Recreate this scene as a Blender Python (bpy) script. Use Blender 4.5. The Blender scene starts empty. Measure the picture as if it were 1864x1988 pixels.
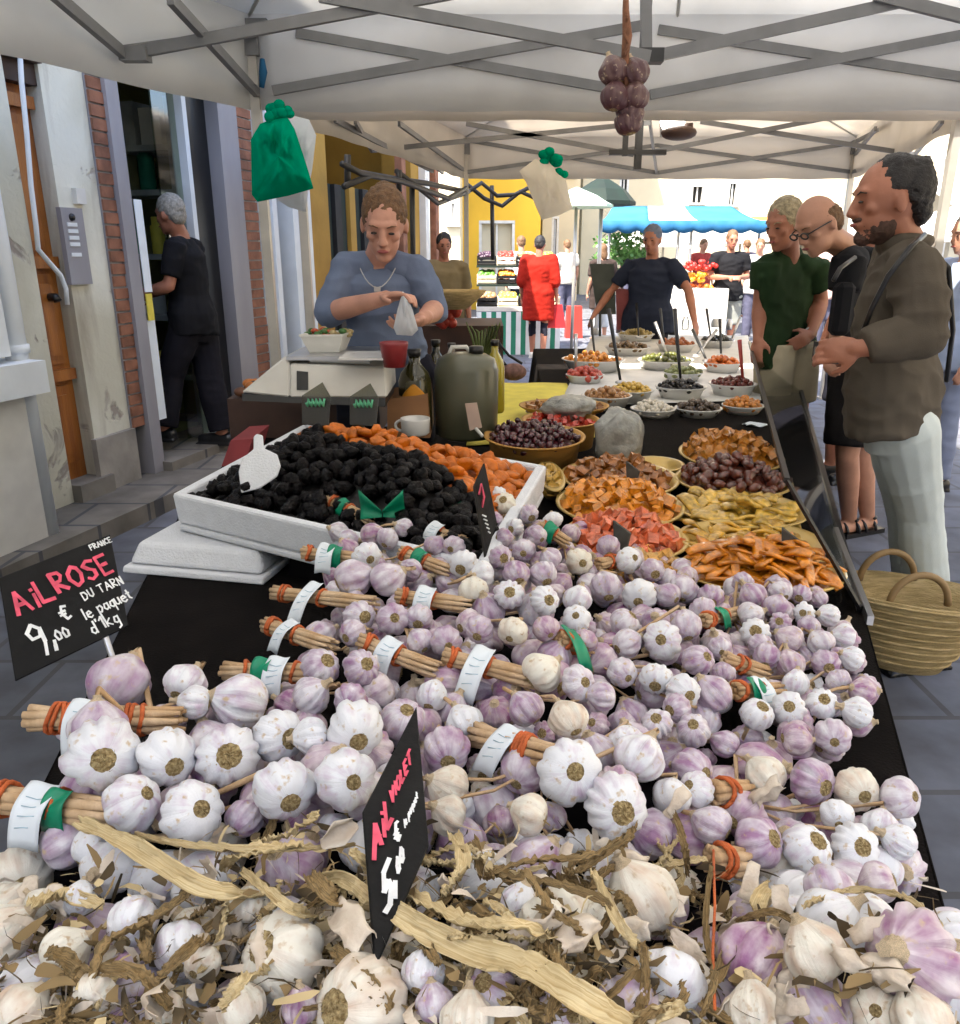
import bpy, bmesh, math, random
from mathutils import Vector, Matrix, noise, Quaternion
R = math.radians
rnd = random.Random(7)
scene = bpy.context.scene
COL = scene.collection
# ---------------------------------------------------------------- camera, world, sun, exposure
CH = 1.45; FPX = 1550.0; PITCH = R(18.0)
cam_d = bpy.data.cameras.new("camera"); cam = bpy.data.objects.new("camera", cam_d); COL.objects.link(cam)
cam.location = (0, 0, CH); cam.rotation_euler = (R(90) - PITCH, 0, 0)
cam_d.sensor_fit = 'HORIZONTAL'; cam_d.sensor_width = 36.0; cam_d.lens = 36.0 * FPX / 1864.0
cam_d.clip_start = 0.02; cam_d.clip_end = 500
scene.camera = cam
cam_d.dof.use_dof = False
TO_SUN = Vector((-0.35, -0.40, 0.85)).normalized()
w = bpy.data.worlds.new("World"); scene.world = w; w.use_nodes = True
nt = w.node_tree; bg = nt.nodes['Background']
sky = nt.nodes.new('ShaderNodeTexSky'); sky.sky_type = 'NISHITA'; sky.sun_disc = False
sky.sun_elevation = math.asin(TO_SUN.z); sky.sun_rotation = math.atan2(TO_SUN.x, TO_SUN.y)
sky.air_density = 1.0; sky.dust_density = 2.5
nt.links.new(sky.outputs[0], bg.inputs[0]); bg.inputs[1].default_value = 0.15
sl = bpy.data.lights.new("sun", 'SUN'); sl.energy = 3.6; sl.angle = R(0.5); sl.color = (1.0, 0.93, 0.82)
sun = bpy.data.objects.new("sun", sl); COL.objects.link(sun)
sun.rotation_euler = (-TO_SUN).to_track_quat('-Z', 'Y').to_euler(); sun.location = (0, 0, 20)
scene.view_settings.view_transform = 'Standard'; scene.view_settings.look = 'None'
scene.view_settings.exposure = 2.2; scene.view_settings.gamma = 1.0
scene.render.engine = 'CYCLES'
scene.cycles.diffuse_bounces = 2

# ---------------------------------------------------------------- pixel -> world helpers (1864 x 1988 reading of the photo)
CS, SN = math.cos(PITCH), math.sin(PITCH)
def ray(px, py):
    u = (px - 932.0) / FPX; v = (py - 994.0) / FPX
    return Vector((u, CS - v * SN, -(SN + v * CS)))
def P(px, py, Y):
    r = ray(px, py); return Vector((0, 0, CH)) + r * (Y / r.y)
def G(px, py, z=0.0):
    r = ray(px, py); return Vector((0, 0, CH)) + r * ((z - CH) / r.z)
def T(px, py, t):            # t = depth along the view axis
    return Vector((0, 0, CH)) + ray(px, py) * t
def n3(v, s=1.0): return noise.noise(Vector(v) * s)

# ---------------------------------------------------------------- materials
MATS = {}
def principled(name):
    m = bpy.data.materials.new(name); m.use_nodes = True
    return m, m.node_tree, m.node_tree.nodes['Principled BSDF']
def mat(name, col, rough=0.6, var=0.15, scale=6.0, bump=0.0, bscale=None, metal=0.0, col2=None, coat=0.0, stretch=None, sheen=0.0, spec=0.5, coord='Object'):
    if name in MATS: return MATS[name]
    m, t, b = principled(name)
    b.inputs['Roughness'].default_value = rough; b.inputs['Metallic'].default_value = metal
    b.inputs['Coat Weight'].default_value = coat; b.inputs['Specular IOR Level'].default_value = spec
    if sheen: b.inputs['Sheen Weight'].default_value = sheen
    tc = t.nodes.new('ShaderNodeTexCoord'); mp = t.nodes.new('ShaderNodeMapping')
    t.links.new(tc.outputs[coord], mp.inputs[0])
    if stretch: mp.inputs['Scale'].default_value = stretch
    nz = t.nodes.new('ShaderNodeTexNoise'); nz.inputs['Scale'].default_value = scale; nz.inputs['Detail'].default_value = 5
    t.links.new(mp.outputs[0], nz.inputs[0])
    rp = t.nodes.new('ShaderNodeValToRGB')
    c2 = col2 if col2 else tuple(c * (1 - var) for c in col)
    c1 = col if col2 else tuple(min(1, c * (1 + var)) for c in col)
    rp.color_ramp.elements[0].position = 0.35; rp.color_ramp.elements[1].position = 0.65
    rp.color_ramp.elements[0].color = (*c2, 1); rp.color_ramp.elements[1].color = (*c1, 1)
    t.links.new(nz.outputs[0], rp.inputs[0]); t.links.new(rp.outputs[0], b.inputs['Base Color'])
    if bump:
        n2 = t.nodes.new('ShaderNodeTexNoise'); n2.inputs['Scale'].default_value = bscale or scale * 5; n2.inputs['Detail'].default_value = 4
        t.links.new(mp.outputs[0], n2.inputs[0])
        bp = t.nodes.new('ShaderNodeBump'); bp.inputs['Strength'].default_value = bump; bp.inputs['Distance'].default_value = 0.01
        t.links.new(n2.outputs[0], bp.inputs['Height']); t.links.new(bp.outputs[0], b.inputs['Normal'])
    MATS[name] = m; return m
def mat_emit(name, col, s):
    m, t, b = principled(name); b.inputs['Emission Color'].default_value = (*col, 1); b.inputs['Emission Strength'].default_value = s
    return m
def mat_fabric(name, col, transl=0.35, rough=0.8):
    """thin cloth: diffuse with light passing through"""
    m = bpy.data.materials.new(name); m.use_nodes = True; t = m.node_tree; t.nodes.clear()
    o = t.nodes.new('ShaderNodeOutputMaterial'); d = t.nodes.new('ShaderNodeBsdfDiffuse'); tr = t.nodes.new('ShaderNodeBsdfTranslucent'); mx = t.nodes.new('ShaderNodeMixShader')
    nz = t.nodes.new('ShaderNodeTexNoise'); nz.inputs['Scale'].default_value = 1.5; nz.inputs['Detail'].default_value = 6
    rp = t.nodes.new('ShaderNodeValToRGB'); rp.color_ramp.elements[0].color = (*[c * .82 for c in col], 1); rp.color_ramp.elements[1].color = (*col, 1)
    rp.color_ramp.elements[0].position = .3; rp.color_ramp.elements[1].position = .6
    tc = t.nodes.new('ShaderNodeTexCoord'); t.links.new(tc.outputs['Object'], nz.inputs[0])
    t.links.new(nz.outputs[0], rp.inputs[0])
    for x in (d, tr): t.links.new(rp.outputs[0], x.inputs[0])
    n2 = t.nodes.new('ShaderNodeTexNoise'); n2.inputs['Scale'].default_value = 2.2; t.links.new(tc.outputs['Object'], n2.inputs[0])
    bp = t.nodes.new('ShaderNodeBump'); bp.inputs['Strength'].default_value = .35; bp.inputs['Distance'].default_value = .05
    t.links.new(n2.outputs[0], bp.inputs['Height'])
    for x in (d, tr): t.links.new(bp.outputs[0], x.inputs['Normal'])
    mx.inputs[0].default_value = transl
    t.links.new(d.outputs[0], mx.inputs[1]); t.links.new(tr.outputs[0], mx.inputs[2]); t.links.new(mx.outputs[0], o.inputs[0])
    return m
def mat_glass(name, tint=(.9, .93, .92), alpha=0.25, rough=0.05, fk=1.0):
    m = bpy.data.materials.new(name); m.use_nodes = True; t = m.node_tree; t.nodes.clear()
    o = t.nodes.new('ShaderNodeOutputMaterial'); a = t.nodes.new('ShaderNodeBsdfTransparent'); g = t.nodes.new('ShaderNodeBsdfGlossy'); mx = t.nodes.new('ShaderNodeMixShader')
    a.inputs[0].default_value = (*tint, 1); g.inputs['Roughness'].default_value = rough
    fr = t.nodes.new('ShaderNodeFresnel'); fr.inputs[0].default_value = 1.45
    ma = t.nodes.new('ShaderNodeMath'); ma.operation = 'MULTIPLY_ADD'; ma.inputs[1].default_value = fk; ma.inputs[2].default_value = alpha
    t.links.new(fr.outputs[0], ma.inputs[0]); t.links.new(ma.outputs[0], mx.inputs[0])
    t.links.new(a.outputs[0], mx.inputs[1]); t.links.new(g.outputs[0], mx.inputs[2]); t.links.new(mx.outputs[0], o.inputs[0])
    return m
def mat_garlic(name, cream, purple, lo_, hi_):
    m, t, b = principled(name)
    L = t.links.new
    tc = t.nodes.new('ShaderNodeTexCoord'); oi = t.nodes.new('ShaderNodeObjectInfo')
    mp = t.nodes.new('ShaderNodeMapping'); mp.inputs['Scale'].default_value = (14, 1.6, 1); L(tc.outputs['UV'], mp.inputs[0])
    off = t.nodes.new('ShaderNodeVectorMath'); off.operation = 'SCALE'; L(oi.outputs['Random'], off.inputs['Scale']); off.inputs[0].default_value = (37, 11, 5)
    L(off.outputs[0], mp.inputs['Location'])
    nz = t.nodes.new('ShaderNodeTexNoise'); nz.inputs['Scale'].default_value = 1.0; nz.inputs['Detail'].default_value = 4; L(mp.outputs[0], nz.inputs[0])
    mo = t.nodes.new('ShaderNodeMapping'); L(tc.outputs['Object'], mo.inputs[0]); L(off.outputs[0], mo.inputs['Location'])
    n2 = t.nodes.new('ShaderNodeTexNoise'); n2.inputs['Scale'].default_value = 1.7; n2.inputs['Detail'].default_value = 3; L(mo.outputs[0], n2.inputs[0])
    ad = t.nodes.new('ShaderNodeMath'); ad.operation = 'ADD'; L(nz.outputs[0], ad.inputs[0]); L(n2.outputs[0], ad.inputs[1])
    sc = t.nodes.new('ShaderNodeMath'); sc.operation = 'MULTIPLY_ADD'; L(oi.outputs['Random'], sc.inputs[0]); sc.inputs[1].default_value = .30; L(ad.outputs[0], sc.inputs[2])
    rp = t.nodes.new('ShaderNodeValToRGB'); e = rp.color_ramp.elements
    e[0].position = lo_; e[0].color = (*cream, 1); e[1].position = min(.999, hi_); e[1].color = (*purple, 1)
    dv = t.nodes.new('ShaderNodeMath'); dv.operation = 'MULTIPLY'; dv.inputs[1].default_value = .62; L(sc.outputs[0], dv.inputs[0]); L(dv.outputs[0], rp.inputs[0])
    # brown papery blotches
    n3_ = t.nodes.new('ShaderNodeTexNoise'); n3_.inputs['Scale'].default_value = 3.2; n3_.inputs['Detail'].default_value = 9; L(mo.outputs[0], n3_.inputs[0])
    r2 = t.nodes.new('ShaderNodeValToRGB'); r2.color_ramp.elements[0].position = .60; r2.color_ramp.elements[1].position = .72
    mx = t.nodes.new('ShaderNodeMixRGB'); mx.inputs[2].default_value = (.58, .44, .28, 1); L(n3_.outputs[0], r2.inputs[0]); L(r2.outputs[0], mx.inputs[0]); L(rp.outputs[0], mx.inputs[1])
    L(mx.outputs[0], b.inputs['Base Color'])
    mv = t.nodes.new('ShaderNodeMapping'); mv.inputs['Scale'].default_value = (70, 2.5, 1); L(tc.outputs['UV'], mv.inputs[0])
    nv = t.nodes.new('ShaderNodeTexNoise'); nv.inputs['Scale'].default_value = 1; nv.inputs['Detail'].default_value = 3; L(mv.outputs[0], nv.inputs[0])
    bp = t.nodes.new('ShaderNodeBump'); bp.inputs['Strength'].default_value = .5; bp.inputs['Distance'].default_value = .0012; L(nv.outputs[0], bp.inputs['Height'])
    b2 = t.nodes.new('ShaderNodeBump'); b2.inputs['Strength'].default_value = .5; b2.inputs['Distance'].default_value = .002; L(n3_.outputs[0], b2.inputs['Height']); L(bp.outputs[0], b2.inputs['Normal'])
    L(b2.outputs[0], b.inputs['Normal'])
    b.inputs['Roughness'].default_value = .42
    return m

def mat_plaster(name):
    m, t, b = principled(name); L = t.links.new; tc = t.nodes.new('ShaderNodeTexCoord')
    def nz(sc, det, lo, hi, st=None):
        n = t.nodes.new('ShaderNodeTexNoise'); n.inputs['Scale'].default_value = sc; n.inputs['Detail'].default_value = det; n.inputs['Distortion'].default_value = .6
        mp = t.nodes.new('ShaderNodeMapping'); L(tc.outputs['Object'], mp.inputs[0]); mp.inputs['Scale'].default_value = st or (1, 1, 1); mp.inputs['Location'].default_value = (sc, 2 * sc, 0); L(mp.outputs[0], n.inputs[0])
        r = t.nodes.new('ShaderNodeValToRGB'); r.color_ramp.elements[0].position = lo; r.color_ramp.elements[1].position = hi; L(n.outputs[0], r.inputs[0]); return r, n
    a, _ = nz(1.2, 6, .40, .62); c, _ = nz(3.0, 10, .60, .64); d, _ = nz(2.2, 5, .52, .75, (2.5, 2.5, .35)); e, en = nz(30, 6, .3, .7)
    def mix(f, c1, c2):
        x = t.nodes.new('ShaderNodeMixRGB'); L(f, x.inputs[0])
        for i, q in ((1, c1), (2, c2)):
            if hasattr(q, 'links'): L(q, x.inputs[i])
            else: x.inputs[i].default_value = (*q, 1)
        return x.outputs[0]
    col = mix(a.outputs[0], (.80, .78, .66), (.62, .59, .46)); col = mix(d.outputs[0], col, (.40, .35, .26)); col = mix(c.outputs[0], col, (.36, .31, .26))
    L(col, b.inputs['Base Color']); b.inputs['Roughness'].default_value = .9
    bp = t.nodes.new('ShaderNodeBump'); bp.inputs['Distance'].default_value = .006; bp.inputs['Strength'].default_value = .5; L(en.outputs[0], bp.inputs['Height'])
    b2 = t.nodes.new('ShaderNodeBump'); b2.inputs['Distance'].default_value = .01; b2.inputs['Strength'].default_value = .6; b2.invert = True; L(c.outputs[0], b2.inputs['Height']); L(bp.outputs[0], b2.inputs['Normal']); L(b2.outputs[0], b.inputs['Normal'])
    return m
def mat_paving(name, col):
    m, t, b = principled(name); L = t.links.new; tc = t.nodes.new('ShaderNodeTexCoord')
    br = t.nodes.new('ShaderNodeTexBrick'); br.inputs['Scale'].default_value = 1.0; br.inputs['Brick Width'].default_value = .62; br.inputs['Row Height'].default_value = .38; br.inputs['Mortar Size'].default_value = .012
    br.inputs['Color1'].default_value = (*col, 1); br.inputs['Color2'].default_value = (*[c * .78 for c in col], 1); br.inputs['Mortar'].default_value = (.10, .10, .105, 1); L(tc.outputs['Object'], br.inputs[0])
    n = t.nodes.new('ShaderNodeTexNoise'); n.inputs['Scale'].default_value = 5; n.inputs['Detail'].default_value = 9; L(tc.outputs['Object'], n.inputs[0])
    mx = t.nodes.new('ShaderNodeMixRGB'); mx.blend_type = 'MULTIPLY'; mx.inputs[0].default_value = .75; L(br.outputs[0], mx.inputs[1])
    r = t.nodes.new('ShaderNodeValToRGB'); r.color_ramp.elements[0].position = .3; r.color_ramp.elements[0].color = (.45, .43, .4, 1); r.color_ramp.elements[1].position = .65; r.color_ramp.elements[1].color = (1, 1, 1, 1); L(n.outputs[0], r.inputs[0]); L(r.outputs[0], mx.inputs[2]); L(mx.outputs[0], b.inputs['Base Color'])
    b.inputs['Roughness'].default_value = .8; bp = t.nodes.new('ShaderNodeBump'); bp.inputs['Strength'].default_value = .4; bp.inputs['Distance'].default_value = .01; L(n.outputs[0], bp.inputs['Height']); L(bp.outputs[0], b.inputs['Normal']); return m

M = dict(
 frame=mat('tent_frame_grey', (.20, .20, .20), .45, .1, 8, metal=.3),
 frame_d=mat('tent_frame_dark', (.03, .03, .03), .5, .1),
 canopy=mat_fabric('canopy_white', (.86, .85, .82), .5), canopy2=mat_fabric('canopy_cream', (.85, .79, .70), .5),
 cloth=mat('black_tablecloth', (.0075, .006, .0055), .95, .25, 12, .25, 200, spec=.08), riser=mat('dark_box', (.006, .005, .006), .95, .2, spec=.08),
 yellow=mat('yellow_cloth', (.75, .62, .08), .7, .1, 9, .2),
 poly=mat('white_polystyrene', (.82, .84, .88), .7, .03, 30, .4, 220),
 asphalt=mat_paving('street_paving', (.17, .18, .215)), pave=mat_paving('pavement_stone', (.26, .235, .20)),
 plaster=mat_plaster('old_plaster'), plaster_g=mat('grey_stain_plaster', (.33, .30, .26), .9, .3, 3, .5, 20),
 brick=mat('brick_strip', (.27, .115, .065), .85, .3, 9, .5, 30), greyp=mat('grey_paint_jamb', (.30, .29, .31), .6, .15, 3, stretch=(1, 1, .3)),
 wood=mat('door_wood', (.44, .155, .028), .38, .0, 2.0, .3, 30, col2=(.24, .07, .015), stretch=(6, 6, .5)), wood_d=mat('dark_wood', (.055, .026, .018), .6, .3, 5),
 whitep=mat('white_paint', (.78, .82, .84), .5, .06, 4, .1, 30), offwhite=mat('off_white', (.72, .70, .64), .6, .08),
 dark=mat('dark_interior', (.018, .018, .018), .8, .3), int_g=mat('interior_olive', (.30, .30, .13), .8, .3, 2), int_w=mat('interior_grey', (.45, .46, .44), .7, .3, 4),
 ochre=mat('ochre_wall', (.45, .25, .04), .85, .2, 1.5, .3, 20), yellowb=mat('yellow_wall', (.82, .48, .04), .85, .08, 1), palew=mat('pale_wall', (.72, .62, .42), .85, .08, .8, .2, 20),
 cream=mat('cream_wall', (.70, .60, .42), .85, .1, .8, .2, 20), tile=mat('roof_tiles', (.42, .19, .09), .9, .3, 4, .6, 12),
 green=mat('green_fabric', (.003, .014, .008), .8, .2), stripeg=mat('stripe_green', (.02, .22, .13), .7, .1), blue=mat_fabric('blue_canvas', (.07, .24, .36), .25), blued=mat('blue_valance', (.01, .11, .24), .8, .1),
 white=mat_fabric('white_canvas', (.85, .83, .76), .35),
 metal=mat('steel', (.55, .55, .56), .3, .1, 8, metal=.9), black=mat('black_plastic', (.012, .012, .013), .35, .1), chrome=mat('pole_grey', (.50, .47, .42), .4, .1, metal=.5),
 gold=mat('gold_bowl', (.62, .42, .12), .32, .12, 12, coat=.5, metal=.25), tub=mat('wooden_tub', (.50, .26, .06), .55, .2, 4, .2, stretch=(1, 1, 5)), ceram=mat('white_bowl', (.80, .79, .76), .3, .04, coat=.4),
 straw=mat('straw_weave', (.70, .52, .25), .85, .0, 18, .9, 60, col2=(.48, .34, .14), stretch=(1, 1, 7)),
 paper=mat('paper', (.82, .88, .92), .7, .04), slate=mat('slate_board', (.006, .006, .0065), .6, .3, 14, .15, 60, spec=.2),
 chalk=mat('chalk_white', (.85, .87, .88), .8, .15, 60), chalkp=mat('chalk_pink', (.80, .10, .17), .8, .25, 60),
 stalk=mat('dry_stalk', (.72, .52, .32), .75, .0, 20, .5, 90, col2=(.50, .30, .14), stretch=(1, 1, .3)), string=mat('orange_string', (.60, .13, .03), .7, .2, 40, .4, 200), gribbon=mat('green_ribbon', (.0, .26, .13), .45, .15, 20),
 leaf=mat('dry_leaf', (.82, .68, .40), .7, .0, 2, .22, 8, col2=(.56, .40, .18), stretch=(8, 1, 1), coord='UV'), leaf2=mat('dry_leaf_brown', (.44, .29, .12), .8, .0, 2, .22, 8, col2=(.14, .10, .045), stretch=(8, 1, 1), coord='UV'),
 flake=mat('garlic_paper', (.80, .72, .60), .6, .0, 30, .5, 60, col2=(.62, .50, .38)),
 root=mat('garlic_root', (.62, .48, .24), .95, .0, 9, .6, 22, col2=(.27, .18, .07)),
 neck=mat('garlic_neck', (.66, .52, .34), .8, .3, 60, .5, 200),
 skin=mat('skin', (.50, .25, .16), .5, .12, 9, .1, 120), skin_r=mat('skin_ruddy', (.42, .17, .10), .5, .12, 9, .1, 120), skin_f=mat('skin_fair', (.58, .29, .20), .5, .12, 9, .1, 120),
 lips=mat('lips', (.35, .09, .08), .45, .1), eye=mat('eye_dark', (.03, .02, .015), .2, .1), eyew=mat('eye_white', (.6, .55, .5), .3, .05),
)
G_WHITE = mat_garlic('garlic_white', (.83, .84, .87), (.56, .42, .55), .72, 1.0)
G_ROSE = mat_garlic('garlic_rose', (.76, .73, .77), (.36, .19, .34), .56, .92)
G_PURP = mat_garlic('garlic_purple', (.76, .68, .70), (.33, .13, .28), .56, .92)
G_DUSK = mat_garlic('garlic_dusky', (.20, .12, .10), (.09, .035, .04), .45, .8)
G_CREAM = mat_garlic('garlic_cream', (.84, .80, .69), (.66, .50, .38), .66, 1.0)
CLEAR = mat_glass('clear_plastic', (.86, .88, .86), .10, .15)
GUARD = mat_glass('guard_glass', (.95, .96, .95), .02, .03, .5)
WIN = mat_glass('shop_glass', (.75, .80, .72), .0, .08, .2)

# ---------------------------------------------------------------- mesh builder
ORG = {}
class MB:
    def __init__(s): s.v = []; s.f = []; s.m = []; s.sm = []; s.uv = {}
    def add(s, vs, fs, mi=0, smooth=False, uvs=None):
        b = len(s.v); s.v += [Vector(x) for x in vs]
        for k, f in enumerate(fs):
            s.f.append([b + i for i in f]); s.m.append(mi); s.sm.append(smooth)
        if uvs:
            for i, u in enumerate(uvs): s.uv[b + i] = u
    def box(s, c, size, rz=0, mi=0, rot=None):
        q = rot if rot else Matrix.Rotation(rz, 3, 'Z')
        x, y, z = [d / 2 for d in size]; c = Vector(c)
        vs = [c + q @ Vector((a * x, b * y, d * z)) for a in (-1, 1) for b in (-1, 1) for d in (-1, 1)]
        s.add(vs, [(0, 1, 3, 2), (4, 6, 7, 5), (0, 4, 5, 1), (2, 3, 7, 6), (0, 2, 6, 4), (1, 5, 7, 3)], mi)
    def hexa(s, bot, top, mi=0):
        n = len(bot); vs = list(bot) + list(top)
        fs = [list(range(n))[::-1], list(range(n, 2 * n))] + [[i, (i + 1) % n, n + (i + 1) % n, n + i] for i in range(n)]
        s.add(vs, fs, mi)
    def bar(s, a, b, w, h=None, mi=0, up=(0, 0, 1)):
        a = Vector(a); b = Vector(b); d = (b - a).normalized(); h = h or w
        x = d.cross(Vector(up)); x = x.normalized() if x.length > 1e-4 else Vector((1, 0, 0)); y = x.cross(d)
        o = [x * (w / 2) * i + y * (h / 2) * j for i, j in ((-1, -1), (1, -1), (1, 1), (-1, 1))]
        s.hexa([a + k for k in o], [b + k for k in o], mi)
    def tube(s, pts, rad, n=8, mi=0, smooth=True, cap=True, flat=1.0, updir=None):
        pts = [Vector(p) for p in pts]; k = len(pts)
        if not hasattr(rad, '__len__'): rad = [rad] * k
        prev = None; vs = []; uvs = []
        for i, p in enumerate(pts):
            d = (pts[min(i + 1, k - 1)] - pts[max(i - 1, 0)]).normalized()
            if prev is None:
                u = Vector(updir) if updir else (Vector((0, 0, 1)) if abs(d.z) < .9 else Vector((1, 0, 0)))
            else: u = prev
            x = (u - d * u.dot(d)).normalized(); prev = x; y = d.cross(x)
            for j in range(n):
                a = 2 * math.pi * j / n
                vs.append(p + x * math.cos(a) * rad[i] * flat + y * math.sin(a) * rad[i]); uvs.append((j / n, i / k))
        fs = [[i * n + j, i * n + (j + 1) % n, (i + 1) * n + (j + 1) % n, (i + 1) * n + j] for i in range(k - 1) for j in range(n)]
        if cap: fs += [list(range(n))[::-1], list(range((k - 1) * n, k * n))]
        s.add(vs, fs, mi, smooth, uvs)
    def ellip(s, c, r, rot=None, n=12, k=8, mi=0):
        q = rot or Matrix.Identity(3); c = Vector(c); vs = []; fs = []
        vs.append(c + q @ Vector((0, 0, -r[2])))
        for i in range(1, k):
            ph = math.pi * i / k
            for j in range(n):
                a = 2 * math.pi * j / n
                vs.append(c + q @ Vector((r[0] * math.sin(ph) * math.cos(a), r[1] * math.sin(ph) * math.sin(a), -r[2] * math.cos(ph))))
        vs.append(c + q @ Vector((0, 0, r[2]))); L = len(vs) - 1
        for j in range(n): fs.append([0, 1 + (j + 1) % n, 1 + j]); fs.append([L, 1 + (k - 2) * n + j, 1 + (k - 2) * n + (j + 1) % n])
        for i in range(k - 2):
            for j in range(n): fs.append([1 + i * n + j, 1 + i * n + (j + 1) % n, 1 + (i + 1) * n + (j + 1) % n, 1 + (i + 1) * n + j])
        s.add(vs, fs, mi, True)
    def lathe(s, c, prof, n=24, mi=0, sx=1, sy=1, rz=0, smooth=True, tilt=None):
        c = Vector(c); vs = []; k = len(prof); q = Matrix.Rotation(rz, 3, 'Z')
        if tilt is not None: q = tilt @ q
        for r, z in prof:
            for j in range(n):
                a = 2 * math.pi * j / n; vs.append(c + q @ Vector((r * sx * math.cos(a), r * sy * math.sin(a), z)))
        fs = [[i * n + j, i * n + (j + 1) % n, (i + 1) * n + (j + 1) % n, (i + 1) * n + j] for i in range(k - 1) for j in range(n)]
        fs += [list(range(n))[::-1], list(range((k - 1) * n, k * n))]
        s.add(vs, fs, mi, smooth)
    def grid(s, fn, nu, nv, mi=0, smooth=True, thick=0.0):
        vs = [Vector(fn(i / nu, j / nv)) for j in range(nv + 1) for i in range(nu + 1)]
        uv = [(i / nu, j / nv) for j in range(nv + 1) for i in range(nu + 1)]
        q = [[j * (nu + 1) + i, j * (nu + 1) + i + 1, (j + 1) * (nu + 1) + i + 1, (j + 1) * (nu + 1) + i] for j in range(nv) for i in range(nu)]
        if not thick: s.add(vs, q, mi, smooth, uv); return
        N = len(vs); nr = [Vector() for _ in vs]
        for f in q:
            nn = (vs[f[1]] - vs[f[0]]).cross(vs[f[3]] - vs[f[0]])
            for i in f: nr[i] += nn
        v2 = [v - (n.normalized() if n.length > 1e-12 else Vector((0, 0, 1))) * thick for v, n in zip(vs, nr)]
        fs = q + [[N + i for i in f[::-1]] for f in q]
        bd = [(j * (nu + 1)) for j in range(nv + 1)]; rt = [j * (nu + 1) + nu for j in range(nv + 1)]
        lo = list(range(nu + 1)); hi = [nv * (nu + 1) + i for i in range(nu + 1)]
        for e, fl in ((lo, 0), (rt, 0), (hi, 1), (bd, 1)):
            for a, b in zip(e[:-1], e[1:]): fs.append([b, a, N + a, N + b] if not fl else [a, b, N + b, N + a])
        s.add(vs + v2, fs, mi, smooth, uv + uv)
    def mesh(s, name, mats, org=Vector()):
        me = bpy.data.meshes.new(name); me.from_pydata([tuple(v - org) for v in s.v], [], s.f)
        for mt in (mats if isinstance(mats, (list, tuple)) else [mats]): me.materials.append(mt)
        for p, mi, sm in zip(me.polygons, s.m, s.sm): p.material_index = mi; p.use_smooth = sm
        if s.uv:
            ul = me.uv_layers.new(name='UVMap')
            for l in me.loops: ul.data[l.index].uv = s.uv.get(l.vertex_index, (0, 0))
        me.update(); return me
    def build(s, name, mats, parent=None, org=None, label=None):
        if parent is not None: o_ = ORG[parent.name]
        else:
            if org is None:
                xs = [v.x for v in s.v]; ys = [v.y for v in s.v]; zs = [v.z for v in s.v]
                org = Vector(((min(xs) + max(xs)) / 2, (min(ys) + max(ys)) / 2, min(zs)))
            o_ = Vector(org)
        ob = bpy.data.objects.new(name, s.mesh(name, mats, o_)); COL.objects.link(ob)
        if parent is None: ob.location = o_
        else: ob.parent = parent
        ORG[ob.name] = o_
        if label: ob['label'] = label
        return ob
def tag(o, label, cat, group=None):
    o['label'] = label; o['category'] = cat
    if group: o['group'] = group
    return o
def struct(o): o['kind'] = 'structure'; return o
def stuff(o, label=None, cat=None):
    o['kind'] = 'stuff'
    if label: o['label'] = label
    if cat: o['category'] = cat
    return o
def thing(name, label, cat, loc, group=None):
    o = bpy.data.objects.new(name, None); COL.objects.link(o); o.location = loc; o.empty_display_size = .1
    ORG[o.name] = Vector(loc); return tag(o, label, cat, group)
def inst(name, me, loc, rot=None, sc=1.0, parent=None):
    o = bpy.data.objects.new(name, me); COL.objects.link(o)
    if parent is not None: o.parent = parent; loc = Vector(loc) - ORG[parent.name]
    o.location = loc
    if rot is not None: o.rotation_mode = 'QUATERNION'; o.rotation_quaternion = rot
    o.scale = (sc, sc, sc) if not hasattr(sc, '__len__') else sc
    return o
def basis(x, y, z): return Matrix((x, y, z)).transposed()

def hung_bag(name, label, outline, Y, mt, thick, knots, tails=None):
    b = thing(name, label, 'plastic bag', P(*outline[0], Y)); n = len(outline); ctr_ = Vector((sum(p[0] for p in outline) / n, sum(p[1] for p in outline) / n))
    m_ = MB()
    for side in (-1, 1):
        def fn(u, v):
            k = u * n; i = int(k) % n; f = k - int(k); a = Vector(outline[i]).lerp(Vector(outline[(i + 1) % n]), f); q = ctr_.lerp(a, v ** .8)
            bul = (1 - v ** 3) * thick * (1 + .7 * n3((q.x * .03, q.y * .008, side * 3), 1.5) + .5 * n3((q.x * .07, q.y * .02, side), 2))
            return P(q.x, q.y, Y + side * bul)
        m_.grid(fn, n * 5, 9)
    m_.build('bag_body', mt, b)
    for kx, ky, r_, km in knots:
        m_ = MB(); c = P(kx, ky, Y)
        for q in range(5): m_.ellip(c + Vector((rnd.uniform(-r_, r_) * .6, rnd.uniform(-r_, r_) * .4, rnd.uniform(-r_, r_) * .7)), (r_ * .7, r_ * .5, r_ * .6), n=8, k=6)
        m_.build('knot', km, b)
    return b
gbag = mat_fabric('green_plastic', (.0, .42, .24), .4); wbag = mat_fabric('white_plastic', (.86, .89, .92), .55); cbag = mat_fabric('cream_plastic', (.96, .92, .84), .65)
# ================================================================ SETTING: ground, facades, far square
mb = MB(); mb.box((0, 30, -.05), (160, 160, .1)); g = struct(mb.build('street', M['asphalt'], org=(0, 0, 0)))
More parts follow.
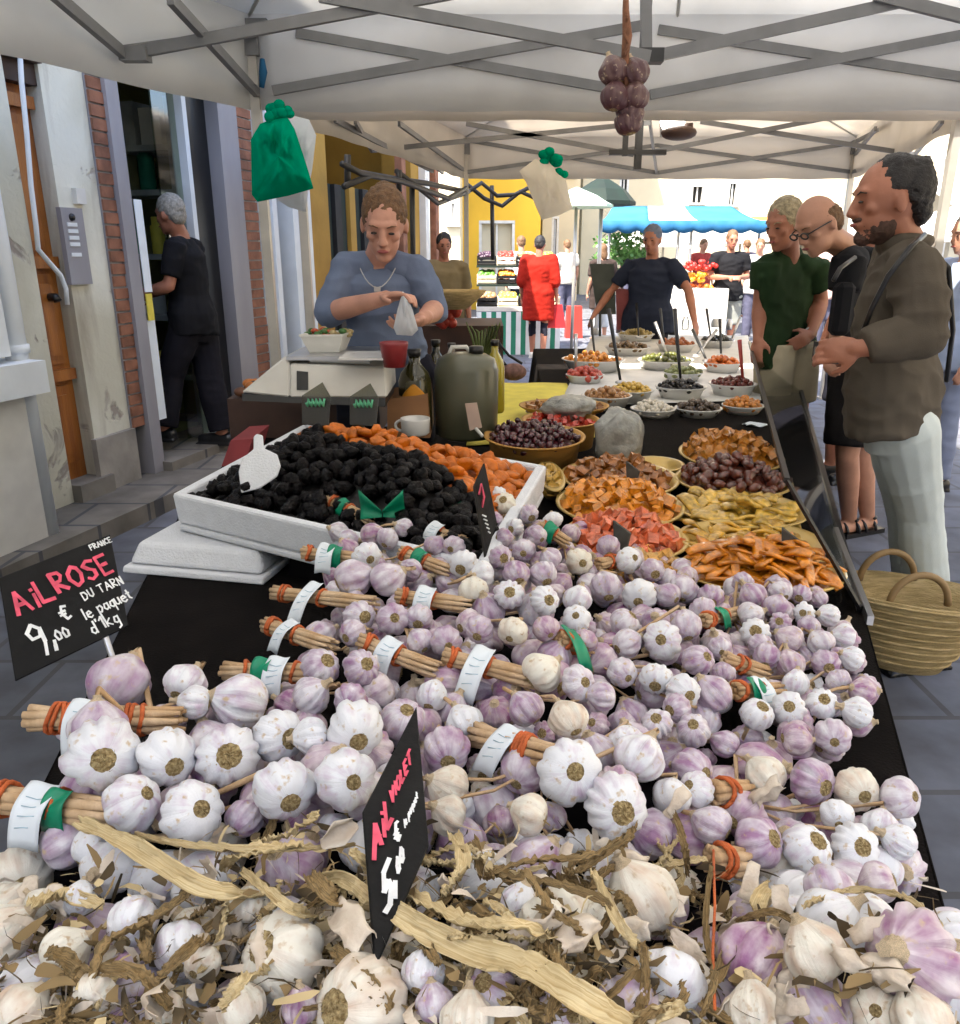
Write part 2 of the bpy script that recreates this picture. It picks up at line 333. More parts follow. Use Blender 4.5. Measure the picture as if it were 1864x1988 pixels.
# left facade frame: s runs along the street, n towards the street
WO = Vector((-3.52, 0, 0)); WD = Vector((.28, 1, 0)).normalized(); WN = Vector((WD.y, -WD.x, 0))
def W(s_, n, z): return WO + WD * s_ + WN * n + Vector((0, 0, z))
def SZ(px, py, n=0.0):
    r = ray(px, py); o = Vector((0, 0, CH)) - WO
    t = (n - o.dot(WN)) / r.dot(WN); p = o + r * t
    return p.dot(WD), p.z
def wbox(m_, s0, s1, z0, z1, n0, n1, mi=0):
    m_.hexa([W(s0, n0, z0), W(s1, n0, z0), W(s1, n1, z0), W(s0, n1, z0)], [W(s0, n0, z1), W(s1, n0, z1), W(s1, n1, z1), W(s0, n1, z1)], mi)
def S(px, py=560, n=0.0): return SZ(px, py, n)[0]
mb = MB(); wbox(mb, -6, 12, -.02, .10, -2.5, .42); struct(mb.build('pavement', M['pave']))
# --- townhouse with the wooden door and the shop
sA = S(64); sB = S(139); sC = S(216); sD = S(241); sE = S(264); sF = S(402); sG = S(440); sH = S(474); sI = S(508)
DH = 2.75
hs = thing('townhouse', 'weathered plaster townhouse with orange wooden door and dark open shop entrance', 'building', W(4, 0, 0))
m_ = MB(); wbox(m_, -6, S(76), .1, 8, -.4, 0); wbox(m_, sB, sC, .1, 8, -.4, 0); wbox(m_, S(76), sB, 2.95, 8, -.4, 0); wbox(m_, sC, sI, DH + .05, 8, -.4, 0)
wbox(m_, sI, sI + .02, .1, 8, -.4, -.002); wbox(m_, -6, sI, 7.9, 8, -4, -.4); wbox(m_, -6, -5.8, 0, 8, -4, -.4)
m_.build('wall', M['plaster'], hs)
m_ = MB(); wbox(m_, sB - .03, sC + .0, .1, .42, 0, .035); m_.build('plinth', M['plaster_g'], hs)
m_ = MB()
rr = random.Random(3)
for k in range(34):
    z = .42 + k * .07; j = rr.uniform(-.012, .012)
    wbox(m_, sC + .003, sD + .0 + j, z, z + .058, -.1, .022 + rr.uniform(0, .006))
m_.build('brick_quoin', M['brick'], hs)
m_ = MB()
for k in range(34):
    z = .42 + k * .07; wbox(m_, sH + .004, sI - .01 + rr.uniform(-.012, .012), z, z + .058, -.1, .022 + rr.uniform(0, .006))
m_.build('brick_quoin', M['brick'], hs)
m_ = MB(); wbox(m_, sC + .002, sD, .42, DH, -.1, .012); wbox(m_, sH + .002, sI - .012, .1, DH, -.1, .012); m_.build('mortar_bed', M['greyp'], hs)
m_ = MB(); wbox(m_, sD + .002, sE, .1, DH, -.25, .05); wbox(m_, sG, sH, .1, DH, -.25, .06); m_.build('shopfront_pilaster', M['greyp'], hs)
m_ = MB(); wbox(m_, sC + .05, sG + .1, DH - .12, DH + .04, -.02, .16); m_.build('shop_fascia', M['whitep'], hs)
# door recessed
m_ = MB(); sd0, sd1 = S(76) + .002, sB - .002
wbox(m_, sd0, sd1, .2, 2.26, -.22, -.09)
for z0, z1 in ((.3, .74), (.86, 1.34), (1.46, 2.12)):
    wbox(m_, sd0 + .03, sd1 - .05, z0, z1, -.09, -.075); wbox(m_, sd0 + .03, sd1 - .085, z0 + .05, z1 - .05, -.075, -.06)
for z in (.8, 1.4, 2.18): wbox(m_, sd0 + .02, sd1 - .01, z - .03, z + .03, -.09, -.045)
dr = m_.build('door', M['wood'], hs)
m_ = MB(); m_.tube([W(sd1 - .10, -.09, 1.22), W(sd1 - .10, -.02, 1.22), W(sd1 - .10, -.01, 1.20)], .022); m_.build('door_knob', M['black'], dr)
m_ = MB(); wbox(m_, sd0, sd1, 2.26, 2.36, -.22, -.02); wbox(m_, sd0, sd1, 2.6, 3.0, -.22, -.02)
for k, (z, n) in enumerate(((2.36, .03), (2.42, .07), (2.48, .11), (2.54, .13))): wbox(m_, sd0, sd1, z, z + .06, -.22, n)
m_.build('door_lintel', M['wood_d'], hs)
m_ = MB(); wbox(m_, sd0, sd1 + .05, .1, .2, -.24, .06); wbox(m_, sE - .02, sH, .1, .16, -.4, .12); m_.build('threshold', M['pave'], hs)
# shop: doorway to a dark room
m_ = MB(); wbox(m_, sE, sE + .05, .16, DH - .12, -.2, -.05); wbox(m_, sF - .045, sF, .16, DH - .12, -.12, -.02); m_.build('glass_door_frame', M['whitep'], hs)
m_ = MB(); sMid = sE + (sF - sE) * .62; wbox(m_, sMid, sF - .05, .2, DH - .14, -.09, -.075); m_.build('glass_door', WIN, hs)
m_ = MB(); wbox(m_, sF + .004, sG - .004, .16, DH - .12, -.14, -.04); m_.build('side_door', M['black'], hs)
m_ = MB(); wbox(m_, sE - .3, sG + .3, .1, .13, -3.4, -.41); wbox(m_, sE - .3, sG + .62, .13, 3.0, -3.5, -3.4); wbox(m_, sE - .32, sE - .3, .13, 3, -3.4, -.41); wbox(m_, sG + .6, sG + .62, .13, 3, -3.4, -.41); wbox(m_, sE - .3, sG + .62, 3, 3.02, -3.4, -.41)
m_.build('shop_room', M['int_g'], hs)
sf = thing('shop_shelf', 'dark shelf of jars and boxes inside the open shop doorway', 'shelf', W(sG + .3, -1.5, .13))
m_ = MB(); a0, a1 = -2.6, -.45; b0, b1 = sG + .12, sG + .5
for z in (.5, .95, 1.4, 1.85, 2.15): wbox(m_, b0, b1, z, z + .04, a0, a1)
wbox(m_, b0, b1, .13, 2.5, a0 - .05, a0); wbox(m_, b0, b1, .13, 2.5, a1, a1 + .05); m_.build('shelf_frame', M['int_w'], sf)
rr = random.Random(5)
for z in (.54, .99, 1.44, 1.89, 2.19):
    s_ = a0 + .03
    while s_ < a1 - .2:
        w_ = rr.uniform(.1, .26); h_ = rr.uniform(.12, .32); m_ = MB()
        if rr.random() < .5: wbox(m_, b0 + .02, b0 + .25, z, z + h_, s_, s_ + w_ * .9)
        else: m_.lathe(W(b0 + .12, s_ + w_ * .45, z), [(w_ * .4, 0), (w_ * .42, .02), (w_ * .42, h_ * .75), (w_ * .3, h_ * .8), (w_ * .3, h_)], 12)
        m_.build('box', rr.choice([M['int_w'], M['int_w'], M['offwhite'], M['brick'], M['int_g'], M['stripeg'], M['yellow'], M['ceram']]), sf); s_ += w_ + rr.uniform(.01, .1)
cn = thing('shop_counter', 'low grey glass fronted counter inside the open shop doorway', 'counter', W(sF, -1.2, .13))
m_ = MB(); wbox(m_, sE + .35, sG + .1, .13, 1.0, -1.5, -1.0); m_.build('cabinet', M['int_w'], cn); m_ = MB(); wbox(m_, sE + .33, sG + .11, 1.0, 1.05, -1.52, -.96); m_.build('worktop', M['offwhite'], cn)
m_ = MB(); wbox(m_, sE + .42, sG, .5, .95, -.998, -.99); m_.build('dark_pane', M['black'], cn)
# posters by shop door
m_ = MB(); q0 = SZ(262, 690, .03); q1 = SZ(295, 820, .03); wbox(m_, sE + .01, sE + .1, q1[1], 1.05, .02, .03)
tag(m_.build('poster', M['paper'], label=None), 'tall pale blue blank poster low beside the shop entrance', 'poster')
m_ = MB(); wbox(m_, sE + .005, sE + .07, 1.22, 1.75, .055, .062); tag(m_.build('notice', M['paper']), 'narrow pale notice at hip height on the grey shop jamb', 'notice')
m_ = MB(); wbox(m_, sE + .005, sE + .06, 1.05, 1.21, .055, .062); tag(m_.build('notice', M['yellow']), 'narrow yellow notice on the grey shop jamb under the pale one', 'notice')
# intercom
ic = thing('intercom', 'grey metal intercom panel with white name slots beside the wooden door', 'intercom', W(S(157, 560), .02, 1.2))
i0 = SZ(137, 555, .02)[0]; i1 = SZ(178, 555, .02)[0]; zt = SZ(157, 405, .02)[1]; zb = SZ(157, 552, .02)[1]
m_ = MB(); wbox(m_, i0, i1, zb, zt, .0, .03); m_.build('panel', M['greyp'], ic)
for k in range(5):
    m_ = MB(); z = zt - (zt - zb) * (.24 + .085 * k + (.05 if k > 3 else 0)); wbox(m_, i0 + .03, i0 + .03 + (i1 - i0) * .45, z, z + (zt - zb) * .05, .03, .035); m_.build('name_slot', M['whitep'], ic)
m_ = MB(); m_.ellip(W(i0 + (i1 - i0) * .45, .03, zt - (zt - zb) * .12), (.02, .02, .02)); m_.build('camera_eye', M['black'], ic)
m_ = MB(); e0 = SZ(146, 380, .02); wbox(m_, e0[0] - .0, e0[0] + .07, e0[1] - .04, e0[1] + .04, 0, .03); tag(m_.build('doorbell', M['offwhite']), 'small square doorbell box above the intercom panel', 'doorbell')
# white cable
pts = [(36, 66), (42, 160), (52, 260), (60, 360), (70, 440), (74, 484), (96, 510), (118, 535), (128, 560), (131, 592)]
m_ = MB(); m_.tube([W(SZ(x, y, .03)[0], .03, SZ(x, y, .03)[1]) for x, y in pts], .014, 6); tag(m_.build('cable', M['whitep']), 'white cable running down the wall past the wooden door', 'cable')
# near white shutter + sill + downpipe at the left edge
sh = thing('window_shutter', 'pale white boarded shutter box with sill at the left edge', 'shutter', W(3.0, .3, .1))
def WP(px, py, n): a = SZ(px, py, n); return W(a[0], n, a[1])
m_ = MB(); s1 = S(44, 600, .34)
for z0, z1 in ((1.0, 1.42), (1.45, 1.80), (1.83, 2.5)): wbox(m_, 2.4, s1 - .10, z0, z1, .2, .33)
m_.build('board', M['whitep'], sh)
m_ = MB(); wbox(m_, 2.4, s1 + .02, .82, .97, .1, .40); m_.build('sill', M['whitep'], sh); m_ = MB(); wbox(m_, 2.4, s1 - .04, .1, .82, .1, .30); m_.build('base_panel', M['offwhite'], sh)
m_ = MB(); wbox(m_, 2.4, s1 - .12, .1, 2.6, .05, .22); m_.build('frame', M['whitep'], sh)
m_ = MB(); m_.tube([W(s1 + .0, .26, .1), W(s1 + .0, .26, 3.0)], .05, 12)
for z in (1.0, 1.8, 2.3): m_.tube([W(s1 + .0, .26, z), W(s1, .26, z + .04)], .06, 12)
tag(m_.build('downpipe', M['whitep']), 'white vertical downpipe beside the boarded shutter', 'downpipe')
# white frames and lit doorway after the brick pier
sJ, sK, sL, sM_ = S(512), S(530), S(568), S(604)
oh = thing('ochre_house', 'ochre walled house front behind the woman stallholder', 'building', W(sM_, 0, 0))
E_ = 10.6
m_ = MB(); wbox(m_, sI + .03, E_, 2.9, 4.2, -.35, 0); wbox(m_, sM_, S(642, 480), .1, 2.9, -.35, 0); wbox(m_, S(800, 440), E_, .1, 2.9, -.35, 0); wbox(m_, sI + .03, E_, .1, 4.2, -3, -2.6); wbox(m_, E_ - .1, E_, .1, 4.2, -2.6, -.35)
wbox(m_, sI + .03, E_, 4.2, 4.3, -3, .1); m_.build('wall', M['ochre'], oh)
m_ = MB(); wbox(m_, sI + .02, sK - .03, .1, 2.85, -.1, .03); wbox(m_, sK + .0, sK + .07, .1, 2.85, -.12, .05); wbox(m_, sL, sL + .09, .1, 2.85, -.12, .05); wbox(m_, sM_ - .12, sM_ - .01, .1, 2.85, -.12, .05); m_.build('white_frame', M['whitep'], oh)
m_ = MB(); wbox(m_, sK, sM_, .1, 2.85, -.35, -.3); m_.build('inner_wall', M['cream'], oh)
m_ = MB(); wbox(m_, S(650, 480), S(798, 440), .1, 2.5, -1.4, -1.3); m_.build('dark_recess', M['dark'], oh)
s_ = S(645, 450); k = 0
while s_ < S(735, 450):
    m_ = MB(); wbox(m_, s_, s_ + .13, .3, 2.05, -.12, -.06 + .03 * (k % 2)); m_.build('shutter_slat', [M['green'], M['dark'], M['green'], M['ochre']][k % 4], oh); s_ += .16; k += 1
for px in (770, 815, 835):
    m_ = MB(); wbox(m_, S(px, 450), S(px, 450) + .12, .1, 2.9, 0, .08); m_.build('door_post', M['brick' if px != 815 else 'offwhite'], oh)
# ---------------------------------------------------------------- far buildings
def facade(name, label, x0, x1, Y, h, m, wins, depth=6, pane=M['black'], roof=True):
    b = thing(name, label, 'building', ((x0 + x1) / 2, Y, 0)); xs = [x0]; m_ = MB()
    # wall built as a grid around the openings
    xcuts = sorted({x0, x1, *[w_[0] for w_ in wins], *[w_[1] for w_ in wins]}); zc = sorted({0, h, *[w_[2] for w_ in wins], *[w_[3] for w_ in wins]})
    for a, b2 in zip(xcuts[:-1], xcuts[1:]):
        for c, d in zip(zc[:-1], zc[1:]):
            mx, mz = (a + b2) / 2, (c + d) / 2
            if any(w_[0] < mx < w_[1] and w_[2] < mz < w_[3] for w_ in wins): continue
            m_.add([(a, Y, c), (b2, Y, c), (b2, Y, d), (a, Y, d)], [(0, 1, 2, 3)])
    m_.box(((x0 + x1) / 2, Y + depth / 2 + .3, h / 2), (x1 - x0, depth, h)); m_.build('wall', m, b)
    for (a, b2, c, d) in wins:
        f = MB(); t = .07
        f.box(((a + b2) / 2, Y + .08, d - t / 2), (b2 - a, .18, t)); f.box(((a + b2) / 2, Y + .05, c + t / 2), (b2 - a + .1, .3, t))
        f.box((a + t / 2, Y + .08, (c + d) / 2), (t, .16, d - c - 2 * t - .004)); f.box((b2 - t / 2, Y + .08, (c + d) / 2), (t, .16, d - c - 2 * t - .004)); f.box(((a + b2) / 2, Y + .10, (c + d) / 2), (t * .7, .06, d - c - 2 * t - .006))
        fo = f.build('window', M['offwhite'], b)
        p_ = MB(); p_.box(((a + b2) / 2, Y + .2, (c + d) / 2), (b2 - a - .01, .02, d - c - .01)); p_.build('pane', pane, fo)
    if roof:
        m_ = MB(); m_.hexa([Vector((x0 - .4, Y - .5, h)), Vector((x1 + .4, Y - .5, h)), Vector((x1 + .4, Y + depth + .6, h)), Vector((x0 - .4, Y + depth + .6, h))],
                           [Vector((x0 - .4, Y + depth / 2, h + 1.5)), Vector((x1 + .4, Y + depth / 2, h + 1.5)), Vector((x1 + .4, Y + depth / 2 + .1, h + 1.5)), Vector((x0 - .4, Y + depth / 2 + .1, h + 1.5))])
        m_.build('roof', M['tile'], b)
    return b
FY = 30.0
def FX(px, Y, py=420): return P(px, py, Y).x
def FZ(py, Y, px=1400): return P(px, py, Y).z
wn = [(FX(1338, FY), FX(1364, FY), FZ(398, FY), FZ(358, FY)), (FX(1409, FY), FX(1428, FY), FZ(402, FY), FZ(352, FY)), (FX(1540, FY), FX(1552, FY), FZ(386, FY), FZ(364, FY)), (FX(1200, FY), FX(1218, FY), FZ(400, FY), FZ(340, FY))]
wn += [(a, b, c + 3.1, d + 3.1) for a, b, c, d in wn[:2]] + [(FX(1600, FY), FX(1625, FY), FZ(400, FY), FZ(350, FY)), (FX(1480, FY), FX(1500, FY), 7.0, 8.2)]
facade('far_house', 'sunlit pale house closing the far end of the market square', FX(1130, FY), FX(1700, FY), FY, 11, M['palew'], wn)
facade('yellow_house', 'bright yellow house front beyond the produce stand', FX(896, 22), FX(1050, 22), 22, 9, M['yellowb'], [(FX(930, 22), FX(1000, 22), 0.1, FZ(428, 22)), (FX(1015, 22), FX(1040, 22), 3.6, 5.0)], pane=M['palew'])
facade('white_house', 'sunlit white house between the yellow house and the square', FX(1054, 26), FX(1125, 26), 26, 10, M['palew'], [(FX(1072, 26), FX(1086, 26), FZ(500, 26), FZ(420, 26)), (FX(1100, 26), FX(1114, 26), 3.6, 5.2)])
facade('pale_house', 'narrow sunlit white house left of the yellow house', FX(840, 19), FX(893, 19), 19, 8, M['palew'], [(FX(871, 19), FX(889, 19), FZ(440, 19), FZ(388, 19))], pane=M['brick'])
rb = facade('corner_house', 'cream house on the right with awning beyond the tall man', FX(1770, 17), FX(1990, 17), 17, 9, M['cream'], [(FX(1808, 17), FX(1832, 17), FZ(352, 17), FZ(300, 17)), (FX(1880, 17), FX(1905, 17), FZ(352, 17), FZ(300, 17)), (FX(1800, 17), FX(1850, 17), .1, FZ(425, 17))])
m_ = MB(); a = P(1790, 352, 17).z; m_.hexa([Vector((FX(1775, 17), 15.6, a - .55)), Vector((FX(1990, 17), 15.6, a - .55)), Vector((FX(1990, 17), 17, a)), Vector((FX(1775, 17), 17, a))], [Vector((FX(1775, 17), 15.6, a - .45)), Vector((FX(1990, 17), 15.6, a - .45)), Vector((FX(1990, 17), 17, a + .06)), Vector((FX(1775, 17), 17, a + .06))]); m_.build('awning', M['offwhite'], rb)
# houses along the right side of the street (outside the frame but shading it) end the street plausibly
rh = thing('off_frame_house', 'plain cream house along the right side of the street', 'building', (7.4, 2, 0))
m_ = MB(); m_.hexa([Vector((6.5, -4, 0)), Vector((8.7, -4, 0)), Vector((11.2, 9, 0)), Vector((8.4, 9, 0))], [Vector((6.5, -4, 6)), Vector((8.7, -4, 6)), Vector((11.2, 9, 6)), Vector((8.4, 9, 6))]); m_.build('wall', M['cream'], rh)

bh = thing('off_frame_house', 'plain unseen house added behind the camera to block low sky light', 'building', (0, -10, 0))
m_ = MB(); m_.box((0, -12, 4), (20, 5, 8)); m_.build('wall', M['cream'], bh)  # unseen block added behind the camera, cuts frontal sky light on the stall
# ---------------------------------------------------------------- market tents
def tent(name, label, corners, zf, ztop, peak, cm, val, truss_bars, posts, fr=M['frame'], wd=.034, frontval=True):
    """corners: FL FR BR BL ground xy; canopy hung from zf; real pyramid roof"""
    t = thing(name, label, 'tent', (sum(c[0] for c in corners) / 4, sum(c[1] for c in corners) / 4, 0))
    C4 = [Vector((c[0], c[1], 0)) for c in corners]; pk = Vector(peak); m_ = MB()
    for i in range(4):
        a = C4[i] + Vector((0, 0, ztop)); b = C4[(i + 1) % 4] + Vector((0, 0, ztop))
        def fn(u, v, a=a, b=b):
            e = a.lerp(b, u); p = e.lerp(pk, v); sag = math.sin(math.pi * v) * .05 + .018 * math.sin(u * 9 + i) * math.sin(math.pi * v)
            return p - Vector((0, 0, sag))
        m_.grid(fn, 14, 10, thick=.003)
    m_.build('canopy', cm, t)
    for i in range(4):
        e = C4[i] + Vector((0, 0, ztop)); e2 = (C4[i] + C4[(i + 1) % 4]) / 2 + Vector((0, 0, ztop))
        for q in (e, e2):
            m_ = MB(); m_.tube([q.lerp(pk, v) - Vector((0, 0, .006 + math.sin(math.pi * v) * .05)) for v in (0, .2, .4, .6, .8, 1)], .009, 6); m_.build('canopy_seam', M['offwhite'], t)
    for i in range(4):
        if i == 0 and not frontval: continue
        a = C4[i]; b = C4[(i + 1) % 4]; m_ = MB(); out = Vector(((b - a).y, -(b - a).x, 0)).normalized()
        m_.grid(lambda u, v, a=a, b=b, out=out: a.lerp(b, u) + out * (.012 * v + .012 * math.sin(u * 23) * v) + Vector((0, 0, ztop + .004 - (ztop - val) * v + .004 * math.sin(u * 40) * v)), 40, 3, thick=.003)
        m_.build('valance', cm, t)
    for a, b in truss_bars:
        m_ = MB(); m_.bar(a, b, wd * .6, wd, up=(0, 0, 1)); m_.build('truss_bar', fr, t)
    for x, y, z0, z1 in posts:
        m_ = MB(); m_.box((x, y, (z0 + z1) / 2), (.045, .045, z1 - z0)); m_.box((x, y, z0 + .01), (.10, .10, .02)); p_ = m_.build('post', M['chrome'], t)
        m_ = MB(); m_.box((x, y, z1 - .03), (.075, .075, .10)); m_.build('slider_block', fr, p_)
    return t
# near tent
Yb = 4.3
bl = P(497, 200, Yb); BL = (bl.x, Yb); BR = (2.95, Yb); FL = (bl.x - .50 * 5.1, -.8); FR = (2.95 - .28 * 5.1, -.8)
zv = P(900, 217, Yb).z
bars = []
def pb(x1, y1, Y1, x2, y2, Y2): bars.append((P(x1, y1, Y1), P(x2, y2, Y2)))
Ym = 3.57
pb(575, 64, Yb, 1245, 182, Yb); pb(530, 176, Yb - .02, 1255, 48, Yb - .02); pb(1278, 58, Yb, 2010, 172, Yb); pb(1262, 184, Yb - .02, 2010, 40, Yb - .02)
pb(245, 105, Ym, 880, -14, Ym); pb(620, -8, Ym - .02, 1262, 110, Ym - .02); pb(1285, 106, Ym, 1765, 0, Ym); pb(1700, -10, Ym - .02, 2100, 90, Ym - .02)
l2 = P(245, 105, Ym)
pb(500, 182, Yb, 330, -4, Ym - .3); pb(245, 108, Ym, 100, -16, Ym - .45)
pb(235, 100, Ym, 505, 60, Yb)
pb(1255, 110, Ym, 1254, -20, Ym)
posts = [(bl.x, Yb, 0, 2.42), (2.95, Yb, 0, 2.42), (FL[0], FL[1], 0, 2.42), (FR[0], FR[1], 0, 2.42)]
t1 = tent('market_tent', 'near white market tent with grey scissor frame over the garlic stall', [FL, FR, BR, BL], 2.4, 2.52, (.45, 1.8, 3.35), M['canopy'], zv, bars, posts, wd=.042, frontval=False)
for (x, y, Y, sx) in ((262, 106, Ym, .11), (1262, 109, Ym, .10), (500, 50, Yb, .10)):
    m_ = MB(); c = P(x, y, Y); m_.box(c, (sx, .06, .05)); m_.build('hub', M['frame_d'] if x > 1000 else M['frame'], t1)
m_ = MB(); m_.box(P(1254, 45, Ym + .02), (.035, .035, .4)); m_.build('centre_post', M['frame_d'], t1)
# blue clip on the post
m_ = MB(); m_.tube([P(509, 115, Yb - .06), P(511, 140, Yb - .07), P(508, 170, Yb - .06)], [.012, .02, .012]); tag(m_.build('clip', M['blued']), 'blue plastic clip hooked on the near tent post', 'clip')
# second tent
Y0, Y1 = 4.75, 8.3
zv2 = P(1200, 237, Y0).z; a0 = P(556, 237, Y0).x; b0 = P(905, 348, Y1).x; b1 = P(1652, 348, Y1).x; a1 = b1 - (b0 - a0)
zb2 = P(1200, 348, Y1).z
bars = []
for (p, q) in (((720, 292), (1210, 262)), ((905, 318), (1160, 262)), ((905, 332), (1270, 300)), ((930, 262), (1270, 330)), ((930, 285), (1180, 300)),
               ((1290, 300), (1560, 245)), ((1290, 330), (1660, 262)), ((1260, 268), (1650, 330)), ((1480, 250), (1780, 292)), ((1500, 262), (1660, 300)), ((1060, 240), (1290, 330))):
    pass
def pb2(x1, y1, Y1_, x2, y2, Y2_): bars.append((P(x1, y1, Y1_), P(x2, y2, Y2_)))
# back frame
pb2(905, 272, Y1, 1275, 335, Y1); pb2(908, 334, Y1 - .02, 1275, 282, Y1 - .02); pb2(1275, 282, Y1, 1655, 334, Y1); pb2(1278, 335, Y1 - .02, 1655, 278, Y1 - .02)
# mid frame
Y15 = 6.6
pb2(722, 292, Y15, 1262, 238, Y15); pb2(905, 240, Y15, 1230, 300, Y15); pb2(1262, 296, Y15 - .02, 1620, 226, Y15 - .02); pb2(1360, 236, Y15, 1776, 300, Y15)
# side frames
pb2(650, 232, 5.3, 840, 332, 7.6); pb2(722, 292, Y15, 690, 235, 5.4); pb2(860, 335, Y1, 735, 235, Y15); pb2(905, 272, Y1, 722, 292, Y15); pb2(775, 240, 6.0, 900, 330, Y1)
pb2(1776, 300, Y15, 1655, 334, Y1); pb2(1776, 300, Y15, 1830, 234, 5.2); pb2(1655, 278, Y1, 1740, 236, 6.8); pb2(1700, 250, Y15, 1660, 300, Y1)
pb2(1262, 238, Y15, 1275, 335, Y1)
# front frame
t2 = tent('market_tent', 'second cream market tent over the olive and fruit end of the stall', [(a0, Y0), (a1, Y0), (b1, Y1), (b0, Y1)], 2.4, 2.50, ((a0 + b1) / 2, 6.5, 3.2), M['canopy2'], (zv2 + zb2) / 2, bars,
     [(b0, Y1, 0, 2.42), (b1, Y1, 0, 2.42), (a0 + .05, Y0 + .05, 0, 2.42), (a1 - .05, Y0 + .05, 0, 2.42)], wd=.034)
m_ = MB(); c = P(1240, 280, 6.5); m_.box(c, (.05, .05, .35)); m_.box(P(1215, 260, 6.5), (.035, .05, .3)); m_.box(P(1238, 296, 6.5), (.42, .06, .035)); m_.build('centre_post', M['frame_d'], t2)
lp = thing('hanging_lamp', 'round hanging lamp glowing under the second tent peak', 'lamp', P(1320, 250, 6.3))
m_ = MB(); m_.ellip(P(1306, 236, 6.3), (.09, .09, .07)); m_.build('bulb', mat_emit('lamp_glow', (1, .97, .9), 3.0), lp)
m_ = MB(); m_.ellip(P(1318, 258, 6.3), (.13, .13, .05)); m_.tube([P(1335, 240, 6.3), P(1335, 262, 6.3)], .04); m_.build('housing', M['wood_d'], lp)
# dark frame of a third stall beyond the vendor
dk = thing('folding_frame', 'black folding stall frame hanging below the second tent', 'frame', P(850, 360, 7.0))
for pl in ([(664, 318, 5.6), (700, 336, 5.8), (770, 348, 6.6), (830, 356, 7.2), (895, 370, 8.2)], [(668, 362, 5.6), (720, 340, 6), (780, 352, 6.6), (870, 385, 7.4), (905, 365, 8.2)], [(770, 332, 6.6), (820, 370, 7), (850, 395, 7.4), (910, 372, 8.4)],
           [(905, 375, 8.6), (935, 355, 8.8), (965, 380, 9), (1000, 378, 9), (1040, 358, 9)], [(905, 356, 8.8), (940, 385, 8.9), (975, 400, 9), (1010, 372, 9), (1040, 385, 9)], [(675, 300, 5.7), (675, 362, 5.7)], [(775, 330, 6.6), (775, 372, 6.6)], [(955, 360, 9), (957, 505, 9)], [(800, 352, 6.9), (803, 560, 6.9)]):
    m_ = MB(); m_.tube([P(*p) for p in pl], .022, 6); m_.build('frame_bar', M['frame_d'], dk)
# far striped awning stall
st = thing('striped_awning', 'blue and white striped stall awning with scalloped valance', 'awning', P(1320, 600, 15))
YA = 14.5; xa, xb = FX(1165, YA), FX(1492, YA); zt_ = FZ(398, YA); zl = FZ(428, YA)
nst = 7; cols = ['blue', 'blue', 'white', 'blue', 'blue', 'blue', 'blue']
segs = [(1165, 1262, 'blue'), (1262, 1362, 'white'), (1362, 1492, 'blue')]
for (p0, p1, cn_) in segs:
    u0 = (FX(p0, YA) - xa) / (xb - xa); u1 = (FX(p1, YA) - xa) / (xb - xa)
    m_ = MB(); m_.grid(lambda u, v: Vector((xa + (u0 + (u1 - u0) * u) * (xb - xa) + (.55 * (1 - (u0 + (u1 - u0) * u)) * v), YA + 2.2 * v, zl - .02 + (zt_ - zl + .12) * v - .05 * math.sin(math.pi * v))), 10, 6, thick=.004); m_.build('stripe', M[cn_], st)
m_ = MB(); m_.grid(lambda u, v: Vector((xa + u * (xb - xa), YA - .02 + .01 * math.sin(u * 60), zl - v * (.16 + .05 * abs(math.sin(u * 28))))), 90, 2, thick=.004); m_.build('valance', M['blued'], st)
for px in (1185, 1320, 1345, 1478):
    m_ = MB(); x = FX(px, YA + .2); m_.tube([(x, YA + .2, 0), (x, YA + .2, zl)], .025, 8); m_.build('pole', M['chrome'], st)
# dark green parasol and its pale neighbour
pr = thing('parasol', 'dark green parasol behind the hanging pale bag', 'parasol', P(1160, 640, 13.5))
c = P(1170, 352, 13); m_ = MB(); m_.lathe(c, [(.52, -.34), (.52, -.29), (.36, -.12), (.16, .0), (.05, .06), (.01, .08)], 8, smooth=False); m_.build('canopy', M['green'], pr); m_ = MB(); m_.tube([(c.x, c.y, 0), c], .03); m_.build('pole', M['chrome'], pr)
pr = thing('parasol', 'pale green parasol tilted under the dark green one', 'parasol', P(1130, 640, 16))
c = P(1120, 372, 12.6); m_ = MB(); m_.lathe(c, [(.55, -.22), (.55, -.18), (.3, -.05), (.02, .06)], 8, smooth=False); m_.build('canopy', mat('pale_green', (.45, .62, .48), .8, .1), pr); m_ = MB(); m_.tube([(c.x, c.y, 0), c], .025); m_.build('pole', M['chrome'], pr)
for (px, py, Y, r, lb) in ((1640, 425, 19, 1.5, 'white parasol behind the bald man in glasses'), (1560, 440, 22, 1.6, 'white parasol far behind the man in green polo'), (1290, 447, 20, 1.6, 'white parasol seen under the striped awning'), (1440, 445, 23, 1.7, 'cream parasol over the far fruit displays'), (1850, 415, 12, 1.0, 'small white parasol at the right edge behind the tall man')):
    pr = thing('parasol', lb, 'parasol', P(px, 600, Y)); c = P(px, py, Y); m_ = MB(); m_.lathe(c, [(r, -.38), (r, -.30), (r * .6, -.1), (r * .2, .05), (.01, .1)], 8, smooth=False); m_.build('canopy', M['white'], pr)
    m_ = MB(); m_.tube([(c.x, c.y, 0), c], .03); m_.build('pole', M['chrome'], pr)
aw = thing('warm_lit_awning', 'awning with warm light put into its orange colour, right of the blue striped awning', 'awning', P(1520, 600, 17)); m_ = MB(); a, b = P(1478, 440, 17), P(1600, 440, 17)
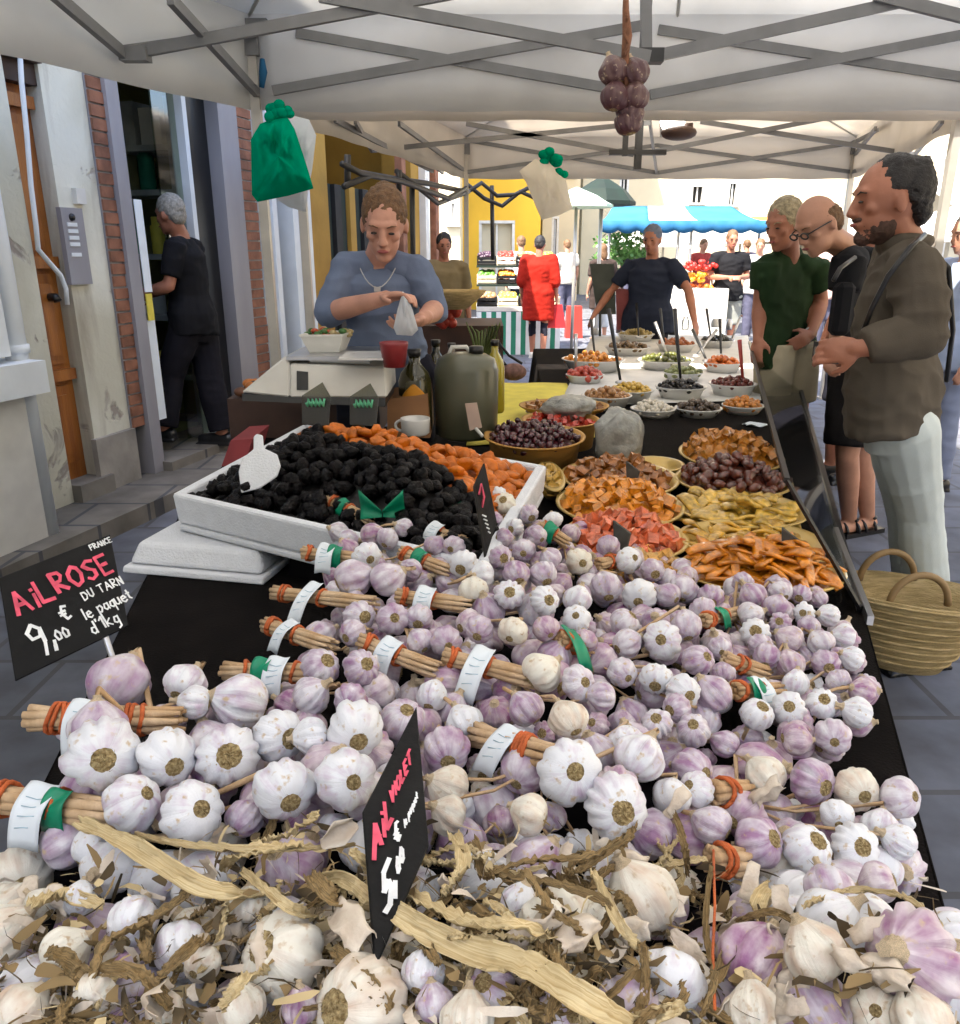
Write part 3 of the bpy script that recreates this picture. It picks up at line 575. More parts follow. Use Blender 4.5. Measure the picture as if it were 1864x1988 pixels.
m_.grid(lambda u, v: a.lerp(b, u) + Vector((0, 1.6 * v, .25 * v - .04 * math.sin(math.pi * v))), 8, 5, thick=.01); m_.build('canvas', mat('warm_light_canvas', (.62, .25, .04), .8, .15), aw)  # canvas coloured orange to carry the warm light of the far street
for px in (1482, 1596): m_ = MB(); c = P(px, 441, 17); m_.tube([(c.x, c.y, 0), c], .025); m_.build('pole', M['chrome'], aw)
def bush(px, py, Y, r, label):
    b = thing('leafy_bush', label, 'bush', P(px, 600, Y)); c = P(px, py, Y); m_ = MB(); rr = random.Random(px)
    for k in range(900):
        d = Vector((rr.gauss(0, 1), rr.gauss(0, 1), rr.gauss(0, 1))).normalized() * r * (rr.random() ** .4) * (1 + .35 * n3(Vector((k % 7, px, 0)), 1.3)); p = c + d
        a = Vector((rr.uniform(-1, 1), rr.uniform(-1, 1), rr.uniform(-1, 1))).normalized(); q = a.cross(d).normalized(); l = r * .10
        m_.add([p, p + a * l + q * l * .5, p + a * l * 2, p + a * l - q * l * .5], [(0, 1, 2, 3)])
    m_.build('crown', mat('bush_leaves', (.08, .20, .03), .6, .4, 3), b); m_ = MB(); m_.tube([(c.x, c.y, 0), c], [.06, .03]); m_.build('trunk', M['wood_d'], b)
bush(1210, 490, 15.5, .55, 'green leafy bush under the left end of the striped awning'); bush(1245, 508, 16.5, .4, 'smaller green bush behind the man in navy shirt')
# produce stand with crates
ps = thing('produce_stand', 'produce stand with green and white striped skirt beyond the vendor', 'stall', P(1000, 660, 12.5))
YS = 12.0; x0, x1 = P(925, 560, YS).x, P(1090, 560, YS).x; zt_ = P(1000, 596, YS).z
m_ = MB(); m_.box(((x0 + x1) / 2, YS + .6, zt_ - .03), (x1 - x0, 1.2, .06)); m_.build('counter', M['offwhite'], ps)
n = 17
for i in range(n):
    m_ = MB(); xx = x0 + (i + .5) * (x1 - x0) / n; m_.box((xx, YS, zt_ / 2 - .03), ((x1 - x0) / n - .002, .01, zt_ - .08)); m_.build('skirt_stripe', M['stripeg'] if i % 2 else M['whitep'], ps)
m_ = MB(); m_.box(((x0 + x1) / 2, YS + .9, zt_ + .28), (x1 - x0, .5, .03)); m_.box(((x0 + x1) / 2, YS + 1.1, zt_ + .55), (x1 - x0, .5, .03)); m_.build('tier_shelf', M['green'], ps)
cr_cols = [('red tomatoes', (.50, .03, .015)), ('orange apricots', (.65, .22, .02)), ('green lettuces', (.09, .22, .03)), ('brown potatoes', (.35, .2, .09)), ('yellow melons', (.6, .42, .06)), ('dark aubergines', (.05, .02, .04))]
rr = random.Random(11)
fruit_me = None
rows = [(YS + .25, zt_, 'lowest tier'), (YS + .9, zt_ + .295, 'middle tier'), (YS + 1.15, zt_ + .565, 'top tier')]
pos = ['left end', 'left of the middle', 'right of the middle', 'right end']
order = [[3, 4, 2, 1], [2, 1, 0, 4], [5, 0, 3, 4]]
for ri, (yy, zz, rn) in enumerate(rows):
    for ci in range(4):
        nm, cc = cr_cols[order[ri][ci]]; wx = (x1 - x0) / 4; cx = x0 + wx * (ci + .5)
        cr = thing('produce_crate', 'crate of %s at the %s of the %s' % (nm, pos[ci], rn), 'crate', (cx, yy, zz), 'crates on the produce stand')
        m_ = MB(); ww = wx * .9; dd = .34; hh = .14
        m_.box((cx, yy, zz + .01), (ww, dd, .015))
        for a, b_ in ((-1, 0), (1, 0)): m_.box((cx + a * ww / 2, yy, zz + hh / 2), (.02, dd, hh))
        for zk in (.045, .105): m_.box((cx, yy - dd / 2 - .012, zz + zk), (ww, .012, .04)); m_.box((cx, yy + dd / 2 + .012, zz + zk), (ww, .012, .04))
        m_.build('crate_frame', M['cream'] if (ri + ci) % 2 else M['black'], cr)
        m_ = MB(); r_ = .045
        for a in range(7):
            for b_ in range(4):
                m_.ellip((cx - ww / 2 + .05 + a * (ww - .1) / 6 + rr.uniform(-.01, .01), yy - dd / 2 + .06 + b_ * .075, zz + hh * .75 + rr.uniform(0, .04) + b_ * .012), (r_, r_, r_ * .9), n=8, k=6)
        o = m_.build('produce', mat('produce_' + nm.replace(' ', '_'), cc, .4, .3, 20), cr); stuff(o)
# far fruit displays behind the men
fd = thing('fruit_display', 'far stall heaped with red and yellow fruit beside the phone user', 'stall', P(1340, 600, 11))
c = G(1345, 640, 0); tz = P(1345, 560, 11).z
m_ = MB(); m_.box((P(1345, 500, 11).x, 11.4, tz / 2), (1.0, .9, tz)); m_.build('counter', M['offwhite'], fd)
rr = random.Random(4)
for k, (px, py, cc, nm) in enumerate(((1358, 512, (.6, .03, .02), 'red_fruit'), (1340, 535, (.75, .35, .02), 'yellow_fruit'), (1350, 558, (.7, .16, .02), 'orange_fruit'), (1330, 575, (.55, .06, .04), 'pink_fruit'))):
    c = P(px, py, 11.2); m_ = MB()
    for i in range(40): m_.ellip(c + Vector((rr.uniform(-.2, .2), rr.uniform(-.15, .15), rr.uniform(-.07, .03))), (.034, .034, .03), n=8, k=6)
    stuff(m_.build('fruit_heap', mat(nm, cc, .4, .2, 20), fd))
# white plastic carriers, bins etc. around the far counters
for (px, py, Y, sz, mt, lb, ct) in ((1062, 575, 11.5, (.22, .2, .5), M['paper'], 'white plastic carrier standing by the striped skirt', 'bag'), (1113, 590, 12.5, (.3, .3, .55), mat('red_bin', (.35, .03, .02), .6), 'red crate standing on the ground in the sunny gap', 'crate')):
    m_ = MB(); c = G(px, 655, 0); m_.hexa([c + Vector((a * sz[0] / 2, b * sz[1] / 2, 0)) for a, b in ((-1, -1), (1, -1), (1, 1), (-1, 1))], [c + Vector((a * sz[0] / 2 * .85, b * sz[1] / 3, sz[2])) for a, b in ((-1, -1), (1, -1), (1, 1), (-1, 1))])
    tag(m_.build('carrier', mt), lb, ct)
# ================================================================ PEOPLE
def cap_piece(m, a, b, ra, rb, n=14, fa=1.0):
    """tapered limb piece with round ends"""
    a = Vector(a); b = Vector(b); d = (b - a); L = d.length
    if L < 1e-5: return
    d = d / L; pts = [a - d * ra * .92, a - d * ra * .6, a - d * ra * .0]; rad = [ra * .25, ra * .8, ra]
    for k in range(1, 4): f = k / 4; pts.append(a.lerp(b, f)); rad.append(ra + (rb - ra) * f)
    pts += [b, b + d * rb * .6, b + d * rb * .92]; rad += [rb, rb * .8, rb * .25]
    m.tube(pts, rad, n, flat=fa)
def frus(m, pts, rad, n=16): m.tube(pts, rad, n)
def remesh(mb_, name, mt, parent, vox, smooth=4, disp=0.0, dscale=9.0, seed=0, label=None):
    me = mb_.mesh('tmp', mt, ORG[parent.name]); tmp = bpy.data.objects.new('tmp', me); COL.objects.link(tmp)
    r = tmp.modifiers.new('r', 'REMESH'); r.mode = 'VOXEL'; r.voxel_size = vox; r.use_smooth_shade = True
    s = tmp.modifiers.new('s', 'SMOOTH'); s.factor = .5; s.iterations = smooth
    dg = bpy.context.evaluated_depsgraph_get(); m2 = bpy.data.meshes.new_from_object(tmp.evaluated_get(dg)); m2.name = name
    bpy.data.objects.remove(tmp)
    if disp:
        N = len(m2.vertices); cs = [0.0] * (N * 3); ns = [0.0] * (N * 3); m2.vertices.foreach_get('co', cs); m2.vertices.foreach_get('normal', ns)
        for i in range(0, N * 3, 3):
            co = Vector(cs[i:i + 3]); c = co * dscale + Vector((seed, 0, 0)); w_ = Vector((co.x * dscale, co.y * dscale, co.z * dscale * 2.2)) + Vector((seed * 3, 1, 4))
            k = disp * max(-.35, n3(c, 1) * .6 + (1 - abs(n3(w_, 1)) * 2.2) * .55 + .3 * n3(c * 3, 1)); cs[i] += ns[i] * k; cs[i + 1] += ns[i + 1] * k; cs[i + 2] += ns[i + 2] * k
        m2.vertices.foreach_set('co', cs)
    m2.materials.clear(); m2.materials.append(mt)
    for p in m2.polygons: p.use_smooth = True
    o = bpy.data.objects.new(name, m2); COL.objects.link(o); o.parent = parent; ORG[o.name] = ORG[parent.name]
    if label: o['label'] = label
    return o
def ring(c, xa, rx, ya, ry, n=20): return [c + xa * rx * math.cos(2 * math.pi * j / n) + ya * ry * math.sin(2 * math.pi * j / n) for j in range(n)]
def loft(m, rings):
    n = len(rings[0]); vs = [p for r in rings for p in r]; k = len(rings)
    fs = [[i * n + j, i * n + (j + 1) % n, (i + 1) * n + (j + 1) % n, (i + 1) * n + j] for i in range(k - 1) for j in range(n)] + [list(range(n))[::-1], list(range((k - 1) * n, k * n))]
    m.add(vs, fs, 0, True)
def hand(m, wr, d, pn, s=1.0, curl=.5, thumb=1):
    """palm + five fingers: d along the hand, pn = palm normal, thumb side = +-cross"""
    d = d.normalized(); pn = (pn - d * pn.dot(d)).normalized(); sd = d.cross(pn) * thumb
    cap_piece(m, wr - d * .02, wr + d * .02, .024 * s, .026 * s)
    pc = wr + d * .05 * s; m.ellip(pc, (.040 * s, .050 * s, .016 * s), basis(sd, d, pn), 12, 8)
    for k, (off, L) in enumerate(((.030, .070), (.010, .080), (-.011, .074), (-.030, .058))):
        b = wr + d * .088 * s + sd * off * s; c_ = curl * (.8 + .12 * k); p1 = b + (d * math.cos(c_ * .6) + pn * math.sin(c_ * .6)) * L * .45 * s; p2 = p1 + (d * math.cos(c_ * 1.7) + pn * math.sin(c_ * 1.7)) * L * .32 * s; p3 = p2 + (d * math.cos(c_ * 2.5) + pn * math.sin(c_ * 2.5)) * L * .25 * s
        cap_piece(m, b - d * .02 * s, p1, .0092 * s, .0085 * s, 8); cap_piece(m, p1, p2, .0085 * s, .0078 * s, 8); cap_piece(m, p2, p3, .0078 * s, .0066 * s, 8)
    t0 = wr + d * .025 * s + sd * .028 * s; t1 = t0 + (sd * .7 + d * .7 + pn * .35).normalized() * .040 * s; t2 = t1 + (sd * .15 + d * .9 + pn * .45).normalized() * .032 * s
    cap_piece(m, t0, t1, .0135 * s, .0105 * s, 8); cap_piece(m, t1, t2, .0105 * s, .008 * s, 8)
def person(label, base, J, face, skin, hair, wear, s=1.0, vox=.010, up=Vector((0, 0, 1)), palm=None, hairfn=None, beard=False, fat=1.0, curl=.5, tx=None):
    """J: joints in world space; wear: dict of garments"""
    o = thing('person', label, 'person', base); face = face.normalized(); up = (up - face * up.dot(face)).normalized(); rt = face.cross(up)
    hc = J['head']; m = MB(); H = lambda r_, f_, u_: hc + (rt * r_ + face * f_ + up * u_) * s; B = basis(rt, face, up)
    m.ellip(H(0, -.008, .022), (.074 * s, .093 * s, .098 * s), B, 20, 14); m.ellip(H(0, .022, -.045), (.056 * s, .062 * s, .068 * s), B, 16, 10); m.ellip(H(0, .060, -.088), (.030 * s, .026 * s, .024 * s), B, 10, 8)
    m.ellip(H(0, .070, .036), (.052 * s, .020 * s, .016 * s), B, 10, 8)
    m.tube([H(0, .074, .034), H(0, .088, .004), H(0, .103, -.022), H(0, .080, -.034)], [.011 * s, .013 * s, .0135 * s, .012 * s], 8)
    for a in (-1, 1):
        m.ellip(H(a * .078, -.012, -.005), (.010 * s, .018 * s, .032 * s), B, 10, 8); m.ellip(H(a * .040, .055, -.012), (.022 * s, .020 * s, .018 * s), B, 10, 8)
        m.ellip(H(a * .013, .094, -.024), (.009 * s, .010 * s, .008 * s), B, 8, 6)
    m.ellip(H(0, .083, -.055), (.024 * s, .012 * s, .012 * s), B, 10, 8)
    nk = J['neck']; cap_piece(m, H(0, -.022, -.055), nk, .052 * s, .058 * s)
    sl_, sr_ = J['shl'], J['shr']; hl, hr = J['hpl'], J['hpr']; sx = (sr_ - sl_); sw = sx.length; sx.normalize(); sp = nk - (hl + hr) / 2; spn = sp.normalized(); fw = (tx if tx else sx.cross(spn)); hm = (hl + hr) / 2
    sxh = (hr - hl); sxh = sxh.normalized() if sxh.length > .01 else sx
    fw = (fw - spn * fw.dot(spn)).normalized()
    dep = .105 * s * fat; mid = (sl_ + sr_) / 2
    def torso(mm, g=0.0, hem=-.02, belly=0.0, scoop=False):
        rs = []; pts = [(hm + spn * hem * 1.0, .165, 1.0), (hm + spn * .06, .162, 1.02), (hm.lerp(nk, .33), .148, .98), (hm.lerp(nk, .60), .165, 1.08), (hm.lerp(nk, .80), .180, 1.05)]
        for i, (c, w_, d_) in enumerate(pts):
            xa = sxh.lerp(sx, i / 4).normalized(); kk = 1.2 if (g > .005 and i < 2) else 1.0; d_ = d_ * kk; ww = w_ * s * fat * kk + g; c2 = c + fw * (belly * [.5, .9, 1, .5, .1][i])
            if i >= 3: ww = min(ww, sw * .56 + g + .01)
            rs.append(ring(c2, xa, ww, fw, dep * d_ + g + belly * [.35, .6, .6, .3, 0][i]))
        rs.append(ring(hm.lerp(nk, .905), sx, sw * .36 + g * .5, fw, dep * .62 + g) if scoop else ring(hm.lerp(nk, .91), sx, sw * .40 + g * .6, fw, dep * .70 + g))
        if not scoop: rs.append(ring(hm.lerp(nk, .985) , sx, sw * .19 + g * .6, fw, dep * .52 + g))
        loft(mm, rs)
        for q in (sl_, sr_): cap_piece(mm, q, mid.lerp(q, .45) + spn * .01, .046 * s + g * .8, .050 * s + g * .6)
    torso(m)
    for a, e, w_ in (('shl', 'ell', 'wrl'), ('shr', 'elr', 'wrr')):
        cap_piece(m, J[a], J[e], .050 * s * fat ** .5, .038 * s); cap_piece(m, J[e], J[e].lerp(J[w_], .35), .038 * s, .041 * s); cap_piece(m, J[e].lerp(J[w_], .35), J[w_], .040 * s, .026 * s)
        pn = (palm or {}).get(w_[-1], hm - J[w_]); hd = (J.get('h' + w_[-1]) or (J[w_] + (J[w_] - J[e]).normalized() * .1)) - J[w_]
        hand(m, J[w_], hd, pn, s, curl, 1 if w_ == 'wrl' else -1)
    for h_, k_, a_ in (('hpl', 'knl', 'anl'), ('hpr', 'knr', 'anr')):
        if k_ not in J: continue
        cap_piece(m, J[h_].lerp(J[k_], .16), J[k_], .084 * s * fat ** .5, .056 * s); cap_piece(m, J[k_], J[k_].lerp(J[a_], .35), .054 * s, .056 * s); cap_piece(m, J[k_].lerp(J[a_], .35), J[a_], .056 * s, .037 * s)
        ft = J.get('toe', fw); ft = Vector((ft.x, ft.y, 0)).normalized(); cap_piece(m, J[a_] - ft * .03 * s - Vector((0, 0, .035 * s)), J[a_] + ft * .15 * s - Vector((0, 0, .048 * s)), .036 * s, .030 * s)
    remesh(m, 'body', skin, o, vox, 3)
    # face details
    for a in (-1, 1):
        m = MB(); m.ellip(H(a * .031, .0825, .009), (.0115 * s, .0065 * s, .0042 * s), B, 10, 8); m.build('eye', M['eye'], o)
        m = MB(); m.tube([H(a * .015, .087, .030), H(a * .032, .084, .036), H(a * .048, .072, .031)], [.002 * s, .003 * s, .0015 * s], 6); m.build('eyebrow', hair, o)
    m = MB(); m.ellip(H(0, .094, -.053), (.021 * s, .0065 * s, .006 * s), B, 12, 8); m.build('mouth', M['lips'], o)
    if hairfn:
        m = MB(); hairfn(m, H, B, s); remesh(m, 'hair', hair, o, max(.006, vox * .7), 1, disp=.006 * s, dscale=55)
    if beard:
        m = MB(); m.ellip(H(0, .018, -.056), (.0545 * s, .062 * s, .060 * s), B, 20, 14); m.ellip(H(0, .064, -.092), (.027 * s, .027 * s, .024 * s), B, 12, 8); m.ellip(H(0, .082, -.040), (.028 * s, .014 * s, .007 * s), B, 12, 8)
        remesh(m, 'beard', hair if beard is True else beard, o, max(.005, vox * .6), 1, disp=.003, dscale=90)
    W_ = wear
    if 'shirt' in W_:
        sh_ = W_['shirt']; g = sh_.get('g', .014); m = MB(); torso(m, g, sh_.get('hem', -.06), sh_.get('belly', 0), sh_.get('scoop', False))
        for a, e, w_ in (('shl', 'ell', 'wrl'), ('shr', 'elr', 'wrr')):
            sl2 = sh_.get('sleeve', .5); rA = .055 * s * fat ** .5 + g
            if sl2 <= 1: en = J[a].lerp(J[e], sl2); frus(m, [J[a] - (J[e] - J[a]).normalized() * .02, J[a].lerp(en, .5), en], [rA, rA * .98, rA * .95 * (1 - .12 * sl2)])
            else: en = J[e].lerp(J[w_], sl2 - 1); cap_piece(m, J[a], J[e], rA, .047 * s + g * .8); cap_piece(m, J[e], J[e].lerp(en, .1), .047 * s + g * .8, .047 * s + g * .8); frus(m, [J[e], J[e].lerp(en, .5), en], [.047 * s + g * .8, .046 * s + g * .6, .038 * s + g * .5])
        if sh_.get('collar'): m.tube([nk + (sx * math.cos(t) * .078 + fw * math.sin(t) * .07) * s + spn * (.012 + .01 * math.cos(t * 2)) for t in [j * 2 * math.pi / 16 for j in range(17)]], .016 * s, 8)
        remesh(m, sh_.get('name', 'shirt'), sh_['m'], o, vox, 3, disp=sh_.get('fold', .008), dscale=7, seed=len(label))
    if 'pants' in W_:
        pt = W_['pants']; g = pt.get('g', .014); m = MB(); belly = pt.get('belly', 0)
        loft(m, [ring(hm - spn * .13 * s, sxh, .13 * s * fat, fw, dep * .85 + g), ring(hm - spn * .03, sxh, .172 * s * fat + g * .5, fw, dep * 1.05 + g), ring(hm + spn * .06, sxh, .162 * s * fat + g * .5, fw, dep + g)])
        for h_, k_, a_ in (('hpl', 'knl', 'anl'), ('hpr', 'knr', 'anr')):
            if k_ not in J: continue
            cv = pt.get('to', 2.0); rt_ = .094 * s * fat ** .5 + g
            if cv <= 1: en = J[h_].lerp(J[k_], cv); frus(m, [J[h_], J[h_].lerp(en, .5), en], [rt_, rt_ * .95, rt_ * .88])
            else: en = J[k_].lerp(J[a_], cv - 1); w2 = pt.get('wide', 1.0); cap_piece(m, J[h_].lerp(J[k_], .14), J[k_], rt_ * .95, (.060 * s + g) * w2); cap_piece(m, J[k_], J[k_].lerp(en, .1), (.060 * s + g) * w2, (.060 * s + g) * w2); frus(m, [J[k_], J[k_].lerp(en, .5), en], [(.060 * s + g) * w2, (.062 * s + g) * w2, (.056 * s + g) * w2])
        remesh(m, pt.get('name', 'trousers'), pt['m'], o, vox, 3, disp=pt.get('fold', .008), dscale=6, seed=3)
    if 'shoes' in W_ and 'anl' in J:
        ft = J.get('toe', fw); ft = Vector((ft.x, ft.y, 0)).normalized()
        for a_ in ('anl', 'anr'):
            m = MB(); c = J[a_]
            cap_piece(m, c - ft * .045 * s - Vector((0, 0, .045 * s)), c + ft * .15 * s - Vector((0, 0, .052 * s)), .045 * s, .038 * s, fa=1); m.box(c + ft * .055 * s - Vector((0, 0, .085 * s)), (.085 * s, .27 * s, .02), math.atan2(-ft.x, ft.y))
            remesh(m, 'shoe', W_['shoes'], o, max(vox * .7, .006), 2)
    return o
def stand(x, y, h, ang, z0=0.0, arms=None, lean=0.0, stride=0.0, head_dn=.15, hip_w=.09):
    """generic standing joints; ang = facing azimuth (0 = +y, positive turns towards -x)"""
    s = h / 1.75; f = Vector((-math.sin(ang), math.cos(ang), 0)); r = Vector((f.y, -f.x, 0)); b = Vector((x, y, z0)); u = Vector((0, 0, 1))
    L = lambda a, c, d: b + r * a * s + f * (c * s + max(0, d - .95) * lean) + u * d * s
    J = dict(head=L(0, .03, 1.635), neck=L(0, -.01, 1.475), shl=L(-.185, -.01, 1.42), shr=L(.185, -.01, 1.42), hpl=L(-hip_w, 0, .93), hpr=L(hip_w, 0, .93), knl=L(-.10, .03 + stride * .5, .50), knr=L(.10, .02 - stride * .3, .50), anl=L(-.10, stride, .09), anr=L(.10, -stride, .09))
    A = arms or {}
    J['ell'] = L(*A.get('ell', (-.25, -.03, 1.13))); J['wrl'] = L(*A.get('wrl', (-.26, .06, .88))); J['elr'] = L(*A.get('elr', (.25, -.03, 1.13))); J['wrr'] = L(*A.get('wrr', (.26, .06, .88)))
    return J, f, s
def short_hair(bald=0.0, long=0.0, bun=0):
    def fn(m, H, B, s):
        if bald < .5: m.ellip(H(0, -.021, .038), (.081 * s, .093 * s, .096 * s), B, 18, 12)
        else:
            for a in (-1, 1): m.ellip(H(a * .060, -.035, .020), (.0165 * s, .050 * s, .036 * s), B, 12, 8)
        m.ellip(H(0, -.060, .0), (.070 * s, .046 * s, .070 * s), B, 14, 10)
        if long: m.ellip(H(0, -.055, -.06), (.072 * s, .045 * s, .09 * s * (1 + long)), B, 14, 10)
        if bun: m.ellip(H(0, -.085, .085), (.045 * s, .045 * s, .035 * s), B, 12, 8)
    return fn
HB_ = mat('hair_brown', (.15, .075, .03), .6, .3, 60, .5, 200); HG = mat('hair_grey', (.30, .28, .24), .6, .3, 60, .5, 200); HK = mat('hair_dark', (.014, .011, .010), .55, .3, 60, .5, 200); HS = mat('hair_sandy', (.36, .29, .17), .6, .3, 60, .5, 200)
cl = lambda n, c, r=.85: mat('cloth_' + n, c, r, .12, 5, .15, 300, spec=.12)
V_ = Vector
# --- vendor in blue grey top, filling a bag
Yv_ = 3.0
J = dict(head=P(746, 438, 2.88), neck=P(738, 500, 3.02), shl=P(806, 522, 3.02), shr=P(674, 520, 3.02), ell=P(846, 600, 2.98), wrl=P(822, 618, 2.78), elr=P(640, 606, 2.98), wrr=P(742, 580, 2.74), hpl=P(800, 690, 3.10), hpr=P(690, 690, 3.10))
J['hr'] = P(778, 572, 2.70); J['hl'] = P(785, 634, 2.70)
J['knl'] = J['hpl'] + V_((0, .02, -.44)); J['knr'] = J['hpr'] + V_((0, .02, -.44)); J['anl'] = V_((J['hpl'].x, 3.12, .09)); J['anr'] = V_((J['hpr'].x, 3.12, .09)); J['toe'] = V_((0, -1, 0))
vend = person('woman vendor in blue grey top with brown hair tied up, filling a plastic bag', V_((J['hpl'].x / 2 + J['hpr'].x / 2, 3.12, 0)), J, V_((.02, -.86, -.42)), M['skin_f'], HB_, dict(shirt=dict(m=cl('bluegrey', (.17, .21, .31)), g=.008, sleeve=1.18, hem=-.12, fold=.012, name='top', scoop=True), pants=dict(m=cl('dk', (.02, .02, .03)), to=2.0), shoes=M['black']), s=.95, vox=.0052, up=V_((.05, -.3, .95)), hairfn=short_hair(bun=1), fat=.86, palm={'r': V_((.1, -.2, -.9)), 'l': V_((-.3, .1, .8))}, curl=.55, tx=V_((0, -1, 0)))
m_ = MB(); nk = J['neck']; m_.tube([nk + V_((.062 * math.sin(t), -.075 - .035 * math.cos(t), -.035 - .065 * math.cos(t) ** 2 * (1 if math.cos(t) > 0 else 0))) for t in [(-1.5 + 3 * k / 12) for k in range(13)]], .002, 6); m_.box(nk + V_((0, -.118, -.105)), (.022, .006, .016)); m_.build('necklace', M['metal'], vend)
hung_bag('plastic_bag', 'translucent white plastic bag held open in the vendor hands', [(782, 565), (792, 578), (802, 604), (812, 640), (800, 652), (770, 650), (764, 636), (772, 600)], 2.66, wbag, .028, [])
# --- shop man in black, walking away to the left
J, f, s = stand(-2.02, 5.62, 1.72, R(75), z0=.13, stride=.10, lean=.12, arms=dict(elr=(.25, .05, 1.12), wrr=(.20, .30, 1.10), ell=(-.22, .05, 1.13), wrl=(-.15, .30, 1.08)))
J['head'] = P(330, 418, 5.5); J['neck'] = P(352, 462, 5.55); J['shr'] = P(378, 480, 5.70); J['shl'] = P(340, 478, 5.40); J['hpr'] = P(388, 628, 5.66); J['hpl'] = P(365, 628, 5.50); J['elr'] = P(345, 552, 5.75); J['wrr'] = P(290, 572, 5.75); J['ell'] = P(328, 556, 5.35); J['wrl'] = P(284, 566, 5.35)
J['knr'] = P(408, 735, 5.60); J['anr'] = P(432, 838, 5.55); J['knl'] = P(330, 730, 5.45); J['anl'] = P(318, 830, 5.35); J['toe'] = V_((-1, .1, 0))
pm = person('grey haired man in black T-shirt and black trousers stepping into the shop', V_((-2.0, 5.6, .13)), J, V_((-.9, .35, -.15)), M['skin_r'], HG, dict(shirt=dict(m=cl('blk', (.012, .012, .014)), sleeve=.75, hem=-.08), pants=dict(m=cl('blk2', (.014, .013, .017)), to=1.97, g=.02, wide=1.15), shoes=M['black']), s=1.0, vox=.010, hairfn=short_hair())
# back print of the T-shirt
for (x0_, y0_, x1_, y1_, mt, nm) in ((372, 466, 402, 476, mat('pink_print', (.6, .4, .55), .7), 'pink_print'), (384, 484, 408, 508, M['offwhite'], 'white_print')):
    m_ = MB(); a = [P(x0_, y1_, 5.40), P(x1_, y1_, 5.50), P(x1_, y0_, 5.50), P(x0_, y0_, 5.40)]; 
# --- man in green polo
J, f, s = stand(0, 0, 1.70, 0)
Yg = 4.25
J = dict(head=P(1522, 438, Yg - .10), neck=P(1530, 497, Yg), shr=P(1582, 520, Yg + .10), shl=P(1488, 518, Yg - .06), elr=P(1594, 588, Yg + .12), wrr=P(1574, 650, Yg - .02), ell=P(1476, 590, Yg - .06), wrl=P(1472, 655, Yg - .12), hpl=P(1506, 668, Yg), hpr=P(1550, 668, Yg + .08))
J['knl'] = J['hpl'] + V_((-.0, -.03, -.42)); J['knr'] = J['hpr'] + V_((.04, .0, -.42)); J['anl'] = V_((J['hpl'].x - .02, Yg + .02, .09)); J['anr'] = V_((J['hpr'].x + .06, Yg + .12, .09)); J['hr'] = P(1545, 668, Yg - .1); J['hl'] = P(1468, 690, Yg - .15)
gm = person('grey haired man in dark green polo shirt and khaki shorts looking down at the food', V_((J['hpl'].x, Yg, 0)), J, V_((-.82, -.50, -.28)), M['skin_r'], HS, dict(shirt=dict(m=cl('green', (.022, .045, .018)), sleeve=.62, hem=-.10, collar=1, name='polo_shirt', g=.018, fold=.01), pants=dict(m=cl('khaki', (.52, .45, .31)), to=.72, g=.012, name='shorts'), shoes=M['black']), s=1.0, vox=.009, up=V_((-.25, -.15, .95)), hairfn=short_hair(), fat=1.05, tx=V_((-.55, -.83, 0)))
m_ = MB(); c = J['wrr']; m_.tube([c + V_((.034 * math.cos(t), .012, .034 * math.sin(t))) for t in [k * math.pi / 6 for k in range(13)]], .006, 6); m_.build('watch', M['metal'], gm)
# --- bald man with glasses
Yc = 3.75
J = dict(head=P(1588, 438, Yc - .08), neck=P(1650, 486, Yc + .06), shl=P(1648, 510, Yc - .12), shr=P(1690, 508, Yc + .25), ell=P(1632, 600, Yc - .15), wrl=P(1622, 660, Yc - .22), elr=P(1700, 600, Yc + .25), wrr=P(1680, 670, Yc + .1), hpl=P(1668, 690, Yc + .18), hpr=P(1700, 690, Yc + .42))
J['knl'] = P(1645, 880, Yc + .14); J['anl'] = P(1648, 1012, Yc + .32); J['knr'] = P(1672, 880, Yc + .30); J['anr'] = P(1682, 1016, Yc + .36); J['toe'] = V_((-.9, -.4, 0)); J['anl'].z = .09; J['anr'].z = .09
bmn = person('bald man in black T-shirt and black shorts bending over the glass guard', V_((J['hpl'].x, Yc + .3, 0)), J, V_((-.80, -.28, -.52)), M['skin'], HB_, dict(shirt=dict(m=cl('blk', (.012, .012, .014)), sleeve=.6, hem=-.10, g=.016), pants=dict(m=cl('blk3', (.016, .014, .014)), to=.90, g=.035, name='shorts')), s=1.03, vox=.009, hairfn=short_hair(bald=1), up=V_((-.45, -.1, .88)), tx=V_((-.80, -.55, -.1)))
face = V_((-.80, -.28, -.52)).normalized(); up_ = V_((-.45, -.1, .88)); up_ = (up_ - face * up_.dot(face)).normalized(); rt_ = face.cross(up_); Hh = lambda a, b, c: J['head'] + (rt_ * a + face * b + up_ * c) * 1.03
m_ = MB()
for a in (-1, 1): m_.tube([Hh(a * .034 + .022 * math.cos(t), .100, .008 + .013 * math.sin(t)) for t in [k * math.pi / 6 for k in range(13)]], .0038, 6); m_.tube([Hh(a * .056, .098, .014), Hh(a * .078, .04, .016), Hh(a * .082, -.02, .01)], .003, 6)
m_.tube([Hh(-.012, .102, .012), Hh(.012, .102, .012)], .0028, 6); m_.build('glasses', M['black'], bmn)
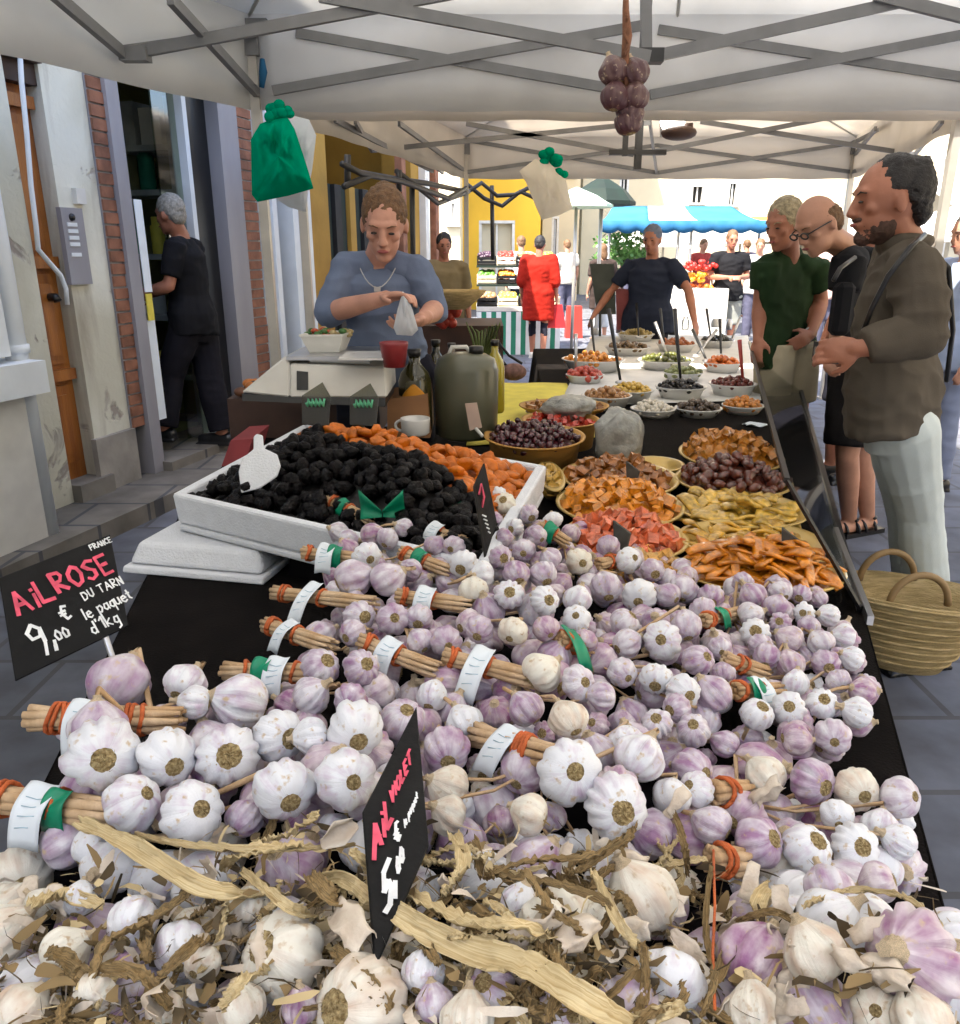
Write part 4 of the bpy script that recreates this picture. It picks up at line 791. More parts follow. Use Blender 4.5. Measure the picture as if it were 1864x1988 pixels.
for a_ in ('anl', 'anr'):
    m_ = MB(); c = J[a_]; ft = J['toe'].normalized(); m_.box(c + ft * .05 - V_((0, 0, .078)), (.10, .28, .025), math.atan2(-ft.x, ft.y))
    sd = V_((-ft.y, ft.x, 0))
    for k in (-.02, .05, .10): m_.tube([c + ft * k + sd * .05 * math.cos(t) + V_((0, 0, -.07 + .055 * math.sin(t))) for t in [j * math.pi / 8 for j in range(9)]], .009, 6)
    m_.tube([c + sd * .045 * math.cos(t) - ft * .04 * abs(math.sin(t)) + V_((0, 0, 0)) for t in [j * math.pi / 8 for j in range(9)]], .008, 6); m_.build('sandal', M['black'], bmn)
cmr = thing('shoulder_bag', 'black shoulder bag hanging at the side of the bald man', 'bag', P(1628, 640, Yc - .3)); m_ = MB(); m_.box(P(1634, 600, Yc - .25), (.08, .08, .22)); o = m_.build('bag_body', cl('blk', (.012, .012, .014)), cmr); bv = o.modifiers.new('bevel', 'BEVEL'); bv.width = .02; m_ = MB(); m_.tube([P(1618, 545, Yc - .32), P(1632, 520, Yc - .3), P(1660, 500, Yc - .2)], .01, 6); m_.build('strap', M['black'], cmr)
# --- tall man at the right
Yt = 2.5
J = dict(head=P(1722, 392, Yt), neck=P(1758, 478, Yt + .03), shl=P(1778, 524, Yt - .20), shr=P(1740, 505, Yt + .22), ell=P(1792, 650, Yt - .25), wrl=P(1675, 676, Yt - .24), elr=P(1720, 640, Yt + .28), wrr=P(1668, 690, Yt + .10), hpl=P(1750, 800, Yt - .09), hpr=P(1732, 790, Yt + .11))
J['hl'] = P(1618, 680, Yt - .20); J['hr'] = P(1625, 690, Yt + .05); J['knl'] = P(1786, 990, Yt + .02); J['knr'] = P(1762, 985, Yt + .20); J['anl'] = G(1806, 1252, .09); J['anr'] = G(1786, 1225, .09); J['toe'] = V_((-1, -.25, 0))
def hair_tall(m, H, B, s):
    m.ellip(H(0, -.070, .030), (.082 * s, .058 * s, .085 * s), B, 16, 12); m.ellip(H(0, -.020, .046), (.077 * s, .074 * s, .084 * s), B, 14, 10); m.ellip(H(0, -.085, -.035), (.06 * s, .035 * s, .045 * s), B, 12, 8)
    rr = random.Random(4)
    for k in range(60):
        a = rr.uniform(0, 6.28); b = rr.uniform(-.6, 1.3); m.ellip(H(.070 * math.cos(a) * math.cos(b * .6), -.062 + .040 * math.sin(a), .03 + .070 * math.sin(b)), (.015 * s,) * 3, B, 8, 6)
grn = mat('cloth_greygreen', (.105, .088, .068), .9, .15, 4, .15, 300, spec=.12)
tm = person('tall dark haired man in grey brown shirt and pale trousers standing at the right', V_((J['hpl'].x, Yt, 0)), J, V_((-.96, .10, -.12)), M['skin_r'], HK, dict(shirt=dict(m=grn, sleeve=1.93, hem=-.07, collar=1, g=.020, belly=.02, fold=.016), pants=dict(m=mat('cloth_mint', (.62, .68, .66), .85, .08, 5, .15, 300), to=1.98, g=.010, wide=1.0, fold=.006), shoes=M['black']), s=1.0, vox=.0056, hairfn=hair_tall, up=V_((-.1, 0, 1)), beard=mat('stubble', (.085, .045, .032), .8, .3, 60, .5, 200), fat=.97, tx=V_((-1, -.05, 0)), palm={'l': V_((0, .8, -.3)), 'r': V_((0, -.8, .2))}, curl=.7)
m_ = MB(); 
m_.tube([P(1795, 455, Yt - .10), P(1768, 480, Yt - .27), P(1725, 535, Yt - .25), P(1692, 600, Yt - .22), P(1672, 655, Yt - .20)], .008, 6); m_.tube([P(1796, 475, Yt + .05), P(1842, 520, Yt - .05), P(1850, 640, Yt + .02), P(1838, 740, Yt + .1)], .008, 6); m_.build('camera_strap', M['black'], tm)
ph = thing('camera', 'small black camera held in the tall man hand', 'camera', P(1606, 690, Yt - .05)); m_ = MB(); m_.box(P(1604, 684, Yt - .04), (.05, .08, .06)); m_.tube([P(1600, 684, Yt - .04), P(1585, 686, Yt - .04)], .022, 12); o = m_.build('camera_body', M['black'], ph)
# --- generic people further away
def walker(label, px, py, Y, h, ang, wear, skin, hair, hf=None, z0=0, vox=.014, beard=False, fat=1.0, **k):
    x = P(px, py, Y).x; J, f, s = stand(x, Y, h, ang, z0, **k); 
    return person(label, V_((x, Y, z0)), J, (f + V_((0, 0, -.2))), skin, hair, wear, s=s, vox=vox, hairfn=hf, beard=beard, fat=fat, tx=f, curl=.4), J, f
wr_, J, f = walker('woman in red dress over black leggings walking away with a red bag', 1046, 560, 11.6, 1.66, R(-12), dict(shirt=dict(m=cl('red', (.34, .018, .010)), sleeve=1.3, hem=-.34, g=.040, fold=.009, name='dress'), pants=dict(m=cl('dk', (.02, .02, .03)), to=1.45, g=-.006), shoes=M['offwhite']), M['skin_r'], HK, short_hair(), stride=.14)
m_ = MB(); c = J['wrr'] - V_((0, 0, .22)); m_.hexa([c + V_((-.12, -.05, -.18)), c + V_((.14, -.05, -.18)), c + V_((.14, .05, -.18)), c + V_((-.12, .05, -.18))], [c + V_((-.07, -.02, .14)), c + V_((.08, -.02, .14)), c + V_((.08, .02, .14)), c + V_((-.07, .02, .14))]); tag(m_.build('shopping_bag', mat('red_bag', (.55, .015, .02), .5, .2)), 'red shopping bag carried by the woman in red', 'bag')
walker('man in navy V-neck and grey cap leaning on the far end of the stall', 1262, 560, 7.1, 1.66, R(150), dict(shirt=dict(m=cl('navy', (.028, .035, .060)), sleeve=.75, hem=-.08, g=.014, fold=.012), pants=dict(m=cl('dk', (.02, .02, .03)))), M['skin_r'], mat('cap_grey', (.14, .17, .24), .8), short_hair(), fat=1.15, arms=dict(elr=(.35, .05, 1.20), wrr=(.42, .25, 1.0), ell=(-.38, .10, 1.22), wrl=(-.52, .34, .98)), vox=.010)
walker('man in black printed T-shirt and grey shorts looking at his phone', 1412, 560, 11.2, 1.72, R(180), dict(shirt=dict(m=cl('blk', (.012, .012, .014)), sleeve=.7, hem=-.08, g=.025, fold=.012), pants=dict(m=cl('grey', (.24, .25, .23)), to=.95, g=.03, name='shorts'), shoes=M['black']), M['skin_r'], HB_, short_hair(), arms=dict(elr=(.26, .02, 1.16), wrr=(.07, .26, 1.16), ell=(-.26, .02, 1.16), wrl=(-.07, .26, 1.16)))
walker('man in beige shirt standing behind the produce stand', 862, 520, 8.2, 1.62, R(-170), dict(shirt=dict(m=cl('beige', (.22, .17, .09)), sleeve=.8, hem=-.08, g=.025), pants=dict(m=cl('brown', (.06, .045, .03)))), M['skin_r'], HK, short_hair())
walker('man in white shirt seen from behind past the crates', 1012, 500, 15, 1.72, R(10), dict(shirt=dict(m=cl('white', (.66, .66, .64)), sleeve=.8, hem=-.08, g=.03), pants=dict(m=cl('dk', (.02, .02, .03)))), M['skin'], HB_, short_hair())
walker('person in dark top and white shawl in the sunny gap', 1170, 520, 14, 1.58, R(20), dict(shirt=dict(m=cl('dkb', (.05, .035, .03)), sleeve=.8, hem=-.3, g=.03, name='dress'), pants=dict(m=cl('white', (.66, .66, .64)), to=1.6)), M['skin'], HB_, short_hair(long=.3))
walker('person with reddish face half hidden between the bald man and tall man', 1695, 470, 5.2, 1.70, R(110), dict(shirt=dict(m=cl('dkgrey', (.05, .05, .055)), sleeve=.8, hem=-.08), pants=dict(m=cl('dk', (.02, .02, .03)), to=.95, name='shorts'), shoes=M['black']), M['skin_r'], HB_, short_hair())
walker('person in pale blue shirt and jeans at the right edge behind the tall man', 1868, 560, 5.0, 1.66, R(95), dict(shirt=dict(m=cl('pblue', (.38, .46, .62)), sleeve=1.5, hem=-.12, g=.03), pants=dict(m=cl('jeans', (.20, .23, .32)), g=.02), shoes=M['black']), M['skin'], HG, short_hair())
for k, (px, Y, h, a, c_, lb) in enumerate(((1360, 17, 1.7, 200, (.4, .06, .05), 'passer by in dark red top beyond the far fruit display'), (1470, 14, 1.66, 160, (.5, .48, .45), 'passer by in pale top left of the green polo man'), (1445, 19, 1.72, 20, (.06, .06, .10), 'passer by in dark blue far beyond the stall'), (1610, 12, 1.7, 190, (.5, .35, .32), 'passer by in pink top between green polo and bald man'), (1100, 18, 1.7, 20, (.55, .52, .45), 'passer by in cream top in the white glare'), (1225, 19, 1.68, 170, (.3, .3, .32), 'passer by in grey beyond the navy man'))):
    walker(lb, px, 540, Y, h, R(a), dict(shirt=dict(m=cl('far%d' % k, c_), sleeve=.7, hem=-.1, g=.03), pants=dict(m=cl('fard%d' % k, (.08, .08, .12)), g=.02)), M['skin'], HB_, short_hair(), vox=.022)
# ================================================================ STALL TABLE
TZ = .74
def xr(Y): return .80 + .34 * (Y - 1.53)
tb = thing('stall_table', 'long stall table under a black cloth', 'table', (.4, 3, 0))
left = [(-.55, -.3), (-.57, .75), (-.76, 1.67), (-.86, 2.2), (-.95, 3.35), (.30, 3.4), (.42, 6.3)]
right = [(xr(6.3), 6.3), (xr(-.3), -.3)]
poly = [Vector((x, y, TZ)) for x, y in left + right]
m_ = MB(); m_.hexa([p - Vector((0, 0, .03)) for p in poly][::-1], poly[::-1]); m_.build('tabletop', M['cloth'], tb)
# draped sides, gently folded
pl = poly + [poly[0]]
m_ = MB()
for a, b in zip(pl[:-1], pl[1:]):
    L_ = (b - a).length; out = Vector(((b - a).y, -(b - a).x, 0)).normalized(); out = -out
    if (a + b).length > 0: 
        mid = (a + b) / 2 - Vector((.4, 2.6, TZ))
        if out.dot(Vector((mid.x, mid.y, 0))) < 0 and L_ < 3: out = -out
    nu = max(6, int(L_ * 26))
    m_.grid(lambda u, v: a.lerp(b, u) + out * (.004 + v * (.05 + .035 * math.sin(u * L_ * 17 + n3((u * L_ * 4, 0, a.x), 1) * 4))) - Vector((0, 0, .002 + v * .66)), nu, 6, thick=.002)
m_.build('cloth_drape', M['cloth'], tb)
for x, y in ((-.45, 0), (.1, 0), (.8, 3), (0, 3), (.7, 5.9), (2, 5.9)):
    m_ = MB(); m_.tube([(x, y, 0), (x, y, TZ - .03)], .02); m_.build('leg', M['chrome'], tb)
# dark risers under the garlic
def riser(name, pts, z0, z1, label):
    m_ = MB(); m_.hexa([Vector((x, y, z0)) for x, y in pts], [Vector((x * .98, y, z1)) for x, y in pts]); return tag(m_.build(name, M['riser']), label, 'box')
riser('display_box', [(-.48, .30), (.26, .30), (.26, .80), (-.48, .80)], TZ + .002, .835, 'dark display box buried under the nearest white garlic')
riser('display_box', [(-.20, .82), (.24, .82), (.24, 1.45), (-.12, 1.45)], TZ + .002, .795, 'dark display box buried under the heap of rose garlic')
# yellow cloth on the table behind
m_ = MB(); q = [G(905, 868, TZ), G(1165, 850, TZ), G(1100, 745, TZ), G(930, 745, TZ)]
m_.grid(lambda u, v: q[0].lerp(q[1], u).lerp(q[3].lerp(q[2], u), v) + Vector((0, 0, .006 + .004 * math.sin(u * 11) * math.sin(v * 9))), 16, 16, thick=.003)
tag(m_.build('yellow_cloth', M['yellow']), 'bright yellow cloth under the canister and tubs', 'cloth')

# ---------------------------------------------------------------- glass guard on the right
gg = thing('glass_guard', 'leaning clear glass guard along the right edge of the stall', 'sneeze guard', G(1671, 1182, TZ))
b0_ = G(1671, 1182, TZ + .01); b1_ = G(1551, 741, TZ + .01); t0_ = G(1528, 933, .97); t1_ = G(1455, 664, .97)
b0_ = b1_ + (b0_ - b1_) * 1.0; dirg = (t1_ - t0_).normalized(); t0x = t0_ - dirg * .0
m_ = MB(); th = Vector((.004, 0, 0))
m_.grid(lambda u, v: b0_.lerp(b1_, u).lerp(t0_.lerp(t1_, u), v), 40, 10, thick=.004); m_.build('glass_pane', GUARD, gg)
for a, b, w_, mt in ((b0_, b1_, .014, 'black'), (t0_, t1_, .012, 'black'), (b0_, t0_, .008, 'black'), (b1_, t1_, .012, 'metal')):
    m_ = MB(); m_.bar(a, b, w_); m_.build('edge_rail', M[mt], gg)
m_ = MB(); m_.bar(G(1622, 1030, TZ + .012), G(1690, 1205, TZ + .012), .012, .02); tag(m_.build('metal_strip', M['metal']), 'short bright metal strip lying along the table edge', 'strip')

# ---------------------------------------------------------------- polystyrene tray with prunes and apricots
RZ = .905
A, B, C_, D_ = G(333, 958, RZ), G(950, 1098, RZ), G(1062, 903, RZ), G(590, 822, RZ)
def inset(q, d):
    c = sum(q, Vector()) / 4; return [c + (p - c) * (1 - d) for p in q]
tray = thing('polystyrene_tray', 'wide white polystyrene tray holding prunes and dried apricots', 'tray', (A + C_) / 2 - Vector((0, 0, .10)))
Q = [A, B, C_, D_]; ctr = sum(Q, Vector()) / 4
m_ = MB(); wl = .035; zb_ = RZ - .095
Qi = [ctr + (p - ctr) * .93 for p in Q]; lo = lambda L, z: [Vector((p.x, p.y, z)) for p in L]
m_.hexa(lo([ctr + (p - ctr) * .985 for p in Q], zb_), lo([ctr + (p - ctr) * .985 for p in Q], zb_ + .02))
for i in range(4):
    a, b, c, d = Q[i], Q[(i + 1) % 4], Qi[(i + 1) % 4], Qi[i]
    m_.hexa(lo([ctr + (a - ctr) * .985, ctr + (b - ctr) * .985, c, d], zb_ + .02), lo([a, b, c, d], RZ))
o = m_.build('tray_body', M['poly'], tray); bv = o.modifiers.new('bevel', 'BEVEL'); bv.width = .007; bv.segments = 2
# polystyrene box underneath (left)
bx = thing('polystyrene_box', 'white polystyrene box with rounded lid under the left of the tray', 'box', G(380, 1120, TZ))
p0, p1 = G(236, 1112, TZ + .002), G(512, 1137, TZ + .002); dv = (p1 - p0); up_ = Vector((-dv.y, dv.x, 0)).normalized() * .55
for z0, z1, s_, nm in ((TZ + .002, TZ + .018, 1.0, 'box_rim'), (TZ + .019, zb_ - .002, .95, 'box_body')):
    m_ = MB(); c = (p0 + p1 + p0 + p1 + up_ * 2) / 4
    base = [p0, p1, p1 + up_, p0 + up_]; f = lambda p, k, z: Vector((c.x + (p.x - c.x) * k, c.y + (p.y - c.y) * k, z))
    m_.hexa([f(p, s_, z0) for p in base], [f(p, s_ * (.985 if nm == 'box_rim' else .90), z1) for p in base])
    o = m_.build(nm, M['poly'], bx); bv = o.modifiers.new('bevel', 'BEVEL'); bv.width = .012 if nm != 'box_rim' else .005; bv.segments = 3
bo = riser('support_box', [tuple(G(560, 1120, TZ).xy), tuple(G(900, 1190, TZ).xy), tuple(((C_ + ctr) / 2).xy), tuple(((D_ + ctr) / 2).xy)], TZ + .003, zb_ - .003, 'dark box holding up the right of the polystyrene tray')

# ---------------------------------------------------------------- dried fruit pieces
def blob(r, seed, amp=.22, f=1.6, n=12, k=8):
    m = MB(); m.ellip((0, 0, 0), r, n=n, k=k)
    for i, v in enumerate(m.v):
        d = 1 + amp * n3(Vector((v.x / r[0], v.y / r[1], v.z / r[2])) * f + Vector((seed * 7.3, 0, 0))) + amp * .4 * n3(Vector((v.x / r[0], v.y / r[1], v.z / r[2])) * f * 2.7 + Vector((seed, 5, 0)))
        m.v[i] = v * d
    return m
def chunk(r, seed):
    m = MB(); m.box((0, 0, 0), (r * 1.5, r * 1.3, r * 1.1)); rr = random.Random(seed)
    m.v = [v + Vector([rr.uniform(-.22, .22) * r for _ in range(3)]) for v in m.v]; return m
def strip(L, w_, seed):
    m = MB(); rr = random.Random(seed); bend = rr.uniform(-.8, .8); tw = rr.uniform(-1, 1)
    def fn(u, v):
        a = (v - .5) * bend * 1.6; p = Vector(((v - .5) * L, math.sin(a * 1.5) * L * .12, -abs(v - .5) ** 2 * L * .5 + .15 * w_ * math.sin(v * 7)))
        q = Vector((0, math.cos(tw * (v - .5)), math.sin(tw * (v - .5)))) * (u - .5) * w_ * (1 - .3 * abs(2 * v - 1) ** 3); return p + q
    m.grid(fn, 3, 10, thick=w_ * .28); return m
PRM = [blob((.021, .017, .014), s, .35, 2.2).mesh('prune', mat('prune', (.0022, .0012, .0016), .36, .5, 60, .6, 180, spec=.16)) for s in range(5)]
APM = [blob((.021, .020, .011), s + 9, .3, 1.8).mesh('apricot', mat('dried_apricot', (.60, .15, .003), .42, .3, 30, .4, 90)) for s in range(5)]
def bary(u, v): return Qi[0].lerp(Qi[1], u).lerp(Qi[3].lerp(Qi[2], u), v)
def rq(rr): return Quaternion((rr.gauss(0, 1), rr.gauss(0, 1), rr.gauss(0, 1), rr.gauss(0, 1))).normalized()
def flatq(rr, tl=.5):
    return (Quaternion(Vector((rr.gauss(0, 1), rr.gauss(0, 1), 0)).normalized(), rr.uniform(0, tl)) @ Quaternion((0, 0, 1), rr.uniform(0, 6.28)))
def prune_side(u, v):      # >0 prune side
    p = bary(u, v); q = Vector((p.x, p.y))
    s0 = G(590, 850, .93); s1 = G(1000, 985, .93); d = Vector((s1.x - s0.x, s1.y - s0.y)); e = Vector((p.x - s0.x, p.y - s0.y)); return -(d.x * e.y - d.y * e.x)
rr = random.Random(21)
def heapz(u, v):
    e = min(u, 1 - u, v, 1 - v); return RZ - .035 + .075 * min(1, e * 4.2) * (1 + .35 * n3((u * 3, v * 3, 1), 1.5)) + .035 * math.exp(-((u - .42) ** 2 + (v - .45) ** 2) * 9)
for mt, side, nm, lb in ((mat('prune_bed', (.004, .003, .0035), .5, .4, 40), 1, 'prune_bed', 'dark mass of prunes filling the tray under the top layer'), (mat('apricot_bed', (.45, .10, .008), .6, .3, 40), -1, 'apricot_bed', 'orange mass of apricots filling the tray under the top layer')):
    m_ = MB()
    N_ = 40
    for i in range(N_):
        for j in range(N_):
            c4 = [(i / N_, j / N_), ((i + 1) / N_, j / N_), ((i + 1) / N_, (j + 1) / N_), (i / N_, (j + 1) / N_)]
            if (prune_side((i + .5) / N_, (j + .5) / N_) > 0) != (side > 0): continue
            m_.add([Vector((*bary(u, v).xy, heapz(u, v) - .016)) for u, v in c4], [(0, 1, 2, 3)])
    stuff(m_.build(nm, mt), lb, 'dried fruit')
cnt = {1: 0, -1: 0}; placed = []
for t_ in range(9000):
    u, v = rr.random(), rr.random(); s_ = 1 if prune_side(u, v) > 0 else -1
    if cnt[s_] >= (290 if s_ > 0 else 210): continue
    p = Vector((*bary(u, v).xy, heapz(u, v) + rr.uniform(-.008, .014)))
    if any((p - q).length < .023 for q in placed): continue
    placed.append(p); cnt[s_] += 1
    if s_ > 0: o = inst('prune', rr.choice(PRM), p, rq(rr), rr.uniform(.85, 1.25)); tag(o, 'black wrinkled prune heaped in the white polystyrene tray', 'prune', 'prunes in the polystyrene tray')
    else: o = inst('dried_apricot', rr.choice(APM), p, flatq(rr, 1.2), rr.uniform(.9, 1.25)); tag(o, 'orange dried apricot heaped in the white polystyrene tray', 'apricot', 'dried apricots in the polystyrene tray')

# white scoop (teardrop) stuck in prunes
m_ = MB(); pr_ = [(498, 842), (510, 845), (512, 870), (538, 882), (545, 905), (538, 925), (505, 948), (468, 957), (463, 915), (470, 890), (492, 872), (492, 848)]
t_ = 1.88; front = [T(x, y, t_ + (y - 900) * -.0002) for x, y in pr_]; nrm_ = Vector((.1, -.9, .35)).normalized() * .006
m_.hexa(front, [p - nrm_ for p in front]); o = m_.build('scoop', M['poly']); tag(o, 'white teardrop plastic scoop stuck in the prunes', 'scoop'); bv = o.modifiers.new('bevel', 'BEVEL'); bv.width = .002
# transparent price tags with green scribbles
mt_tag = mat_glass('tag_plastic', (.42, .42, .36), .03, .4, .5)
greenw = mat('green_ink', (.15, .55, .32), .6, .1)
for (cx, cy, t_, lb) in ((612, 790, 2.42, 'grey translucent price tag with green scribble, left of two above the prunes'), (705, 792, 2.46, 'grey translucent price tag with green scribble, right of two above the prunes')):
    tg = thing('price_tag', lb, 'price tag', T(cx, cy + 50, t_)); m_ = MB()
    q = [T(cx - 26, cy + 32, t_), T(cx + 26, cy + 36, t_), T(cx + 30, cy - 20, t_), T(cx + 14, cy - 48, t_), T(cx - 26, cy - 22, t_)]; n_ = Vector((0, .004, 0)); m_.hexa(q, [p + n_ for p in q]); m_.build('tag_plate', mt_tag, tg)
    m_ = MB(); m_.tube([T(cx - 18 + 36 * k / 14, cy - 8 + 9 * math.sin(k * 2.1), t_ - .01) for k in range(15)], .0035, 5); m_.build('scribble', greenw, tg)
    m_ = MB(); m_.tube([T(cx, cy + 34, t_ + .005), T(cx + 3, cy + 80, t_ + .005)], .004); m_.build('stick', M['black'], tg)

# ---------------------------------------------------------------- bowls of candied fruit
def ell_of(x0, x1, y0, y1, z):
    """world ellipse of a rim read as a pixel box"""
    l = G(x0, (y0 + y1) / 2, z); r = G(x1, (y0 + y1) / 2, z); n = G((x0 + x1) / 2, y1, z); f = G((x0 + x1) / 2, y0, z)
    return (l + r) / 2 * .5 + (n + f) / 2 * .5, (r - l).length / 2, (f - n).length / 2
NUM = {}
def fruit_bowl(name, label, rim, z, mtb, h=.07, bot=.62, kind=None, fm=None, n=0, dome=.05, frlabel='', frname='', grp='', sc=1.0, lip=.006, ry=None, bed=None, spread=.9):
    c, rx, ryy = ell_of(*rim, z); ryy = ry or ryy
    b = None
    m_ = MB(); k = ryy / rx
    prof = [(rx * bot * .2, -h), (rx * bot, -h), (rx * .93, -.012), (rx, -.004), (rx + lip, 0), (rx + lip, .004), (rx - .004, .003), (rx * .90, -.012), (rx * bot * .95, -h + .006), (.01, -h + .006)]
    m_.lathe(c, prof, 40, sy=k); b = tag(m_.build('bowl' if name is None else name, mtb), label, name.split('_')[-1])
    if kind is None: return b, c, rx, ryy
    rr = random.Random(sum(map(ord, label)))
    def hz(x, y): d = min(1, math.hypot(x, y)); return -.02 + dome * (1 - d ** 2) + .012 * n3((x * 3, y * 3, rx * 9), 1)
    m_ = MB()
    m_.grid(lambda u, v: c + Vector((rx * .88 * v * math.cos(u * 6.2832), ryy * .88 * v * math.sin(u * 6.2832), hz(v * .88 * math.cos(u * 6.2832), v * .88 * math.sin(u * 6.2832)) - .012)), 24, 6)
    stuff(m_.build(frname + '_bed', bed or fm[0].materials[0]), 'fruit mass under the top layer in the ' + label, 'dried fruit')
    pl_ = []; tries = 0
    while len(pl_) < n and tries < n * 30:
        tries += 1; a = rr.uniform(0, 6.2832); d = math.sqrt(rr.random()) * spread; x, y = d * math.cos(a), d * math.sin(a)
        p = c + Vector((x * rx, y * ryy, hz(x, y) + rr.uniform(-.004, .012)))
        if any((p - q).length < kind[1] for q in pl_): continue
        pl_.append(p); q_ = rq(rr) if kind[0] == 'c' else flatq(rr, .7)
        o = inst(frname, rr.choice(fm), p, q_, sc * rr.uniform(.8, 1.2)); tag(o, frlabel, kind[2], grp)
    return b, c, rx, ryy
def fmat(n, c, r=.3): return mat(n, c, r, .45, 40, .4, 90, coat=.7)
def chunks(n, c, r): return [chunk(r, s).mesh(n, fmat(n, c)) for s in range(4)]
def strips(n, c, L, w_): return [strip(L, w_, s).mesh(n, fmat(n, c, .28)) for s in range(6)]
gold = M['gold']
specs = [
 ('gold rimmed bowl of yellow candied pieces beside the tray corner', (1046, 1092, 900, 950), .80, ('c', .018, 'candied fruit'), chunks('yellow_piece', (.55, .33, .06), .013), 24, .02, 'pale yellow candied piece in the small bowl beside the tray', 'candied_piece'),
 ('gold bowl of golden brown candied fruit at the back of the right column', (1325, 1512, 856, 912), .79, ('c', .02, 'candied fruit'), chunks('amber_piece', (.50, .19, .02), .017), 90, .09, 'golden brown candied piece in the back bowl of the right column', 'candied_piece'),
 ('gold bowl of dark red dates second from the back of the right column', (1316, 1530, 905, 962), .79, ('c', .021, 'date'), [blob((.02, .014, .012), s, .3).mesh('date', fmat('date', (.11, .022, .010))) for s in range(4)], 90, .08, 'dark red brown date in the second bowl of the right column', 'date'),
 ('gold bowl of pale pineapple slices in the middle of the right column', (1318, 1560, 955, 1022), .79, ('s', .03, 'candied fruit'), strips('pineapple_slice', (.68, .42, .06), .09, .035), 34, .035, 'pale yellow pineapple slice in the middle right bowl', 'pineapple_slice'),
 ('gold bowl of mango strips nearly hidden behind the papaya bowl', (1322, 1592, 1012, 1088), .79, ('s', .03, 'candied fruit'), strips('mango_strip', (.72, .38, .03), .09, .03), 30, .02, 'golden mango strip in the bowl behind the papaya', 'mango_strip'),
 ('gold bowl of orange papaya strips nearest of the right column', (1325, 1632, 1066, 1150), .79, ('s', .020, 'candied fruit'), strips('papaya_strip', (.80, .24, .01), .12, .024), 80, .07, 'bright orange papaya strip in the nearest right bowl', 'papaya_strip'),
 ('gold bowl of brown candied peel at the back of the left column', (1092, 1312, 893, 962), .79, ('c', .022, 'candied fruit'), chunks('peel_piece', (.34, .12, .02), .017), 80, .065, 'brown candied peel in the back bowl of the left column', 'candied_piece'),
 ('gold bowl of orange candied cubes in the middle of the left column', (1083, 1322, 940, 1020), .79, ('c', .022, 'candied fruit'), chunks('orange_cube', (.74, .25, .015), .017), 100, .07, 'orange candied cube in the middle left bowl', 'candied_cube'),
 ('gold bowl of salmon pink candied cubes nearest of the left column', (1100, 1330, 1000, 1086), .79, ('c', .02, 'candied fruit'), chunks('salmon_cube', (.78, .16, .06), .016), 110, .06, 'salmon pink candied cube in the nearest left bowl', 'candied_cube'),
 ('gold bowl of honey candied ginger partly under the garlic', (1150, 1335, 1062, 1150), .785, ('c', .022, 'candied fruit'), chunks('ginger_piece', (.62, .32, .06), .017), 70, .035, 'honey coloured ginger piece beside the garlic heap', 'candied_piece'),
]
for lb, rim, z, kd, fm, n, dome, fl, fn in specs:
    spr = .74 if 'papaya' in fn else .9
    fruit_bowl('fruit_bowl', lb, rim, z, gold, kind=kd, fm=fm, n=n, dome=dome, frlabel=fl, frname=fn, grp='fruit in the ' + lb.split(' of ')[0] + ' of ' + lb.split(' of ')[1].split(' ')[0] + ' ' + fl.split(' ')[0], h=.052, spread=spr)
m_ = MB(); c = G(1230, 925, .81); fruit_bowl('fruit_bowl', 'small empty gold bowl between the two fruit columns', (1225, 1325, 888, 915), .79, gold, h=.04)
# little slate markers
for (x, y, lb) in ((1538, 1062, 'small dark slate marker leaning in the papaya strips'), (1212, 1048, 'small dark slate marker in the salmon cubes'), (1232, 925, 'small dark marker in the brown peel')):
    m_ = MB(); c = G(x, y, .84); m_.hexa([c + Vector((-.018, 0, -.05)), c + Vector((.0, 0, -.06)), c + Vector((.004, .004, -.06)), c + Vector((-.014, .004, -.05))], [c + Vector((-.028, 0, .045)), c + Vector((.012, 0, .015)), c + Vector((.016, .004, .015)), c + Vector((-.024, .004, .045))])
    tag(m_.build('slate_marker', mat('slate_grey', (.06, .06, .055), .5, .3, 30)), lb, 'price marker')

# tubs further back
OL = lambda nm, c, r, i: [blob((r * 1.1, r, r * .9), s, .15).mesh(nm, mat(nm + '_%d' % i, c, .3, .3, 60, coat=.4)) for s in range(3)]
fruit_bowl('wooden_tub', 'wide wooden tub heaped with dark red dried fruit', (942, 1133, 822, 872), .845, M['tub'], h=.10, bot=.86, kind=('c', .017, 'dried fruit'), fm=[blob((.014, .011, .009), s, .3).mesh('dried_cherry', fmat('dried_cherry', (.06, .006, .012))) for s in range(4)], n=120, dome=.055, frlabel='dark red dried cherry in the wide wooden tub', frname='dried_cherry', grp='cherries in the wide tub')
fruit_bowl('wooden_tub', 'wooden tub behind the wide one with red fruit', (1015, 1162, 800, 830), .84, M['tub'], h=.10, bot=.86, kind=('c', .02, 'dried fruit'), fm=chunks('red_piece', (.45, .04, .02), .012), n=50, dome=.02, frlabel='red dried piece in the tub behind the wide one', frname='red_piece', grp='fruit in the rear tub')
fruit_bowl('shallow_bowl', 'shallow orange bowl of brown fruit behind the tubs', (1010, 1180, 775, 800), .80, M['tub'], h=.05, bot=.6, kind=('c', .02, 'dried fruit'), fm=chunks('brown_piece', (.35, .15, .04), .014), n=60, dome=.03, frlabel='light brown piece in the shallow orange bowl', frname='brown_piece', grp='fruit in the shallow bowl')
def bagblob(name, label, cx, cy, t_, r, mt, cat):
    m = blob(r, cx * .01, .3, 1.5, 24, 16); c = T(cx, cy, t_); m.v = [v * (1 + .05 * n3(v * 60)) + c for v in m.v]; return tag(m.build(name, mt), label, cat)
